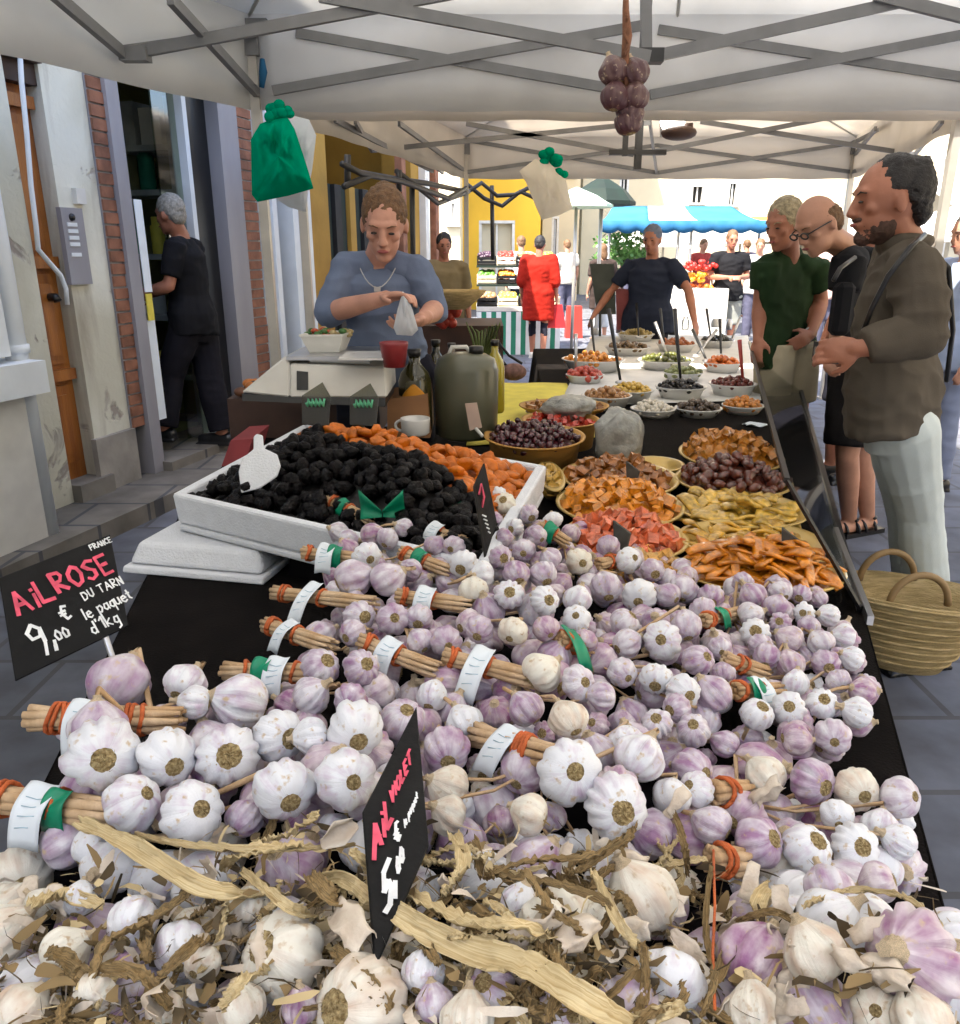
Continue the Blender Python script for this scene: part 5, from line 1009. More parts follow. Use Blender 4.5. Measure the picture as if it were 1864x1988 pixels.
greyb = mat('grey_bag', (.34, .34, .31), .4, .25, 25, .5, 60, coat=.3)
bagblob('plastic_bag', 'large grey plastic bag of produce right of the wooden tubs', 1203, 848, 2.72, (.085, .08, .10), greyb, 'bag')
bagblob('plastic_bag', 'smaller grey plastic bag lying on the shallow bowl', 1105, 790, 3.15, (.11, .08, .045), greyb, 'bag')

# white bowls with olives etc.
cer = M['ceram']
wspecs = [
 ('shallow_dish', 'white shallow dish, left of the front row of three', (1226, 1310, 787, 800), .775, .035, (.72, .66, .55)),
 ('shallow_dish', 'white shallow dish, middle of the front row of three', (1312, 1400, 786, 799), .775, .035, (.08, .05, .03)),
 ('shallow_dish', 'white shallow dish with orange paste, right of the front row of three', (1404, 1482, 780, 794), .775, .035, (.6, .22, .03)),
 ('olive_bowl', 'deep white bowl of black olives in the second row', (1274, 1370, 744, 757), .80, .06, (.015, .013, .012)),
 ('olive_bowl', 'deep white bowl with dark red salad right of the black olives', (1378, 1468, 738, 752), .80, .06, (.16, .03, .02)),
 ('olive_bowl', 'deep white bowl of yellow peppers left of the black olives', (1180, 1268, 750, 764), .80, .06, (.7, .45, .08)),
 ('square_tub', 'white tub in front of the yellow peppers', (1130, 1225, 760, 776), .80, .06, (.45, .22, .08)),
 ('olive_bowl', 'white bowl of orange carrots at the left of the rear rows', (1092, 1212, 690, 704), .82, .07, (.62, .24, .03)),
 ('olive_bowl', 'white bowl of green olives in the rear rows', (1240, 1345, 692, 705), .80, .06, (.10, .11, .02)),
 ('olive_bowl', 'white bowl of orange red salad under the spoons on the right', (1368, 1440, 698, 710), .80, .06, (.6, .15, .02)),
 ('olive_bowl', 'white bowl of brown olives further back', (1175, 1262, 668, 679), .80, .06, (.16, .09, .03)),
 ('olive_bowl', 'white bowl of pickled vegetables further back', (1275, 1350, 662, 673), .80, .06, (.4, .12, .03)),
 ('olive_bowl', 'farthest white bowl of dark olives', (1360, 1425, 655, 666), .80, .06, (.03, .03, .02)),
 ('olive_bowl', 'white bowl of red peppers in the left rear corner', (1100, 1172, 722, 733), .79, .05, (.5, .06, .03)),
 ('olive_bowl', 'white bowl of artichokes right of the green olives', (1290, 1362, 718, 729), .79, .05, (.25, .27, .10)),
 ('olive_bowl', 'farthest white bowl left of the spoons', (1200, 1270, 644, 653), .80, .06, (.4, .3, .1)),
]
CONT = [('chickpea', 'pale chickpea in the left shallow dish of the front row'), ('dark_olive', 'dark olive in the middle shallow dish of the front row'), ('orange_piece', 'orange piece in the right shallow dish of the front row'), ('black_olive', 'black olive in the deep bowl of the second row'), ('beetroot_piece', 'dark red piece in the bowl right of the black olives'), ('pepper_piece', 'yellow pepper in the bowl left of the black olives'), ('walnut_piece', 'brown piece in the square tub in front of the peppers'), ('carrot_piece', 'orange carrot piece in the left rear bowl'), ('green_olive', 'green olive in the middle rear bowl'), ('tomato_piece', 'orange red piece in the bowl under the right spoons'), ('brown_olive', 'brown olive in a bowl further back'), ('pickle', 'reddish pickle in a bowl further back'), ('small_olive', 'dark olive in the farthest bowl'), ('red_pepper_piece', 'red pepper piece in the left rear corner bowl'), ('artichoke', 'green artichoke piece right of the green olives'), ('lupin_bean', 'yellow bean in the farthest bowl left of the spoons')]
for i, (nm, lb, rim, z, h, cc) in enumerate(wspecs):
    c, rx, ry_ = ell_of(*rim, z)
    big = rim[2] > 730
    r_ = .0125 if big else .018
    nm2, lb2 = CONT[i]
    fruit_bowl(nm, lb, rim, z, cer, h=h, bot=.75, ry=rx * .9, kind=('c', r_ * 1.35, 'olive'), fm=OL(['olive', 'salad_piece', 'pepper_piece'][i % 3], cc, r_, i), n=50 if big else 32, dome=.045, frlabel=lb2, frname=nm2, grp=lb2.split(' in ')[0] + ' of dish %d' % (i + 1), lip=.004)
m_ = MB(); q = [G(1085, 790, TZ), G(1478, 778, TZ), G(1452, 652, TZ), G(1150, 652, TZ)]
m_.grid(lambda u, v: q[0].lerp(q[1], u).lerp(q[3].lerp(q[2], u), v) + Vector((0, 0, .005 + .003 * math.sin(u * 13) * math.sin(v * 7))), 20, 20, thick=.002)
tag(m_.build('white_cloth', M['offwhite']), 'off white cloth under the olive bowls at the far end of the stall', 'cloth')
# spoons and tongs standing in the rear bowls
sp = [((1118, 722), (1118, 648)), ((1205, 742), (1182, 600)), ((1155, 690), (1148, 622)), ((1300, 700), (1272, 625)), ((1322, 745), (1310, 600)), ((1290, 668), (1282, 600)), ((1352, 690), (1392, 640)), ((1400, 690), (1398, 620)), ((1372, 700), (1345, 640)), ((1420, 660), (1438, 615)), ((1380, 655), (1372, 600)), ((1240, 655), (1236, 590)), ((1443, 745), (1436, 660))]
pt = ['at the far left', 'beside the orange carrots', 'leaning left of the carrots', 'upright in the green olives', 'tall and central behind the black olives', 'thin and upright in the pickles', 'leaning right over the far bowls', 'upright at the right', 'leaning back behind the right salad', 'nearest the glass guard', 'among the farthest bowls', 'short and left of the farthest bowls', 'red handled in the dark red salad']
for k, ((x0_, y0_), (x1_, y1_)) in enumerate(sp):
    t_ = (G(x0_, y0_, .80) - Vector((0, 0, CH))).dot(Vector((0, CS, -SN))); a = T(x0_, y0_, t_); b = T(x1_, y1_, t_ * (1.0 + .02 * (k % 3)))
    s_ = thing('serving_spoon', 'serving spoon ' + pt[k], 'spoon', a, 'serving spoons in the rear bowls')
    m_ = MB(); m_.tube([a, a.lerp(b, .5), b], [.007, .009, .012], 6); m_.build('handle', mat('red_plastic', (.5, .06, .04), .4) if k == 12 else (M['black'] if k % 3 else M['metal']), s_)
    m_ = MB(); m_.ellip(a - Vector((0, 0, .0)), (.03, .022, .012)); m_.build('spoon_bowl', M['metal'], s_)
# small jars at the far end + white boxes
jars = [(1218, 640, .035, .09, M['ceram'], 'small white jar behind the farthest bowls'), (1305, 650, .04, .07, M['black'], 'black pot among the farthest spoons'), (1330, 640, .035, .12, CLEAR, 'clear bottle standing behind the far bowls'), (1388, 635, .04, .08, M['offwhite'], 'cream pot near the far end of the stall'), (1415, 640, .03, .10, M['metal'], 'steel pot near the far end of the stall'), (1155, 650, .04, .06, M['ceram'], 'white pot at the far left of the bowls'), (1260, 632, .04, .05, M['black'], 'low black pot at the far end of the stall')]
for x, y, r_, h_, mt, lb in jars:
    c = G(x, y, TZ); m_ = MB(); m_.lathe(c, [(r_ * .9, 0), (r_, .01), (r_, h_ * .75), (r_ * .7, h_ * .85), (r_ * .75, h_), (r_ * .6, h_)], 16); tag(m_.build('pot', mt), lb, 'pot')
# napkin on the table
m_ = MB(); c = G(1465, 826, TZ + .004); m_.grid(lambda u, v: c + Vector(((u - .5) * .09, (v - .5) * .06, .006 * math.sin(u * 7 + v * 5) + .006)), 8, 6, thick=.001); tag(m_.build('paper_scrap', M['paper']), 'small white paper scrap on the dark cloth by the guard', 'paper')
# printed price boards behind (far end)
for (pts, mt, lb) in (([(1145, 512), (1192, 512), (1196, 610), (1160, 610)], mat('board_dark', (.05, .06, .05), .6, .3), 'dark price board standing at the far end of the stall'), ([(1196, 560), (1232, 562), (1236, 640), (1198, 640)], mat('board_red', (.30, .07, .07), .6, .2), 'dusty red board right of the dark price board')):
    m_ = MB(); a = [P(x, y, 7.2) for x, y in pts]; m_.hexa(a, [p + Vector((0, .02, 0)) for p in a]); m_.tube([P(pts[0][0] + 20, pts[2][1], 7.21), P(pts[0][0] + 20, pts[2][1] + 75, 7.21)], .012); tag(m_.build('price_board', mt), lb, 'price board')
# ================================================================ THINGS ON AND ROUND THE STALL
def tbox(m_, pts, t_, d, mi=0):
    """front face read from pixels at depth t_, extruded d backwards in y"""
    a = [T(x, y, t_) for x, y in pts]; m_.hexa(a, [p + Vector((0, d, 0)) for p in a], mi)
# fruit box left of the scales and its riser
fb = thing('fruit_box', 'dark wooden box of orange and brown fruit under the scales', 'box', G(520, 850, .9))
zs = .95; q = [G(448, 850, TZ + .003), G(735, 850, TZ + .003)]; q[1].y = q[0].y
m_ = MB(); m_.hexa([q[0], q[1], q[1] + Vector((0, .5, 0)), q[0] + Vector((0, .5, 0))], [Vector((p.x, p.y, .90)) for p in (q[0], q[1], q[1] + Vector((0, .5, 0)), q[0] + Vector((0, .5, 0)))]); m_.build('box_body', M['wood_d'], fb)
rr = random.Random(31); m_ = MB()
for k in range(70): m_.ellip(Vector((rr.uniform(q[0].x + .04, q[1].x - .04), rr.uniform(q[0].y + .02, q[0].y + .2), .905 + rr.uniform(0, .04))), (.03, .026, .02), n=8, k=6, mi=rr.choice([0, 0, 1, 2]))
stuff(m_.build('fruit_heap', [mat('brown_fruit', (.14, .05, .02), .5, .3, 30), mat('orange_fruit2', (.55, .17, .02), .5, .3, 30), mat('dark_fruit', (.03, .015, .012), .5, .3, 30)], fb))
m_ = MB(); tbox(m_, [(430, 905), (475, 905), (490, 852), (448, 855)], 2.35, .2); tag(m_.build('red_box', mat('dark_red_box', (.22, .025, .03), .7, .2)), 'dark red box behind the white scoop at the tray corner', 'box')
# scales
sc_ = thing('weighing_scale', 'beige market weighing scale with tilted display and flat tray', 'scale', T(600, 775, 2.62))
ts = 2.62; m_ = MB(); tbox(m_, [(562, 772), (752, 772), (748, 712), (562, 706)], ts, .30)
m_.hexa([T(468, 762, ts), T(562, 772, ts), T(562, 772, ts) + Vector((0, .3, 0)), T(468, 762, ts) + Vector((0, .3, 0))], [T(552, 692, ts), T(562, 706, ts), T(562, 706, ts) + Vector((0, .3, 0)), T(552, 692, ts) + Vector((0, .3, 0))])
o = m_.build('housing', M['offwhite'], sc_); bv = o.modifiers.new('bevel', 'BEVEL'); bv.width = .006
m_ = MB(); tbox(m_, [(576, 757), (598, 757), (598, 722), (576, 720)], ts - .004, .006); m_.build('display', M['black'], sc_)
m_ = MB(); tbox(m_, [(470, 778), (748, 790), (748, 773), (470, 765)], ts + .004, .28); m_.build('foot_plate', M['black'], sc_)
m_ = MB(); c = (T(655, 695, ts) + Vector((0, .14, 0))); m_.box(c, (.33, .30, .012)); m_.box(c - Vector((0, 0, .022)), (.20, .20, .03)); o = m_.build('weighing_tray', M['metal'], sc_)
# tub of food on the tray
ct = thing('food_tub', 'cream plastic tub with red and green food on the scale tray', 'tub', c + Vector((-.06, 0, .01)))
c2 = c + Vector((-.055, 0, .007)); m_ = MB(); m_.lathe(c2, [(.06, 0), (.075, .03), (.085, .055), (.09, .055), (.09, .062), (.078, .06), (.06, .03), (.01, .03)], 4, sx=1.25, rz=R(45), smooth=False); m_.build('tub_body', M['offwhite'], ct)
m_ = MB(); rr = random.Random(2)
for k in range(26): m_.ellip(c2 + Vector((rr.uniform(-.07, .07), rr.uniform(-.05, .05), .05 + rr.uniform(0, .02))), (.015, .012, .01), n=6, k=5, mi=k % 3)
stuff(m_.build('food', [mat('food_red', (.5, .08, .03), .4), mat('food_green', (.05, .15, .03), .4), mat('food_tan', (.5, .38, .18), .5)], ct))
# open wooden box & dark crate right of scales
m_ = MB(); tbox(m_, [(752, 850), (835, 850), (830, 765), (752, 775)], 2.75, .25); tag(m_.build('wooden_crate', mat('brown_box', (.22, .10, .035), .7, .3, 3)), 'brown wooden crate between the scale and the dark bottles', 'crate')
# red cup
m_ = MB(); c = T(766, 712, 2.55); m_.lathe(c, [(.034, 0), (.046, .072), (.046, .078), (.040, .076), (.030, .01)], 24); tag(m_.build('plastic_cup', mat('maroon_plastic', (.26, .03, .035), .35, .1)), 'maroon plastic cup beside the vendor bag', 'cup')
m_ = MB(); c = T(735, 664, 2.6); m_.box(T(725, 690, 2.62), (.20, .20, .006)); tag(m_.build('plate', M['ceram']), 'flat white plate lying left of the maroon cup', 'plate')
# olive oil bottles with black caps
def bottle(cx, yb, yt, t_, r, m1, label, lab=None, capm='black'):
    b = thing('bottle', label, 'bottle', T(cx, yb, t_)); c = T(cx, yb, t_); H = (T(cx, yt, t_) - c).z * 1.0
    m = MB(); m.lathe(c, [(r * .9, 0), (r, .008), (r, H * .62), (r * .85, H * .72), (r * .35, H * .84), (r * .32, H * .93)], 20); m.build('glass_body', m1, b)
    m = MB(); m.lathe(c, [(r * .38, H * .92), (r * .42, H), (r * .2, H)], 14); m.build('cap', M[capm], b)
    if lab:
        m = MB(); zc = lab[1]; m.grid(lambda u, v: c + Vector((math.sin((u - .5) * 1.7 * math.sin(math.pi * (.03 + v * .94))) * (r + .0015), -math.cos((u - .5) * 1.7 * math.sin(math.pi * (.03 + v * .94))) * (r + .0015), zc + (v - .5) * lab[2])), 10, 14, thick=.0005); m.build('round_label', lab[0], b)
olive = mat('olive_glass', (.04, .035, .008), .15, .2, coat=.6); orl = mat('orange_label', (.72, .30, .02), .5, .1)
bottle(808, 838, 672, 2.85, .058, olive, 'dark olive oil bottle with round orange label', (orl, .115, .125))
bottle(848, 800, 655, 3.2, .045, olive, 'dark bottle with black cap behind the orange labelled one')
bottle(878, 780, 662, 3.3, .04, mat('brown_glass', (.10, .05, .01), .15, .2, coat=.6), 'brown bottle left of the grey green canister')
bottle(960, 800, 655, 3.05, .038, mat('yellow_oil', (.42, .34, .02), .15, .15, coat=.6), 'tall yellow oil bottle right of the canister')
bottle(742, 770, 690, 3.0, .03, mat('green_glass', (.10, .35, .2), .2, .15, coat=.5), 'small green bottle behind the maroon cup')
# canister
cn_ = thing('oil_canister', 'grey green plastic canister with black cap', 'canister', T(906, 848, 2.92))
c = T(906, 846, 2.92); m_ = MB(); H = .30
prof = [(.095, 0), (.112, .012), (.114, H * .45), (.114, H * .80), (.102, H * .93), (.07, H * .99), (.02, H)]
m_.lathe(c, prof, 40); o = m_.build('canister_body', mat('canister_plastic', (.105, .105, .065), .35, .15, 3, coat=.3), cn_)
m_ = MB(); m_.lathe(c + Vector((.035, 0, H - .004)), [(.026, 0), (.026, .025), (.02, .028)], 16); m_.build('cap', M['black'], cn_); m_ = MB(); m_.tube([c + Vector((-.07, 0, H - .03)), c + Vector((-.05, 0, H + .02)), c + Vector((0, 0, H + .02)), c + Vector((.02, 0, H - .005))], .008); m_.build('handle', M['offwhite'], cn_)
# mug
mg = thing('mug', 'white coffee mug standing by the apricots', 'mug', T(806, 842, 2.72))
c = T(807, 843, 2.7); m_ = MB(); m_.lathe(c, [(.040, 0), (.047, .006), (.05, .052), (.05, .056), (.046, .054), (.042, .01), (.005, .008)], 28); m_.build('mug_body', M['ceram'], mg)
m_ = MB(); m_.tube([c + Vector((-.045 - .022 * math.sin(a), 0, .03 + .018 * math.cos(a))) for a in [k * math.pi / 8 for k in range(9)]], .005); m_.build('handle', M['ceram'], mg)
# wooden paddle tag
pg = thing('wooden_paddle', 'small pinkish wooden paddle leaning at the foot of the canister', 'paddle', T(935, 845, 2.7)); m_ = MB(); tbox(m_, [(912, 836), (936, 830), (926, 782), (903, 784)], 2.72, .006); m_.build('blade', mat('pink_wood', (.48, .34, .27), .7, .15), pg); m_ = MB(); m_.tube([T(924, 832, 2.72), T(937, 847, 2.7)], .006); m_.build('stick', M['offwhite'], pg)
# sieve / ladle hanging off to the right of the canister
ld = thing('strainer', 'brown strainer with dark double handle leaning beside the yellow bottle', 'strainer', T(1000, 730, 3.3)); m_ = MB(); m_.tube([T(968, 665, 3.3), T(988, 690, 3.3), T(1014, 706, 3.3)], .006); m_.tube([T(962, 672, 3.3), T(975, 700, 3.3), T(985, 712, 3.3)], .006); m_.build('handle', M['black'], ld)
m_ = MB(); m_.ellip(T(997, 722, 3.3), (.055, .04, .036)); m_.build('net_bowl', mat('brown_net', (.20, .10, .08), .7, .3, 60), ld)
# green stems by the post
m_ = MB(); 
for k in range(9): m_.tube([T(925 + k * 3, 690, 3.35), T(915 + k * 7, 650 - k * 3, 3.35), T(905 + k * 9, 625 + k * 7, 3.35)], [.006, .005, .002], 5)
tag(m_.build('herb_sprigs', mat('herb_green', (.10, .13, .03), .7, .3)), 'dry green herb sprigs behind the canister', 'herbs')
# crate of garlic-like produce beyond the vendor
bk = thing('round_basket', 'round basket beyond the vendor shoulder', 'basket', P(880, 590, 6)); m_ = MB(); c = P(880, 572, 6.0); m_.lathe(c, [(.10, -.10), (.22, 0), (.24, .03), (.2, .02), (.1, -.06)], 20); m_.build('basket_body', M['straw'], bk)
m_ = MB(); rr = random.Random(8)
for k in range(30): m_.ellip(P(868 + rr.uniform(-18, 22), 605 + rr.uniform(-30, 25), 6.3), (.04, .04, .04), n=8, k=6)
tag(m_.build('tomato_heap', mat('tomato', (.42, .04, .02), .35, .2)), 'heap of red tomatoes behind the vendor elbow', 'tomatoes'); 
sb = thing('side_stall', 'low brown side counter beyond the vendor', 'stall', P(890, 660, 6.4)); m_ = MB(); c = P(880, 640, 6.5); m_.box((c.x, c.y + .4, c.z / 2 + .03), (.8, .8, c.z)); m_.build('counter', M['wood_d'], sb)

# plastic bags hung from the frame
hung_bag('hanging_bag', 'white plastic bag half hidden behind the green one on the near post', [(560, 222), (600, 232), (614, 262), (606, 330), (598, 372), (594, 412), (560, 402), (536, 386), (545, 300)], 3.25, wbag, .04, [])
hung_bag('hanging_bag', 'shiny green plastic bag knotted to the near tent post', [(530, 230), (556, 224), (572, 250), (592, 310), (609, 366), (560, 380), (500, 392), (489, 378), (487, 270), (505, 240)], 3.1, gbag, .07, [(547, 208, .03, gbag), (532, 222, .03, gbag), (557, 215, .025, gbag)])
hung_bag('hanging_bag', 'crumpled cream plastic bag with green knot under the second tent', [(1040, 308), (1070, 318), (1098, 345), (1108, 390), (1112, 405), (1085, 418), (1052, 427), (1040, 400), (1022, 355), (1008, 332)], 5.6, cbag, .07, [(1062, 306, .05, gbag), (1076, 314, .05, gbag), (1090, 338, .04, gbag)])

# straw basket held at the lower right
sbk = thing('straw_basket', 'large woven straw shopping basket beside the tall man', 'basket', P(1760, 1290, 2.30))
c = P(1765, 1205, 2.34); m_ = MB(); prof = [(.08, -.165), (.12, -.155), (.175, -.06), (.222, .05), (.25, .105), (.242, .108), (.212, .05), (.13, -.13), (.01, -.14)]
m_.lathe(c, prof, 48, sy=.62, sx=1.05)
for i, v in enumerate(m_.v): m_.v[i] = v + Vector((.0, 0, -.018 * math.sin((v.x - c.x) * 7)))
m_.build('basket_body', M['straw'], sbk)
for k in range(9):
    m_ = MB(); z = -.12 + k * .027; rad = .142 + .106 * (k / 8) ** .85
    m_.tube([c + Vector((rad * 1.06 * math.cos(a), rad * .63 * math.sin(a), z - .018 * math.sin(rad * math.cos(a) * 7))) for a in [j * 2 * math.pi / 36 for j in range(37)]], .0042, 5); m_.build('woven_braid', M['straw'], sbk)
for s_ in (-1, 1):
    m_ = MB(); yy = s_ * .10; m_.tube([c + Vector((-.13 + .09 * (1 - math.cos(a)) , yy, .10 + .10 * math.sin(a))) for a in [j * math.pi / 14 for j in range(15)]], .011, 8); m_.build('handle', mat('leather', (.30, .19, .08), .6, .2), sbk)

# hanging braid of garlic
HB = thing('garlic_braid', 'dusky garlic heads on a brown cord hanging from the tent', 'garlic braid', P(1217, 120, 1.62))
# cord
m_ = MB(); m_.tube([P(1216, -60, 1.62), P(1215, 20, 1.62), P(1218, 70, 1.62), P(1214, 105, 1.62), P(1219, 235, 1.62)], [.003, .006, .009, .007, .006], 8); m_.tube([P(1216 + 5 * math.sin(k), 30 + k * 7, 1.61) for k in range(12)], .003, 5); m_.build('cord', mat('brown_cord', (.24, .10, .05), .8, .3, 60, .4, 200), HB)
# ================================================================ GARLIC
def bulb_mesh(seed, lobes, mats, squat=.84, neck=.55):
    rr = random.Random(seed); n, k = 40, 18; m = MB(); vs = []; uv = []
    ph0 = rr.uniform(0, 6.28); wob = [rr.uniform(-.07, .07) for _ in range(lobes)]
    offs = (rr.uniform(-.08, .08), rr.uniform(-.08, .08))
    for i in range(k + 1):
        t = i / k; p0_ = [.17, .24, .14, .27, .20][seed % 5]; ph = p0_ + (math.pi * .90 - p0_) * t
        for j in range(n):
            a = 2 * math.pi * j / n; la = ((a + ph0) / (2 * math.pi) * lobes + .18 * math.sin(2 * (a + ph0))) % 1.0; li = int((a + ph0) / (2 * math.pi) * lobes) % lobes
            groove = 1 - abs(math.sin(math.pi * la)) ** .62
            r = math.sin(ph) ** .72 * (1 - [.13, .20, .15, .22, .17][seed % 5] * groove * math.sin(ph) ** .6 + wob[li] * math.sin(ph)); z = -math.cos(ph) * squat
            if t > .66: f = (t - .66) / .34; r = r * (1 - f * .30); z += f * f * .16
            r += .018 * n3((math.cos(a) * 2, math.sin(a) * 2, z * 2 + seed), 1.3)
            vs.append(Vector((r * math.cos(a) + offs[0] * z, r * math.sin(a) + offs[1] * z, z))); uv.append((j / n, t))
    zt = max(v.z for v in vs); L = len(vs)
    for q, (rr_, zz) in enumerate(((.20, .10), (.13, .10 + neck * .45), (.15, .10 + neck))):
        for j in range(n):
            a = 2 * math.pi * j / n; r = rr_ * (1 + .12 * math.sin(a * 5 + q)); vs.append(Vector((r * math.cos(a) + offs[0] * zt, r * math.sin(a) + offs[1] * zt, zt + zz * .8))); uv.append((j / n, 1 + q * .1))
    K = k + 1 + 3
    fs = [[i * n + j, i * n + (j + 1) % n, (i + 1) * n + (j + 1) % n, (i + 1) * n + j] for i in range(K - 1) for j in range(n)]
    m.add(vs, fs, 0, True, uv)
    for fi, f in enumerate(m.f):
        if fi // n >= k: m.m[fi] = 2
    m.add([vs[(K - 1) * n + j] for j in range(n)], [list(range(n))], 2, False)
    # root plate: sunken rough disc with fibres
    z0 = vs[0].z; rad = math.hypot(vs[0].x - offs[0] * z0, vs[0].y - offs[1] * z0); rings = 5; rv = []
    for q in range(rings + 1):
        for j in range(24):
            a = 2 * math.pi * j / 24; r = rad * 1.12 * (1 - q / rings); rv.append(Vector((r * math.cos(a) + offs[0] * z0, r * math.sin(a) + offs[1] * z0, z0 + .035 - .06 * math.sin(q / rings * 1.57) + rr.uniform(-.035, .035))))
    m.add(rv, [[q * 24 + j, (q + 1) * 24 + j, (q + 1) * 24 + (j + 1) % 24, q * 24 + (j + 1) % 24] for q in range(rings) for j in range(24)], 1, False)
    for q in range(50):
        a = rr.uniform(0, 6.28); r = rad * math.sqrt(rr.random()); p = Vector((r * math.cos(a) + offs[0] * z0, r * math.sin(a) + offs[1] * z0, z0)); d = Vector((rr.uniform(-1, 1), rr.uniform(-1, 1), -1.0)).normalized() * rr.uniform(.05, .13); s_ = Vector((rr.uniform(-1, 1), rr.uniform(-1, 1), 0)).normalized() * .012
        m.add([p - s_, p + s_, p + d], [(0, 1, 2)], 1)
    return m.mesh('garlic_bulb', mats)
KM = {}
for kd, g_ in (('w', G_WHITE), ('r', G_ROSE), ('p', G_PURP), ('c', G_CREAM)):
    KM[kd] = [bulb_mesh(ord(kd) * 10 + s, [9, 11, 8, 12, 10][s], [g_, M['root'], M['neck']], squat=.76 + .03 * s, neck=[.2, .3, .15, .5, .25][s]) for s in range(5)]
# --- pile height (control points in photo reading coordinates)
ZC = [(200, 1450, .975), (100, 1560, .93), (690, 1480, .985), (1100, 1480, .96), (1400, 1560, .88), (1700, 1600, .85), (1650, 1300, .835), (1650, 1180, .82), (1300, 1260, .89), (1000, 1180, .945), (700, 1100, .93),
      (800, 1010, .915), (640, 1290, .93), (1300, 1110, .85), (1000, 1000, .905), (900, 1400, .92), (300, 1900, .965), (1000, 1900, .985), (1700, 1850, .97), (1450, 1480, .85), (200, 1330, .95), (1180, 1060, .87), (1450, 1180, .84)]
def pz(x, y):
    s0 = s1 = 0
    for a, b, z in ZC: wgt = 1 / (((x - a) ** 2 + (y - b) ** 2) / 1e4 + .3) ** 2; s0 += wgt; s1 += wgt * z
    return s1 / s0
# bulbs read from four enlarged views: (x, y, width, root x, root y) in that view
r4 = lambda x, y, w_: (x * .512, y * .512 + 994, w_ * .512)
r3 = lambda x, y, w_: (x * .488 + 954, y * .488 + 795, w_ * .488)
r6 = lambda x, y, w_: (x * .531 + 875, y * .531 + 1352, w_ * .531)
r5 = lambda x, y, w_: (x * .512, y * .512 + 1431, w_ * .512)
V4 = [(450, 645, 240, 'U', 0, 'r'), (705, 650, 165, 'U', 0, 'w'), (740, 720, 130, 'R', 0, 'w'), (915, 720, 215, 'R', 0, 'w'), (390, 910, 285, 395, 930, 'w'), (370, 815, 210, 'U', 0, 'r'), (635, 925, 225, 680, 965, 'w'), (865, 925, 245, 870, 925, 'w'), (1055, 850, 205, 1120, 862, 'w'), (1180, 850, 150, 'R', 0, 'w'), (1350, 820, 225, 'U', 0, 'w'),
      (500, 1105, 220, 570, 1055, 'w'), (725, 1140, 235, 772, 1110, 'w'), (1075, 1050, 245, 1112, 1120, 'w'), (1310, 1015, 240, 1352, 1022, 'w'), (925, 1160, 150, 'U', 0, 'r'), (1270, 1200, 130, 'U', 0, 'w'), (265, 1240, 220, 'L', 0, 'r'), (345, 1270, 150, 'L', 0, 'w'), (1525, 790, 175, 1545, 740, 'r'), (1690, 900, 185, 'U', 0, 'r'), (1700, 1040, 160, 'R', 0, 'c'), (1700, 1150, 150, 'R', 0, 'c'),
      (1215, 590, 150, 1252, 555, 'r'), (1370, 590, 145, 1400, 572, 'r'), (1360, 395, 125, 1390, 400, 'r'), (1490, 405, 130, 1502, 405, 'r'), (1340, 250, 150, 'L', 0, 'r'), (1470, 255, 145, 'L', 0, 'r'), (1390, 170, 115, 1412, 190, 'w'), (1410, 85, 95, 'L', 0, 'p'), (1470, 100, 90, 'U', 0, 'r'), (1530, 60, 80, 'R', 0, 'r'),
      (1180, 695, 145, 'L', 0, 'r'), (1330, 710, 130, 'U', 0, 'r'), (1470, 680, 100, 'U', 0, 'r'), (1640, 695, 120, 'U', 0, 'w'), (1740, 730, 100, 'D', 0, 'r'), (1590, 400, 110, 'U', 0, 'r'), (1590, 490, 110, 'U', 0, 'r'), (1690, 490, 130, 'U', 0, 'r'), (1340, 460, 110, 'D', 0, 'r'), (1760, 800, 150, 'U', 0, 'w'), (1825, 850, 90, 'D', 0, 'r'), (1820, 445, 115, 'U', 0, 'r'), (1795, 300, 120, 'U', 0, 'c'), (1810, 960, 90, 'D', 0, 'p'), (1650, 600, 90, 'D', 0, 'p'), (1560, 220, 90, 'R', 0, 'r'), (1760, 200, 120, 'U', 0, 'w'), (1830, 240, 110, 'R', 0, 'w'), (1720, 130, 90, 'U', 0, 'r'), (1650, 130, 90, 'U', 0, 'r')]
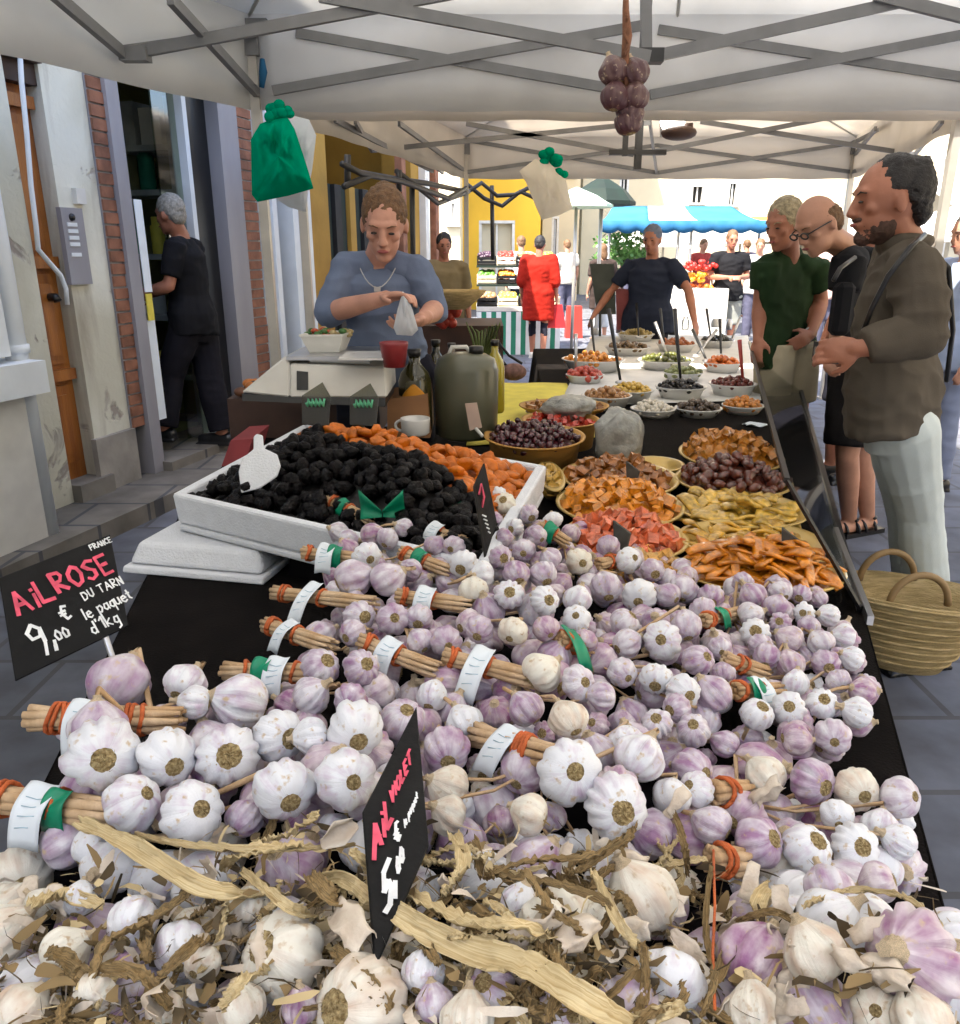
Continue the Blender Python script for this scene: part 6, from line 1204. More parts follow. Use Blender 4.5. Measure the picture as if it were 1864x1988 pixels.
V3 = [(70, 735, 125, 76, 726, 'w'), (210, 760, 125, 236, 755, 'w'), (340, 755, 120, 'U', 0, 'w'), (205, 655, 115, 'U', 0, 'r'), (100, 650, 110, 'U', 0, 'r'), (455, 705, 130, 'U', 0, 'r'), (590, 740, 140, 588, 778, 'w'), (765, 715, 125, 'U', 0, 'r'), (640, 640, 100, 'U', 0, 'r'), (545, 600, 110, 575, 590, 'w'), (465, 545, 100, 'U', 0, 'r'), (350, 605, 115, 370, 612, 'c'), (235, 590, 95, 'R', 0, 'r'), (130, 560, 95, 'U', 0, 'r'), (35, 590, 100, 'U', 0, 'r'), (95, 470, 80, 'U', 0, 'w'), (180, 500, 85, 'R', 0, 'r'), (55, 375, 90, 'D', 0, 'c'), (245, 440, 80, 'U', 0, 'w'), (330, 500, 60, 'R', 0, 'r'), (150, 415, 80, 'U', 0, 'r'), (15, 440, 70, 'U', 0, 'r'), (30, 340, 70, 30, 345, 'w'), (50, 510, 80, 'L', 0, 'r'),
      (870, 745, 110, 'U', 0, 'r'), (845, 800, 115, 'U', 0, 'r'), (700, 740, 110, 'U', 0, 'r'), (85, 880, 125, 'U', 0, 'c'), (215, 870, 110, 'U', 0, 'p'), (340, 835, 120, 'D', 0, 'w'), (530, 850, 125, 572, 810, 'r'), (680, 920, 155, 665, 912, 'w'), (775, 860, 130, 'U', 0, 'r'), (540, 930, 120, 'D', 0, 'r'), (520, 1045, 125, 548, 1068, 'r'), (655, 1070, 135, 'U', 0, 'w'), (760, 1120, 140, 785, 1142, 'w'), (885, 1130, 150, 'R', 0, 'r'), (820, 1000, 130, 858, 980, 'r'), (200, 1045, 165, 'L', 0, 'c'), (345, 1090, 150, 385, 1080, 'r'), (440, 1140, 120, 'R', 0, 'r'), (140, 1190, 150, 'U', 0, 'r'), (305, 1230, 155, 'U', 0, 'c'), (610, 1160, 95, 'D', 0, 'w'), (740, 1185, 120, 'D', 0, 'r'), (370, 920, 110, 'U', 0, 'p'), (910, 950, 100, 'U', 0, 'r'), (920, 1050, 100, 'U', 0, 'r'),
      (1040, 745, 115, 'U', 0, 'r'), (1150, 725, 100, 'U', 0, 'r'), (1230, 735, 85, 'U', 0, 'r'), (1300, 755, 75, 'U', 0, 'r'), (1135, 790, 115, 'U', 0, 'r'), (1030, 820, 115, 'L', 0, 'r'), (1245, 810, 90, 1243, 810, 'w'), (1340, 820, 95, 'R', 0, 'w'), (1150, 850, 90, 1145, 840, 'r'), (1050, 890, 125, 1052, 880, 'w'), (1265, 865, 95, 'U', 0, 'r'), (1070, 940, 100, 'U', 0, 'r'), (1185, 915, 115, 'R', 0, 'p'), (1310, 930, 115, 'U', 0, 'r'), (1400, 905, 105, 'R', 0, 'w'), (1435, 990, 100, 'R', 0, 'w'), (1190, 1010, 115, 'U', 0, 'p'), (1095, 980, 110, 'U', 0, 'r'), (1330, 1010, 115, 'U', 0, 'r'), (1210, 1090, 110, 'U', 0, 'w'), (1275, 1095, 95, 1268, 1095, 'w'), (1380, 1080, 105, 'U', 0, 'r'), (1475, 1120, 115, 'R', 0, 'p'), (1315, 1170, 130, 1332, 1150, 'w'), (1180, 1190, 145, 1180, 1180, 'w'), (1055, 1215, 135, 1085, 1180, 'w'), (1455, 1205, 125, 'R', 0, 'w'), (1210, 1310, 135, 'L', 0, 'p'), (1360, 1300, 148, 1362, 1322, 'r'), (805, 1278, 138, 806, 1255, 'r'), (930, 1330, 115, 'D', 0, 'r'), (1080, 1330, 105, 'U', 0, 'w'), (660, 1250, 125, 655, 1222, 'r'), (520, 1250, 115, 'U', 0, 'r'), (1385, 990, 95, 'U', 0, 'r'), (210, 1290, 100, 'D', 0, 'p'), (420, 1260, 110, 'D', 0, 'p'), (850, 1390, 90, 'U', 0, 'r'), (1000, 690, 90, 'U', 0, 'r')]
V6 = [(435, 275, 235, 466, 287, 'w'), (600, 400, 245, 638, 425, 'w'), (690, 225, 190, 'L', 0, 'w'), (645, 165, 130, 'U', 0, 'w'), (880, 270, 165, 935, 282, 'r'), (900, 340, 130, 'D', 0, 'w'), (1150, 295, 160, 'U', 0, 'c'), (1320, 310, 170, 1372, 335, 'r'), (1480, 340, 170, 1512, 372, 'c'), (1640, 370, 155, 1694, 372, 'r'), (1125, 530, 185, 1190, 520, 'r'), (1300, 560, 180, 1350, 530, 'w'), (1475, 550, 180, 1512, 550, 'w'), (955, 470, 150, 'R', 0, 'r'), (810, 370, 150, 'U', 0, 'w'), (1415, 435, 125, 'U', 0, 'w'), (1570, 480, 140, 'U', 0, 'w'), (1640, 530, 130, 'R', 0, 'w'), (1380, 700, 175, 'D', 0, 'r'), (1565, 680, 150, 'D', 0, 'p'), (1030, 700, 105, 'L', 0, 'w'), (1150, 720, 120, 'D', 0, 'w'), (1650, 460, 90, 'R', 0, 'w'), (290, 430, 160, 'R', 0, 'c'), (470, 545, 125, 'U', 0, 'w'), (290, 545, 120, 'L', 0, 'w'), (160, 590, 110, 'U', 0, 'r'), (110, 285, 95, 'D', 0, 'c'), (115, 350, 90, 'D', 0, 'c'), (200, 300, 90, 'D', 0, 'p'), (180, 460, 120, 'D', 0, 'p'), (370, 440, 110, 'R', 0, 'r'), (30, 410, 130, 'D', 0, 'w'), (380, 550, 100, 'U', 0, 'w'), (1240, 420, 100, 'U', 0, 'w')]
bulbs = []
def view(L, f, grp):
    for x, y, w_, a, b, kd in L:
        X, Y_, d = f(x, y, w_)
        if isinstance(a, str): dr_ = a
        else: ax, ay, _ = f(a, b, 0); dr_ = ((ax - X) / (d / 2), (ay - Y_) / (d / 2))
        bulbs.append(dict(x=X, y=Y_, d=d, dr=dr_, k=kd, g=grp))
view(V4, r4, 'b'); view(V3, r3, 'b'); view(V6, r6, 'b')
FG = [(r6, 700, 740, 275, 'R', 0, 'c'), (r6, 1110, 960, 260, 'L', 0, 'p'), (r6, 1330, 935, 240, 'U', 0, 'c'), (r6, 1690, 950, 350, 'LD', 0, 'p'), (r6, 800, 1040, 260, 'U', 0, 'w'), (r6, 1110, 1150, 210, 'U', 0, 'c'), (r6, 1720, 1180, 230, 'U', 0, 'c'), (r6, 1560, 1150, 180, 'D', 0, 'c'),
      (r5, 1075, 830, 320, 'D', 0, 'c'), (r5, 690, 800, 215, 'U', 0, 'w'), (r5, 1380, 1020, 360, 'D', 0, 'c'), (r5, 15, 740, 210, 'U', 0, 'c'), (r5, 245, 820, 200, 'U', 0, 'c'), (r5, 505, 700, 200, 'U', 0, 'w'), (r5, 80, 1050, 235, 'U', 0, 'c'), (r5, 620, 1030, 140, 'U', 0, 'c'), (r5, 1140, 1020, 150, 'U', 0, 'p'), (r5, 1610, 890, 170, 'U', 0, 'w'), (r5, 1650, 1010, 160, 'U', 0, 'r'), (r5, 300, 615, 130, 'U', 0, 'w'), (r5, 920, 1020, 180, 'U', 0, 'c'), (r5, 770, 860, 140, 'U', 0, 'c'), (r5, 360, 980, 170, 'D', 0, 'c'), (r5, 940, 640, 150, 'U', 0, 'c'), (r5, 150, 640, 130, 'R', 0, 'c'), (r6, 150, 1080, 190, 'D', 0, 'r'), (r6, 420, 1130, 200, 'D', 0, 'r'), (r6, 330, 820, 180, 'U', 0, 'c'), (r6, 60, 1180, 200, 'U', 0, 'c'), (r6, 250, 760, 150, 'U', 0, 'w'), (r6, 560, 820, 150, 'U', 0, 'c')]
for f, x, y, w_, a, b, kd in FG: X, Y_, d = f(x, y, w_); bulbs.append(dict(x=X, y=Y_, d=d, dr=a, k=kd, g='l'))
for b in bulbs:
    z = pz(b['x'], b['y']); r = ray(b['x'], b['y']); t = (z - CH) / r.z * 1.0
    b['r0'] = ray(b['x'], b['y']); b['t'] = t
    if b['g'] == 'b':      # keep real sizes plausible: 2.2 - 4 cm radius
        rad = b['d'] / 2 / FPX * t; lim = (.019, .040); 
        if rad < lim[0]: b['t'] = t * min(1.12, lim[0] / rad)
    b['rad'] = b['d'] / 2 / FPX * b['t'] * 1.0
def bpos(b): return Vector((0, 0, CH)) + b['r0'] * b['t']
for it in range(30):
    mv = 0
    for i, a in enumerate(bulbs):
        pa = bpos(a)
        for b in bulbs[i + 1:]:
            if abs(a['x'] - b['x']) > 260 or abs(a['y'] - b['y']) > 260: continue
            d = (pa - bpos(b)).length; m = (a['rad'] + b['rad']) * .80
            if d < m:
                lo_ = a if a['y'] < b['y'] else b        # the one higher in the picture is behind
                t2 = lo_['t'] * 1.006; pz_ = (Vector((0, 0, CH)) + lo_['r0'] * t2).z
                if pz_ > TZ + .02: lo_['t'] = t2; lo_['rad'] = lo_['d'] / 2 / FPX * t2; pa = bpos(a); mv += 1
    if not mv: break
# filler bulbs in the layer below
rr = random.Random(77)
region = [(640, 1010), (1000, 975), (1200, 1050), (1330, 1110), (1600, 1150), (1690, 1330), (1660, 1440), (1500, 1490), (1380, 1560), (1730, 1600), (1740, 1680), (1540, 1760), (1864, 1830), (1864, 1980), (0, 1980), (0, 1720), (110, 1640), (140, 1520), (150, 1400), (420, 1380), (600, 1290), (640, 1180)]
def inside(x, y, P_):
    c = False
    for i in range(len(P_)):
        (x1, y1), (x2, y2) = P_[i], P_[i - 1]
        if (y1 > y) != (y2 > y) and x < (x2 - x1) * (y - y1) / (y2 - y1) + x1: c = not c
    return c
fill = []
for k in range(3000):
    x, y = rr.uniform(0, 1864), rr.uniform(975, 1985)
    if not inside(x, y, region): continue
    z = pz(x, y) - rr.choice([.032, .045, .06, .075]); z = max(z, TZ + .03); p = G(x, y, z); r_ = rr.uniform(.022, .029) * (1.15 if y > 1450 else 1)
    if p.z - r_ < TZ - .002 or (y > 1690 and x < 1400 and rr.random() < .6): continue
    if any((p - q[0]).length < (r_ + q[1]) * .84 for q in fill): continue
    if any((p - bpos(b)).length < (r_ + b['rad']) * .72 for b in bulbs if abs(b['x'] - x) < 300): continue
    fill.append((p, r_, x, y))
    if len(fill) > 330: break
# --- bunches: handle start, handle end (photo reading), labels
BN = [
 ((640, 970), (705, 1004), 'gn', 'garlic bunch with a green ribbon bow, farthest left at the top of the heap'),
 ((587, 1072), (690, 1084), 'wg', 'garlic bunch with white tag and green ribbon just in front of the polystyrene tray'),
 ((533, 1150), (690, 1168), 'w', 'garlic bunch with a long white tag hanging from its handle above the bare cloth'),
 ((771, 1156), (890, 1172), 'w', 'garlic bunch with a short white tag in the middle of the upper heap'),
 ((517, 1212), (620, 1248), 'w', 'garlic bunch with frayed orange tie, leftmost handle over the bare cloth'),
 ((435, 1301), (600, 1306), 'gw', 'garlic bunch with orange rings and a green and white tag left of centre'),
 ((701, 1245), (825, 1292), 'w', 'garlic bunch with slanting handle and small white tag near the centre'),
 ((862, 1273), (1012, 1312), 'w', 'garlic bunch with the longest white tag dangling in the centre of the heap'),
 ((855, 983), (925, 992), 'g', 'garlic bunch with a small green ribbon left of the tall dark price sign'),
 ((813, 1022), (885, 1046), 'w', 'garlic bunch with orange tie and white tag left of the tall dark price sign'),
 ((779, 1072), (860, 1104), 'g', 'garlic bunch with a square green ribbon in the upper left of the heap'),
 ((56, 1393), (300, 1398), 'wg', 'bunch of big white garlic heads with thick orange binding at the left edge'),
 ((-20, 1547), (205, 1578), 'wg', 'bunch of big white garlic heads with its handle running off the left edge'),
 ((925, 1425), (1052, 1465), 'w', 'big white garlic bunch with pale tag and broad orange ring right of the leaning sign'),
 ((1405, 1278), (1475, 1304), 'n', 'rose garlic bunch with short handle in the right hand heap'),
 ((1425, 1341), (1500, 1341), 'gw', 'rose garlic bunch with green and white tag in the right hand heap'),
 ((1085, 1242), (1135, 1256), 'G', 'garlic bunch with a large hanging green ribbon in the middle of the heap'),
 ((1365, 1205), (1425, 1192), 'g', 'rose garlic bunch with a dark green ribbon behind the right hand heap'),
 ((1050, 1020), (1095, 1050), 'g', 'garlic bunch with a teal ribbon in front of the salmon cubes'),
 ((1380, 1538), (1440, 1540), 'n', 'bunch of large pink garlic with thin orange tie at the lower right'),
 ((1375, 1668), (1435, 1674), 'n', 'bunch of large white garlic with twisted tie at the lowest right of the table'),
 ((1160, 1095), (1215, 1085), 'n', 'garlic bunch with a red tie at the top right of the heap beside the bowls'),
]
cen = [(b[1][0] + (95 if b[1][1] > 1350 else 65), b[1][1] + 5) for b in BN]; cen[15] = (1590, 1345); cen[14] = (1560, 1255); cen[17] = (1480, 1170); cen[19] = (1580, 1560); cen[20] = (1560, 1680); cen[11] = (330, 1420); cen[12] = (360, 1550); cen[13] = (1150, 1500); cen[21] = (1230, 1120); cen[16] = (1240, 1250)
def near_b(x, y): return min(range(len(cen)), key=lambda i: (cen[i][0] - x) ** 2 + ((cen[i][1] - y) * 1.35) ** 2)
bobj = []
for (s_, e_, kd, lb) in BN:
    zz = pz(max(60, (s_[0] + e_[0]) / 2), (s_[1] + e_[1]) / 2) - .012
    bobj.append(thing('garlic_bunch', lb, 'garlic', G(e_[0], e_[1], zz), 'tied garlic bunches on the stall'))
DIRS = {'U': Vector((.05, .85, .35)), 'R': Vector((-.85, .2, .45)), 'L': Vector((.85, .3, .4)), 'D': Vector((.1, .6, -.3)), 'LD': Vector((-.80, -.35, .42))}
def place_bulb(p, rad, kd, up, parent, name='garlic_bulb', rr=rnd):
    """up = direction of the neck"""
    up = up.normalized(); q = up.to_track_quat('Z', 'Y') @ Quaternion((0, 0, 1), rr.uniform(0, 6.28))
    return inst(name, rr.choice(KM[kd]), p, q, rad * 1.0, parent)
loose_n = 0
POSN = {}
for b in bulbs:
    p = bpos(b); vd = b['r0'].normalized()
    if isinstance(b['dr'], str):
        up = DIRS[b['dr']] + Vector([rnd.uniform(-.5, .5) for _ in range(3)])
    else:
        dx, dy = b['dr']; q = min(.97, math.hypot(dx, dy)); rt = Vector((1, 0, 0)); uu = rt.cross(vd).normalized()
        root = (rt * dx - uu * dy) - vd * math.sqrt(max(.05, 1 - q * q)); up = -root
    b['up'] = up
    if b['g'] == 'b': place_bulb(p, b['rad'], b['k'], up, bobj[near_b(b['x'], b['y'])])
    else:
        o = place_bulb(p, b['rad'], b['k'], up, None, 'loose_garlic')
        x, y = b['x'], b['y']; nm = {'w': 'white', 'c': 'cream papery', 'p': 'purple streaked', 'r': 'rose tinted'}[b['k']]; size = 'large' if b['d'] > 105 else 'small'
        key = (nm, size); POSN.setdefault(key, []).append(o); o['px_'] = x
for (nm, size), L in POSN.items():
    L.sort(key=lambda o: o.location.x); n = len(L); ordn = ['first', 'second', 'third', 'fourth', 'fifth', 'sixth', 'seventh', 'eighth', 'ninth', 'tenth', 'eleventh', 'twelfth', 'thirteenth', 'fourteenth']
    for i, o in enumerate(L):
        del o['px_']
        tag(o, '%s loose %s garlic head among dried leaves%s' % (size, nm, '' if n == 1 else ', %s from the left' % ordn[i]), 'garlic', 'loose garlic heads in the foreground')
# random neck out of the pile for fillers
for p, r_, x, y in fill:
    up = Vector((rr.uniform(-1, 1), rr.uniform(-.8, .8), rr.uniform(-.2, 1)))
    if y < 1640: place_bulb(p, r_, rr.choice('rrppp'), up, bobj[near_b(x, y)], rr=rr)  # mostly the darker purple type, puts shade of the gaps into bulb colour
    else: tag(place_bulb(p, r_, rr.choice('ccwr'), up, None, 'loose_garlic', rr), 'half hidden garlic head deep between the foreground heads', 'garlic', 'half hidden garlic heads in the foreground')
# handles, ties, tags
def lbl(m_, c, ax, w_, h_, fwd=Vector((0, -.45, 1)).normalized()):
    ax = ax.normalized(); dn = (fwd.cross(ax)).normalized()
    if dn.z > 0: dn = -dn
    def fn(u, v):
        return c + ax * (u - .5) * w_ + dn * (v - .25) * h_ + fwd * (.017 - .022 * max(0, v - .45) ** 2 * 4 + .0025 * math.sin(u * 6 + v * 5))
    m_.grid(fn, 8, 10, thick=.0006); return fn
for i, (s_, e_, kd, lb) in enumerate(BN):
    zz = pz(max(60, s_[0]), s_[1]); big = s_[1] > 1350
    a = G(s_[0], s_[1], zz - .005 if i not in (2, 4, 5) else max(.80, zz - .04)); b = G(e_[0], e_[1], pz(e_[0], e_[1]) - .012); ax = b - a; Lh = ax.length; axn = ax.normalized()
    R_ = .0125 if big else .0105; rr2 = random.Random(i * 5 + 1)
    m_ = MB(); side = axn.cross(Vector((0, 0, 1))).normalized(); upv = side.cross(axn)
    for k in range(9):
        an = k * 2 * math.pi / 8; rr_ = 0 if k == 8 else R_ * .72; r1 = R_ * rr2.uniform(.34, .46)
        pts = []
        for q in range(7):
            f = q / 6; fl = 1 + .5 * f ** 3 + .12 * math.sin(q * 1.7 + k) + (.25 if q == 0 else 0); ja = an + f * .5
            pts.append(a + ax * (f * 1.22 - .0 + (rr2.uniform(-.02, .02) if q == 0 else 0)) + (side * math.cos(ja) + upv * math.sin(ja)) * rr_ * fl)
        m_.tube(pts, [r1 * .9, r1, r1, r1, r1, r1 * .9, r1 * .5], 7)
    m_.build('stalk_bundle', M['stalk'], bobj[i])
    ties = [.12, .17, .62] if kd != 'n' else [.4, .55]
    if i == 11: ties = [.22, .26, .30, .34, .38, .80, .84, .92]
    if i == 5: ties = [.28, .62, .86]
    if i == 13: ties = [.72, .76, .80, .84]
    for f in ties:
        m_ = MB(); c = a + ax * f; tilt = rr2.uniform(-.3, .3)
        m_.tube([c + (side * math.cos(t) + upv * math.sin(t)) * R_ * 1.32 + axn * (.003 * math.sin(t * 2) + tilt * R_ * math.cos(t)) for t in [j * 2 * math.pi / 14 for j in range(15)]], .0026, 6); m_.build('string_tie', M['string'], bobj[i])
    f0 = .48
    for q, ch in enumerate(kd):
        c = a + ax * (f0 + .17 * q) + Vector((0, 0, .0))
        if ch == 'w':
            m_ = MB(); Lt = .075 if i in (2, 7) else (.05 if not big else .055); wt = .030 if not big else .036
            fn = lbl(m_, c, ax, wt, Lt); o = m_.build('paper_tag', M['paper'], bobj[i])
            m_ = MB()
            for kk in range(4): m_.tube([fn(.2, .3 + kk * .16) + Vector((0, -.0004, .0006)), fn(.5, .3 + kk * .16) + Vector((0, -.0004, .0006)), fn(.8 - .1 * (kk % 2), .3 + kk * .16) + Vector((0, -.0004, .0006))], .0006, 4)
            m_.build('faint_print', mat('faint_ink', (.45, .62, .72), .7, .1), o)
        elif ch in 'gG':
            m_ = MB(); s = 1.9 if ch == 'G' else 1.0; lbl(m_, c + Vector((0, 0, .002)), ax, .026 * s ** .3, .032 * s); m_.build('green_ribbon', M['gribbon'], bobj[i])
            if 'n' in kd:
                for sg in (-1, 1):
                    m_ = MB(); cc = T(742 + sg * 22, 996, (G(742, 996, .93) - Vector((0, 0, CH))).dot(Vector((0, CS, -SN))))
                    m_.grid(lambda u, v: cc + Vector((sg * (v - .5) * .045, .01 * math.sin(u * 5), (u - .5) * .05 * (.35 + v) + .02 * v)), 6, 6, thick=.0008); m_.build('ribbon_loop', M['gribbon'], bobj[i])
# bulb stalks reaching into their bunch handle
cntst = 0
for b in bulbs:
    if b['g'] != 'b' or rnd.random() < .35: continue
    i = near_b(b['x'], b['y']); e_ = G(BN[i][1][0], BN[i][1][1], pz(*BN[i][1]) - .02); p = bpos(b); up = b['up'].normalized(); n0 = p + up * b['rad'] * 1.05
    if (e_ - n0).length > .22: continue
    m_ = MB(); mid = n0 + up * .02 - Vector((0, 0, .012)); r_ = b['rad'] * .13
    m_.tube([n0 - up * .004, mid, mid.lerp(e_, .6) - Vector((0, 0, .02)), e_ - Vector((0, 0, .012))], [r_, r_ * .9, r_ * .7, r_ * .6], 7); m_.build('stalk', M['stalk'], bobj[i])
# braid bulbs overhead
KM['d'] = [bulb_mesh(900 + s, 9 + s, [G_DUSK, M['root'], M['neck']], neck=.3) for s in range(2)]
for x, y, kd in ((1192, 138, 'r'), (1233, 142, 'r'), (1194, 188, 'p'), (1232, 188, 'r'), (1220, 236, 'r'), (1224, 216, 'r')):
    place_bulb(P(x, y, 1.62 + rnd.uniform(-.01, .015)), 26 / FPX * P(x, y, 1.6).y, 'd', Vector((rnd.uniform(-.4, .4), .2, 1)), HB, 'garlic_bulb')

# ---------------------------------------------------------------- dried leaves and papery skins in the foreground
def leaf_strip(pts, w_, seed, thick=.0005, curl=.5):
    m = MB(); rr = random.Random(seed); pts = [Vector(p) for p in pts]; n = len(pts) - 1
    def cr(v):
        f = v * n; i = min(int(f), n - 1); t = f - i; p0 = pts[max(i - 1, 0)]; p1 = pts[i]; p2 = pts[i + 1]; p3 = pts[min(i + 2, n)]
        return .5 * ((2 * p1) + (p2 - p0) * t + (2 * p0 - 5 * p1 + 4 * p2 - p3) * t * t + (3 * p1 - p0 - 3 * p2 + p3) * t ** 3)
    tw0 = rr.uniform(-.5, .5); tw = rr.uniform(-1.3, 1.3)
    def fn(u, v):
        p = cr(v); d = (cr(min(1, v + .02)) - cr(max(0, v - .02))).normalized(); s = d.cross(Vector((0, -.4, 1))).normalized(); up = s.cross(d)
        a = tw0 + tw * v + .3 * math.sin(v * 7 + seed) + .5 * n3((v * 5, seed, 2), 1); s2 = s * math.cos(a) + up * math.sin(a); u2 = up * math.cos(a) - s * math.sin(a)
        ww = w_ * (.35 + .65 * math.sin(math.pi * min(1, .12 + v * .86)) ** .6) * (1 + .25 * n3((v * 6, seed, 0), 1) + .22 * n3((v * 40, seed, round(u)), 1) * abs(2 * u - 1)); x = (u - .5) * ww
        return p + s2 * x + u2 * (curl * (u - .5) ** 2 * ww * 2.2 + .0055 * n3((u * 3.5, v * 22, seed), 1.5) + .0004 * math.sin(u * 24))
    m.grid(fn, 8, 40, thick=thick); return m
def gz(x, y, dz=0): return G(x, y, min(1.03, pz(x, y) + dz))
LF = [([(150, 1595), (250, 1640), (400, 1725), (560, 1740)], .034, 0, 'long wide pale leaf slanting across the left garlic heads'), ([(590, 1640), (470, 1660), (430, 1690)], .03, 0, 'pale folded leaf tip left of centre'), ([(620, 1580), (560, 1620), (500, 1640)], .022, 0, 'short cream leaf under the white bulbs left of the leaning sign'),
      ([(260, 1620), (360, 1640), (520, 1650), (690, 1640)], .014, 0, 'thin tan leaf lying level across the left pile'), ([(470, 1690), (560, 1760), (640, 1790)], .018, 0, 'curled tan leaf pointing down left of the leaning sign'), ([(770, 1770), (900, 1840), (1020, 1880), (1160, 1960), (1250, 2010)], .045, 0, 'longest wide straw leaf running down to the bottom edge'),
      ([(800, 1740), (900, 1790), (1010, 1800), (1130, 1850)], .03, 0, 'broad pale leaf right of the leaning sign'), ([(1150, 1690), (1200, 1790), (1260, 1860), (1330, 1885)], .02, 0, 'narrow golden leaf crossing the dark hollow right of centre'), ([(960, 1690), (1050, 1670), (1150, 1660), (1230, 1610)], .014, 1, 'dark twisted leaf reaching towards the big white bulb'),
      ([(1240, 1560), (1230, 1610), (1200, 1660)], .022, 1, 'brown curled leaf hanging under the torn white skin'), ([(1310, 1580), (1330, 1640), (1335, 1700)], .016, 1, 'brown ribbon leaf falling beside the pink bulbs'), ([(1380, 1680), (1370, 1800), (1385, 1900), (1360, 1975)], .012, 1, 'thin upright brown leaf left of the purple head'),
      ([(880, 1620), (900, 1680), (860, 1740)], .03, 0, 'upright papery tan leaf right of the leaning sign'), ([(600, 1700), (640, 1740), (690, 1800)], .03, 1, 'wide brown leaf in the dark gap left of the sign'), ([(680, 1650), (720, 1700), (700, 1780)], .02, 0, 'tan leaf tucked behind the leaning sign'),
      ([(1490, 1720), (1470, 1760), (1480, 1800)], .032, 0, 'upright tan leaf tip at the lower right'), ([(1430, 1790), (1500, 1770), (1560, 1800)], .014, 1, 'dark thin leaf at the lower right corner of the heap'), ([(90, 1850), (150, 1880), (210, 1960)], .03, 1, 'dark brown leaf in the lower left corner'),
      ([(200, 1880), (280, 1900), (330, 1960)], .024, 1, 'brown leaf between the lower left heads'), ([(310, 1900), (370, 1840), (420, 1820)], .02, 1, 'dark leaf curling beside a white head lower left'), ([(60, 1760), (120, 1740), (200, 1760)], .03, 0, 'pale papery leaf near the left edge'), ([(970, 1700), (1090, 1720), (1180, 1760), (1150, 1830)], .016, 1, 'brown twisted leaf arching over the dark hollow'),
      ([(1040, 1760), (1120, 1800), (1140, 1850)], .013, 1, 'short dark leaf inside the hollow right of centre'), ([(1560, 1760), (1640, 1730), (1750, 1740), (1830, 1800)], .012, 0, 'thin cream sheath on top of the purple head at the right'), ([(650, 1840), (700, 1900), (760, 1960)], .028, 1, 'brown leaf under the foot of the leaning sign'), ([(430, 1960), (480, 1900), (540, 1880)], .022, 0, 'tan leaf below the round white head')]
for k, (pl_, w_, kd, lb) in enumerate(LF):
    pts = [gz(x, y, .028 - .03 * (j == len(pl_) - 1) + .012 * ((j * 7 + k) % 3 - 1)) for j, (x, y) in enumerate(pl_)]
    tag(leaf_strip(pts, w_ * .42, k * 3 + 1, curl=.5).build('dried_leaf', M['leaf2' if kd else 'leaf']), lb, 'leaf')
rr = random.Random(55)
for k in range(130):
    x, y = rr.uniform(-10, 1400), rr.uniform(1660, 2020)
    if y < 1790 and not (420 < x < 1330): continue
    L_ = rr.uniform(.03, .10); a = rr.uniform(0, 6.28); p = gz(x, min(y, 1990), rr.uniform(-.05, .02))
    pts = [p + Vector((math.cos(a + j * rr.uniform(-.3, .3)) * L_ * (j - 1.5) / 3, math.sin(a) * L_ * (j - 1.5) / 3, rr.uniform(-.012, .014))) for j in range(4)]
    dk_ = rr.random() < .6
    tag(leaf_strip(pts, rr.uniform(.003, .011), 100 + k, curl=.6).build('leaf_scrap', M['leaf2' if dk_ else 'leaf']), 'small %s scrap of dried garlic leaf in the foreground litter' % ('brown' if dk_ else 'tan'), 'leaf scrap', '%s leaf scraps in the foreground' % ('brown' if dk_ else 'tan'))
# torn papery skins
def skin_flake(c, s, seed):
    m = MB(); rr = random.Random(seed); q = rq(rr)
    m.grid(lambda u, v: c + q @ Vector(((u - .5) * s * (1 + .25 * n3((v * 3, seed, 0), 1) - abs(v - .5)), (v - .5) * s * (1.4 + .3 * n3((u * 3, 0, seed), 1)), s * .5 * math.sin(u * 2.9 + .1) + s * .25 * n3((u * 2.5, v * 2.5, seed), 1.2))), 10, 10, thick=.0004); return m
FL_ = [(r6, 810, 370, .045, 'torn white garlic skin standing up beside the big white bulbs'), (r6, 270, 820, .06, 'white torn garlic skin on the straw leaf right of the sign'), (r6, 450, 870, .045, 'white curled garlic skin at the end of the straw leaf'), (r6, 870, 920, .04, 'white skin flake right of the golden leaf'), (r5, 1290, 370, .04, 'white skin flake left of the leaning sign'), (r5, 760, 500, .04, 'white skin flake in the leaves left of centre'), (r6, 1170, 370, .05, 'tan papery skin wrapped over the cream bulb'), (r6, 1180, 780, .05, 'cream skin scrap in front of the lowest pink bulbs'), (r5, 640, 1000, .05, 'crumpled cream skin in the lower left'), (r5, 1330, 760, .06, 'crumpled beige skin left of the foot of the sign')]
for k, (f, x, y, s, lb) in enumerate(FL_):
    X, Y_, _ = f(x, y, 0); tag(skin_flake(gz(X, Y_, .02), s * .55, k + 3).build('garlic_skin', M['flake']), lb, 'garlic skin')
for k in range(60):
    x, y = rr.uniform(0, 1850), rr.uniform(1600, 1985)
    if y < 1700 and not (900 < x < 1400): continue
    tag(skin_flake(gz(x, y, rr.uniform(-.03, .02)), rr.uniform(.01, .028), 50 + k).build('skin_flake', M['flake']), 'small papery garlic skin flake in the foreground litter', 'skin flake', 'garlic skin flakes in the foreground')
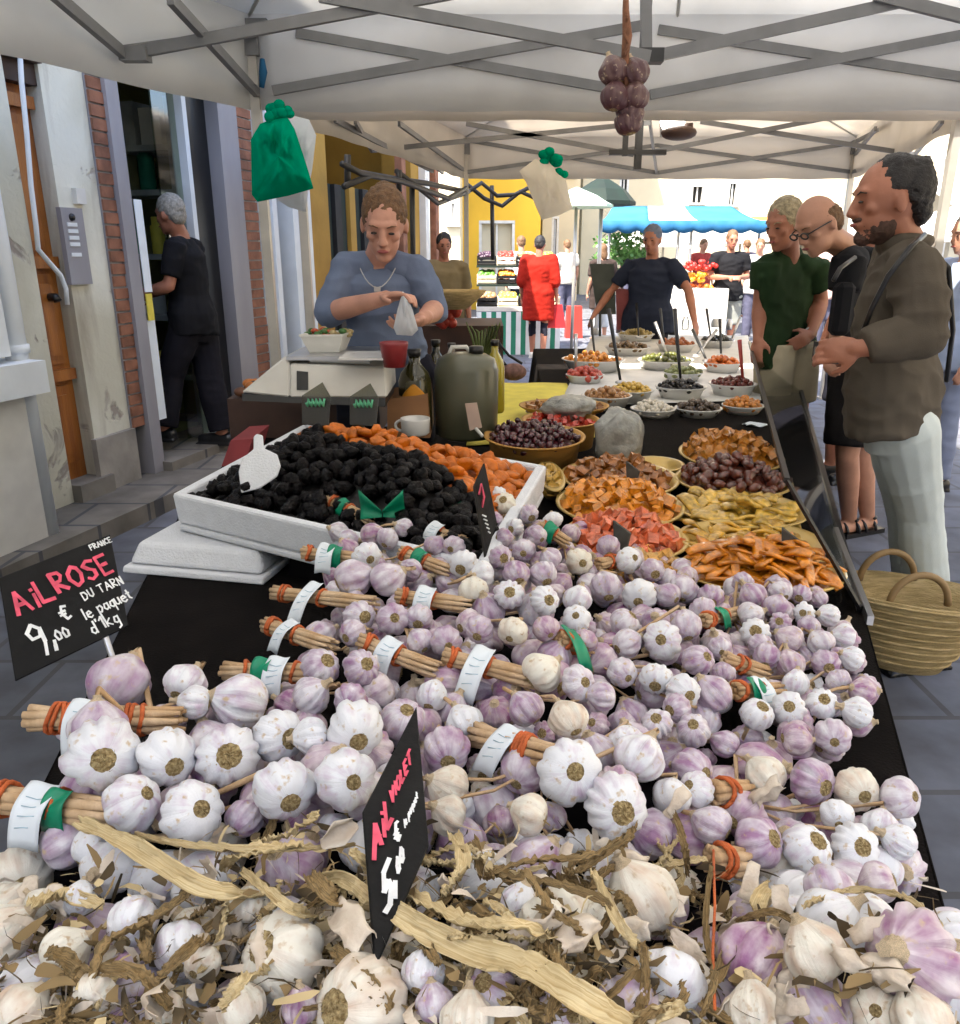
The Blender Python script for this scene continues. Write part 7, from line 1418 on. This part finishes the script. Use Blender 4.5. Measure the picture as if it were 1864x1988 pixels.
# fine litter: shreds and root fibres nobody could count
m_ = MB()
for k in range(3000):
    x, y = rr.uniform(-10, 1864), rr.uniform(1600, 2010)
    dens = 1.0 if (y > 1780 or 400 < x < 1400) else .25
    if y < 1680: dens *= .35 if 250 < x < 1400 else 0
    if x > 1400: dens *= .4
    if rr.random() > dens: continue
    p = gz(x, min(y, 1992), rr.uniform(-.055, .014)); L_ = rr.uniform(.006, .034); a = Vector((rr.gauss(0, 1), rr.gauss(0, 1), rr.gauss(0, .45))).normalized(); s_ = a.cross(Vector((rr.gauss(0, 1), rr.gauss(0, 1), rr.gauss(0, 1)))).normalized()
    mi = rr.choice([0, 0, 1, 3, 2, 3]); w0 = rr.uniform(.0004, .0012) if rr.random() < .55 else rr.uniform(.002, .005); bd = Vector((rr.uniform(-1, 1), rr.uniform(-1, 1), rr.uniform(-.5, 1))) * L_ * .25
    q = [p + a * L_ * f + bd * math.sin(f * 3) for f in (0, .33, .66, 1)]; ws = [w0 * .6, w0, w0 * .9, w0 * .2]
    m_.add([q[i] + s_ * ws[i] * g_ for i in range(4) for g_ in (-1, 1)], [(0, 1, 3, 2), (2, 3, 5, 4), (4, 5, 7, 6)], mi, True)
stuff(m_.build('husk_litter', [M['leaf2'], M['leaf'], M['flake'], mat('dark_husk', (.10, .07, .035), .85, .4, 40)]), 'fine litter of husk shreds and root fibres between the foreground garlic', 'litter')
# string netting thread
m_ = MB(); m_.tube([gz(1385, 1650, .03), gz(1388, 1760, .035), gz(1384, 1850, .03), gz(1388, 1960, .02)], .0012, 5); tag(m_.build('thread', M['string']), 'thin thread hanging in front of the lower right heads', 'thread')

# ---------------------------------------------------------------- chalk price signs
SF = {'A': [[(0, 0), (.3, 1), (.6, 0)], [(.12, .4), (.5, .4)]], 'i': [[(.1, 0), (.1, .62)], [(.1, .8), (.1, .88)]], 'I': [[(.1, 0), (.12, 1)]], 'L': [[(0, 1), (0, 0), (.45, 0)]], 'R': [[(0, 0), (0, 1), (.35, .95), (.45, .75), (.3, .52), (0, .5), (.5, 0)]], 'O': [[(.3, 1), (.05, .75), (0, .4), (.2, 0), (.45, .1), (.58, .5), (.5, .85), (.3, 1)]],
      'S': [[(.5, .9), (.25, 1), (.02, .8), (.2, .55), (.42, .4), (.4, .1), (.15, 0), (0, .12)]], 'E': [[(.45, 1), (0, 1), (0, 0), (.45, 0)], [(0, .5), (.38, .52)]], 'D': [[(0, 0), (0, 1), (.35, .9), (.5, .5), (.35, .1), (0, 0)]], 'U': [[(0, 1), (.03, .2), (.25, 0), (.45, .2), (.48, 1)]], 'T': [[(0, 1), (.6, 1)], [(.3, 1), (.3, 0)]], 'N': [[(0, 0), (0, 1), (.45, 0), (.45, 1)]],
      'F': [[(.45, 1), (0, 1), (0, 0)], [(0, .55), (.35, .55)]], 'C': [[(.5, .85), (.25, 1), (.02, .6), (.08, .15), (.3, 0), (.5, .12)]], 'V': [[(0, 1), (.25, 0), (.5, 1)]], '9': [[(.45, .75), (.25, 1), (.02, .8), (.1, .5), (.35, .5), (.47, .8), (.42, .3), (.25, -.15)]], '0': [[(.25, 1), (.02, .6), (.12, .05), (.4, .1), (.48, .6), (.25, 1)]], '5': [[(.5, 1), (.1, 1), (.05, .55), (.35, .55), (.48, .3), (.3, 0), (0, .05)]], '1': [[(0, .75), (.2, 1), (.2, 0)]], ',': [[(.1, .12), (.0, -.2)]],
      '€': [[(.5, .9), (.25, 1), (.08, .5), (.25, 0), (.5, .1)], [(-.05, .6), (.35, .6)], [(-.05, .4), (.32, .4)]], 'l': [[(.05, 0), (.1, 1)]], 'e': [[(.05, .3), (.4, .35), (.3, .6), (.08, .5), (.05, .15), (.25, 0), (.42, .1)]], 'p': [[(0, .6), (0, -.4)], [(0, .5), (.25, .6), (.38, .3), (.2, 0), (0, .1)]], 'a': [[(.35, .55), (.1, .55), (.02, .2), (.18, 0), (.35, .15), (.36, .6), (.4, 0)]], 'q': [[(.35, .55), (.1, .55), (.02, .2), (.18, 0), (.35, .15)], [(.36, .6), (.36, -.4)]], 'u': [[(0, .6), (.03, .1), (.2, 0), (.35, .15), (.36, .6), (.4, 0)]], 't': [[(.15, .9), (.15, .1), (.3, 0)], [(0, .6), (.3, .6)]], 'd': [[(.35, .5), (.1, .55), (.02, .2), (.18, 0), (.35, .15)], [(.38, 1), (.38, 0)]], "'": [[(.05, 1), (.02, .8)]], 'k': [[(0, 1), (0, 0)], [(.35, .6), (.05, .3), (.38, 0)]], 'g': [[(.35, .55), (.1, .55), (.02, .2), (.18, .05), (.35, .2), (.36, .6), (.34, -.3), (.1, -.4)]]}
def write(parent, name, txt, o, X, Yv, N, size, mt, wd=.09, gap=.24, seed=1):
    m = MB(); x = 0; rr = random.Random(seed)
    for ch in txt:
        if ch == ' ': x += .45; continue
        mxw = 0; jy = rr.uniform(-.06, .06)
        for st_ in SF[ch]:
            pts = [o + X * (x + a + rr.uniform(-.02, .02)) * size + Yv * (b + jy + rr.uniform(-.02, .02)) * size + N * .0012 for a, b in st_]
            if len(pts) == 2: pts = [pts[0], pts[0].lerp(pts[1], .5), pts[1]]
            d = wd * size / 2
            for a, b in zip(pts[:-1], pts[1:]):
                e = (b - a).normalized(); s = e.cross(N).normalized() * d * rr.uniform(.8, 1.15); a2 = a - e * d * .5; b2 = b + e * d * .5; h = N * .0006 * rr.uniform(.6, 1)
                m.hexa([a2 - s, b2 - s, b2 + s, a2 + s], [a2 - s + h, b2 - s + h, b2 + s + h, a2 + s + h])
            mxw = max(mxw, max(a for a, b in st_))
        x += mxw + gap
    return m.build(name, mt, parent)
def board(name, label, q, N_off, cat='price sign', mt=None):
    """q: TL TR BR BL world"""
    t = thing(name, label, cat, (q[2] + q[3]) / 2); N = (q[3] - q[0]).cross(q[1] - q[0]).normalized()
    m = MB(); m.hexa([p - N * .004 for p in q][::-1], q[::-1]); o = m.build('slate', mt or M['slate'], t); bv = o.modifiers.new('bevel', 'BEVEL'); bv.width = .001
    return t, N
# left sign
tt = 1.02; q = [T(-2, 1122, tt), T(214, 1037, tt * 1.10), T(250, 1215, tt * 1.06), T(30, 1322, tt * .96)]
# make planar
def fourth(q, r):
    n = (q[1] - q[0]).cross(q[3] - q[0]); o = Vector((0, 0, CH)); return o + r * ((q[0] - o).dot(n) / r.dot(n))
def planar(q):
    c = sum(q, Vector()) / 4; n = (q[2] - q[0]).cross(q[3] - q[1]).normalized(); return [p - n * (p - c).dot(n) for p in q]
q[2] = fourth(q, ray(250, 1215)); sg, N = board('chalk_sign', 'black slate sign reading AiL ROSE in pink chalk at the left edge of the stall', q, 0)
if N.dot(Vector((0, 0, CH)) - q[0]) < 0: N = -N
X = (q[1] - q[0]).normalized(); Yv = (q[0] - q[3]); Yv = (Yv - X * Yv.dot(X)).normalized(); Wd_ = (q[1] - q[0]).length; Hd = (q[0] - q[3]).length
o0 = lambda u, v: q[3].lerp(q[2], u).lerp(q[0].lerp(q[1], u), v)
write(sg, 'pink_lettering', 'AiL', o0(.10, .58), X, Yv, N, Hd * .22, M['chalkp'], .16, .2, 1); write(sg, 'pink_lettering', 'ROSE', o0(.46, .61), X, Yv, N, Hd * .20, M['chalkp'], .17, .22, 2)
write(sg, 'white_outline', 'AiL', o0(.095, .585), X, Yv, N * .6, Hd * .22, M['chalk'], .07, .2, 1); write(sg, 'white_outline', 'ROSE', o0(.455, .62), X, Yv, N * .6, Hd * .20, M['chalk'], .06, .22, 2)
write(sg, 'white_lettering', 'FRANCE', o0(.80, .91), X, Yv, N, Hd * .055, M['chalk'], .2, .2, 3); write(sg, 'white_lettering', 'DU TARN', o0(.66, .44), X, Yv, N, Hd * .085, M['chalk'], .16, .22, 4)
write(sg, 'white_lettering', '9,', o0(.20, .14), X, Yv, N, Hd * .27, M['chalk'], .12, .1, 5); write(sg, 'white_lettering', '00', o0(.38, .17), X, Yv, N, Hd * .10, M['chalk'], .18, .2, 6); write(sg, 'white_lettering', '€', o0(.46, .33), X, Yv, N, Hd * .14, M['chalk'], .16, .2, 6)
write(sg, 'white_lettering', 'le paquet', o0(.64, .25), X, Yv, N, Hd * .115, M['chalk'], .14, .13, 7); write(sg, 'white_lettering', "d'1kg", o0(.68, .08), X, Yv, N, Hd * .125, M['chalk'], .13, .2, 8)
m_ = MB(); mm = (q[2] + q[3]) / 2 + (q[2] - q[3]) * .28; m_.tube([mm, mm + Vector((.02, .03, -.25))], .004); m_.build('spike', M['metal'], sg)
# leaning sign in the centre
q = [T(704, 1575, .66), T(809, 1370, .80), None, T(728, 1882, .535)]; q[2] = fourth(q, ray(833, 1640))
sg, N = board('chalk_sign', 'black slate sign turned nearly edge on in the middle of the garlic', q, 0)
if N.dot(Vector((0, 0, CH)) - q[0]) < 0: N = -N
# writing runs up along the long edge
X = (q[1] - q[0]).normalized(); Yv = (q[0] - q[3]).normalized(); Hd = (q[0] - q[3]).length; Wd_ = (q[1] - q[0]).length
f_ = lambda u, v: q[3].lerp(q[2], u).lerp(q[0].lerp(q[1], u), v)
X = (q[1] - q[0]).normalized()
write(sg, 'pink_lettering', 'AiL', f_(.10, .55), X, Yv, N, Hd * .20, M['chalkp'], .13, .2, 11); write(sg, 'pink_lettering', 'VIOLET', f_(.42, .66), X, Yv, N, min(Hd * .17, Wd_ * .10), M['chalkp'], .14, .2, 12)
write(sg, 'white_lettering', '5,', f_(.20, .14), X, Yv, N, Hd * .24, M['chalk'], .11, .1, 13); write(sg, 'white_lettering', '00', f_(.42, .2), X, Yv, N, Hd * .10, M['chalk'], .16, .2, 14); write(sg, 'white_lettering', '€', f_(.44, .36), X, Yv, N, Hd * .13, M['chalk'], .14, .2, 15)
write(sg, 'white_lettering', 'le paquet', f_(.60, .36), X, Yv, N, Wd_ * .055, M['chalk'], .15, .15, 16)
# tall narrow dark sign at the top of the heap
q = [T(920, 940, 1.56), T(938, 900, 1.60), T(960, 1010, 1.58), T(940, 1082, 1.54)]
sg = thing('chalk_sign', 'small dark slate sign with a pink mark at the top of the heap', 'price sign', q[3]); qq = [T(918, 945, 1.52), T(938, 900, 1.60), T(962, 1015, 1.60), T(940, 1084, 1.50)]; m_ = MB(); m_.hexa([p + Vector((.003, .004, 0)) for p in qq], qq); m_.build('slate', M['slate'], sg)
m_ = MB(); m_.tube([T(930, 960, 1.53), T(934, 940, 1.54), T(940, 965, 1.545), T(936, 985, 1.54)], .0025, 5); m_.build('pink_mark', M['chalkp'], sg); m_ = MB()
for k in range(5): m_.tube([T(936 + k * 3, 1000 + k * 8, 1.53), T(944 + k * 2, 1003 + k * 8, 1.535)], .0016, 5)
m_.build('white_marks', M['chalk'], sg)
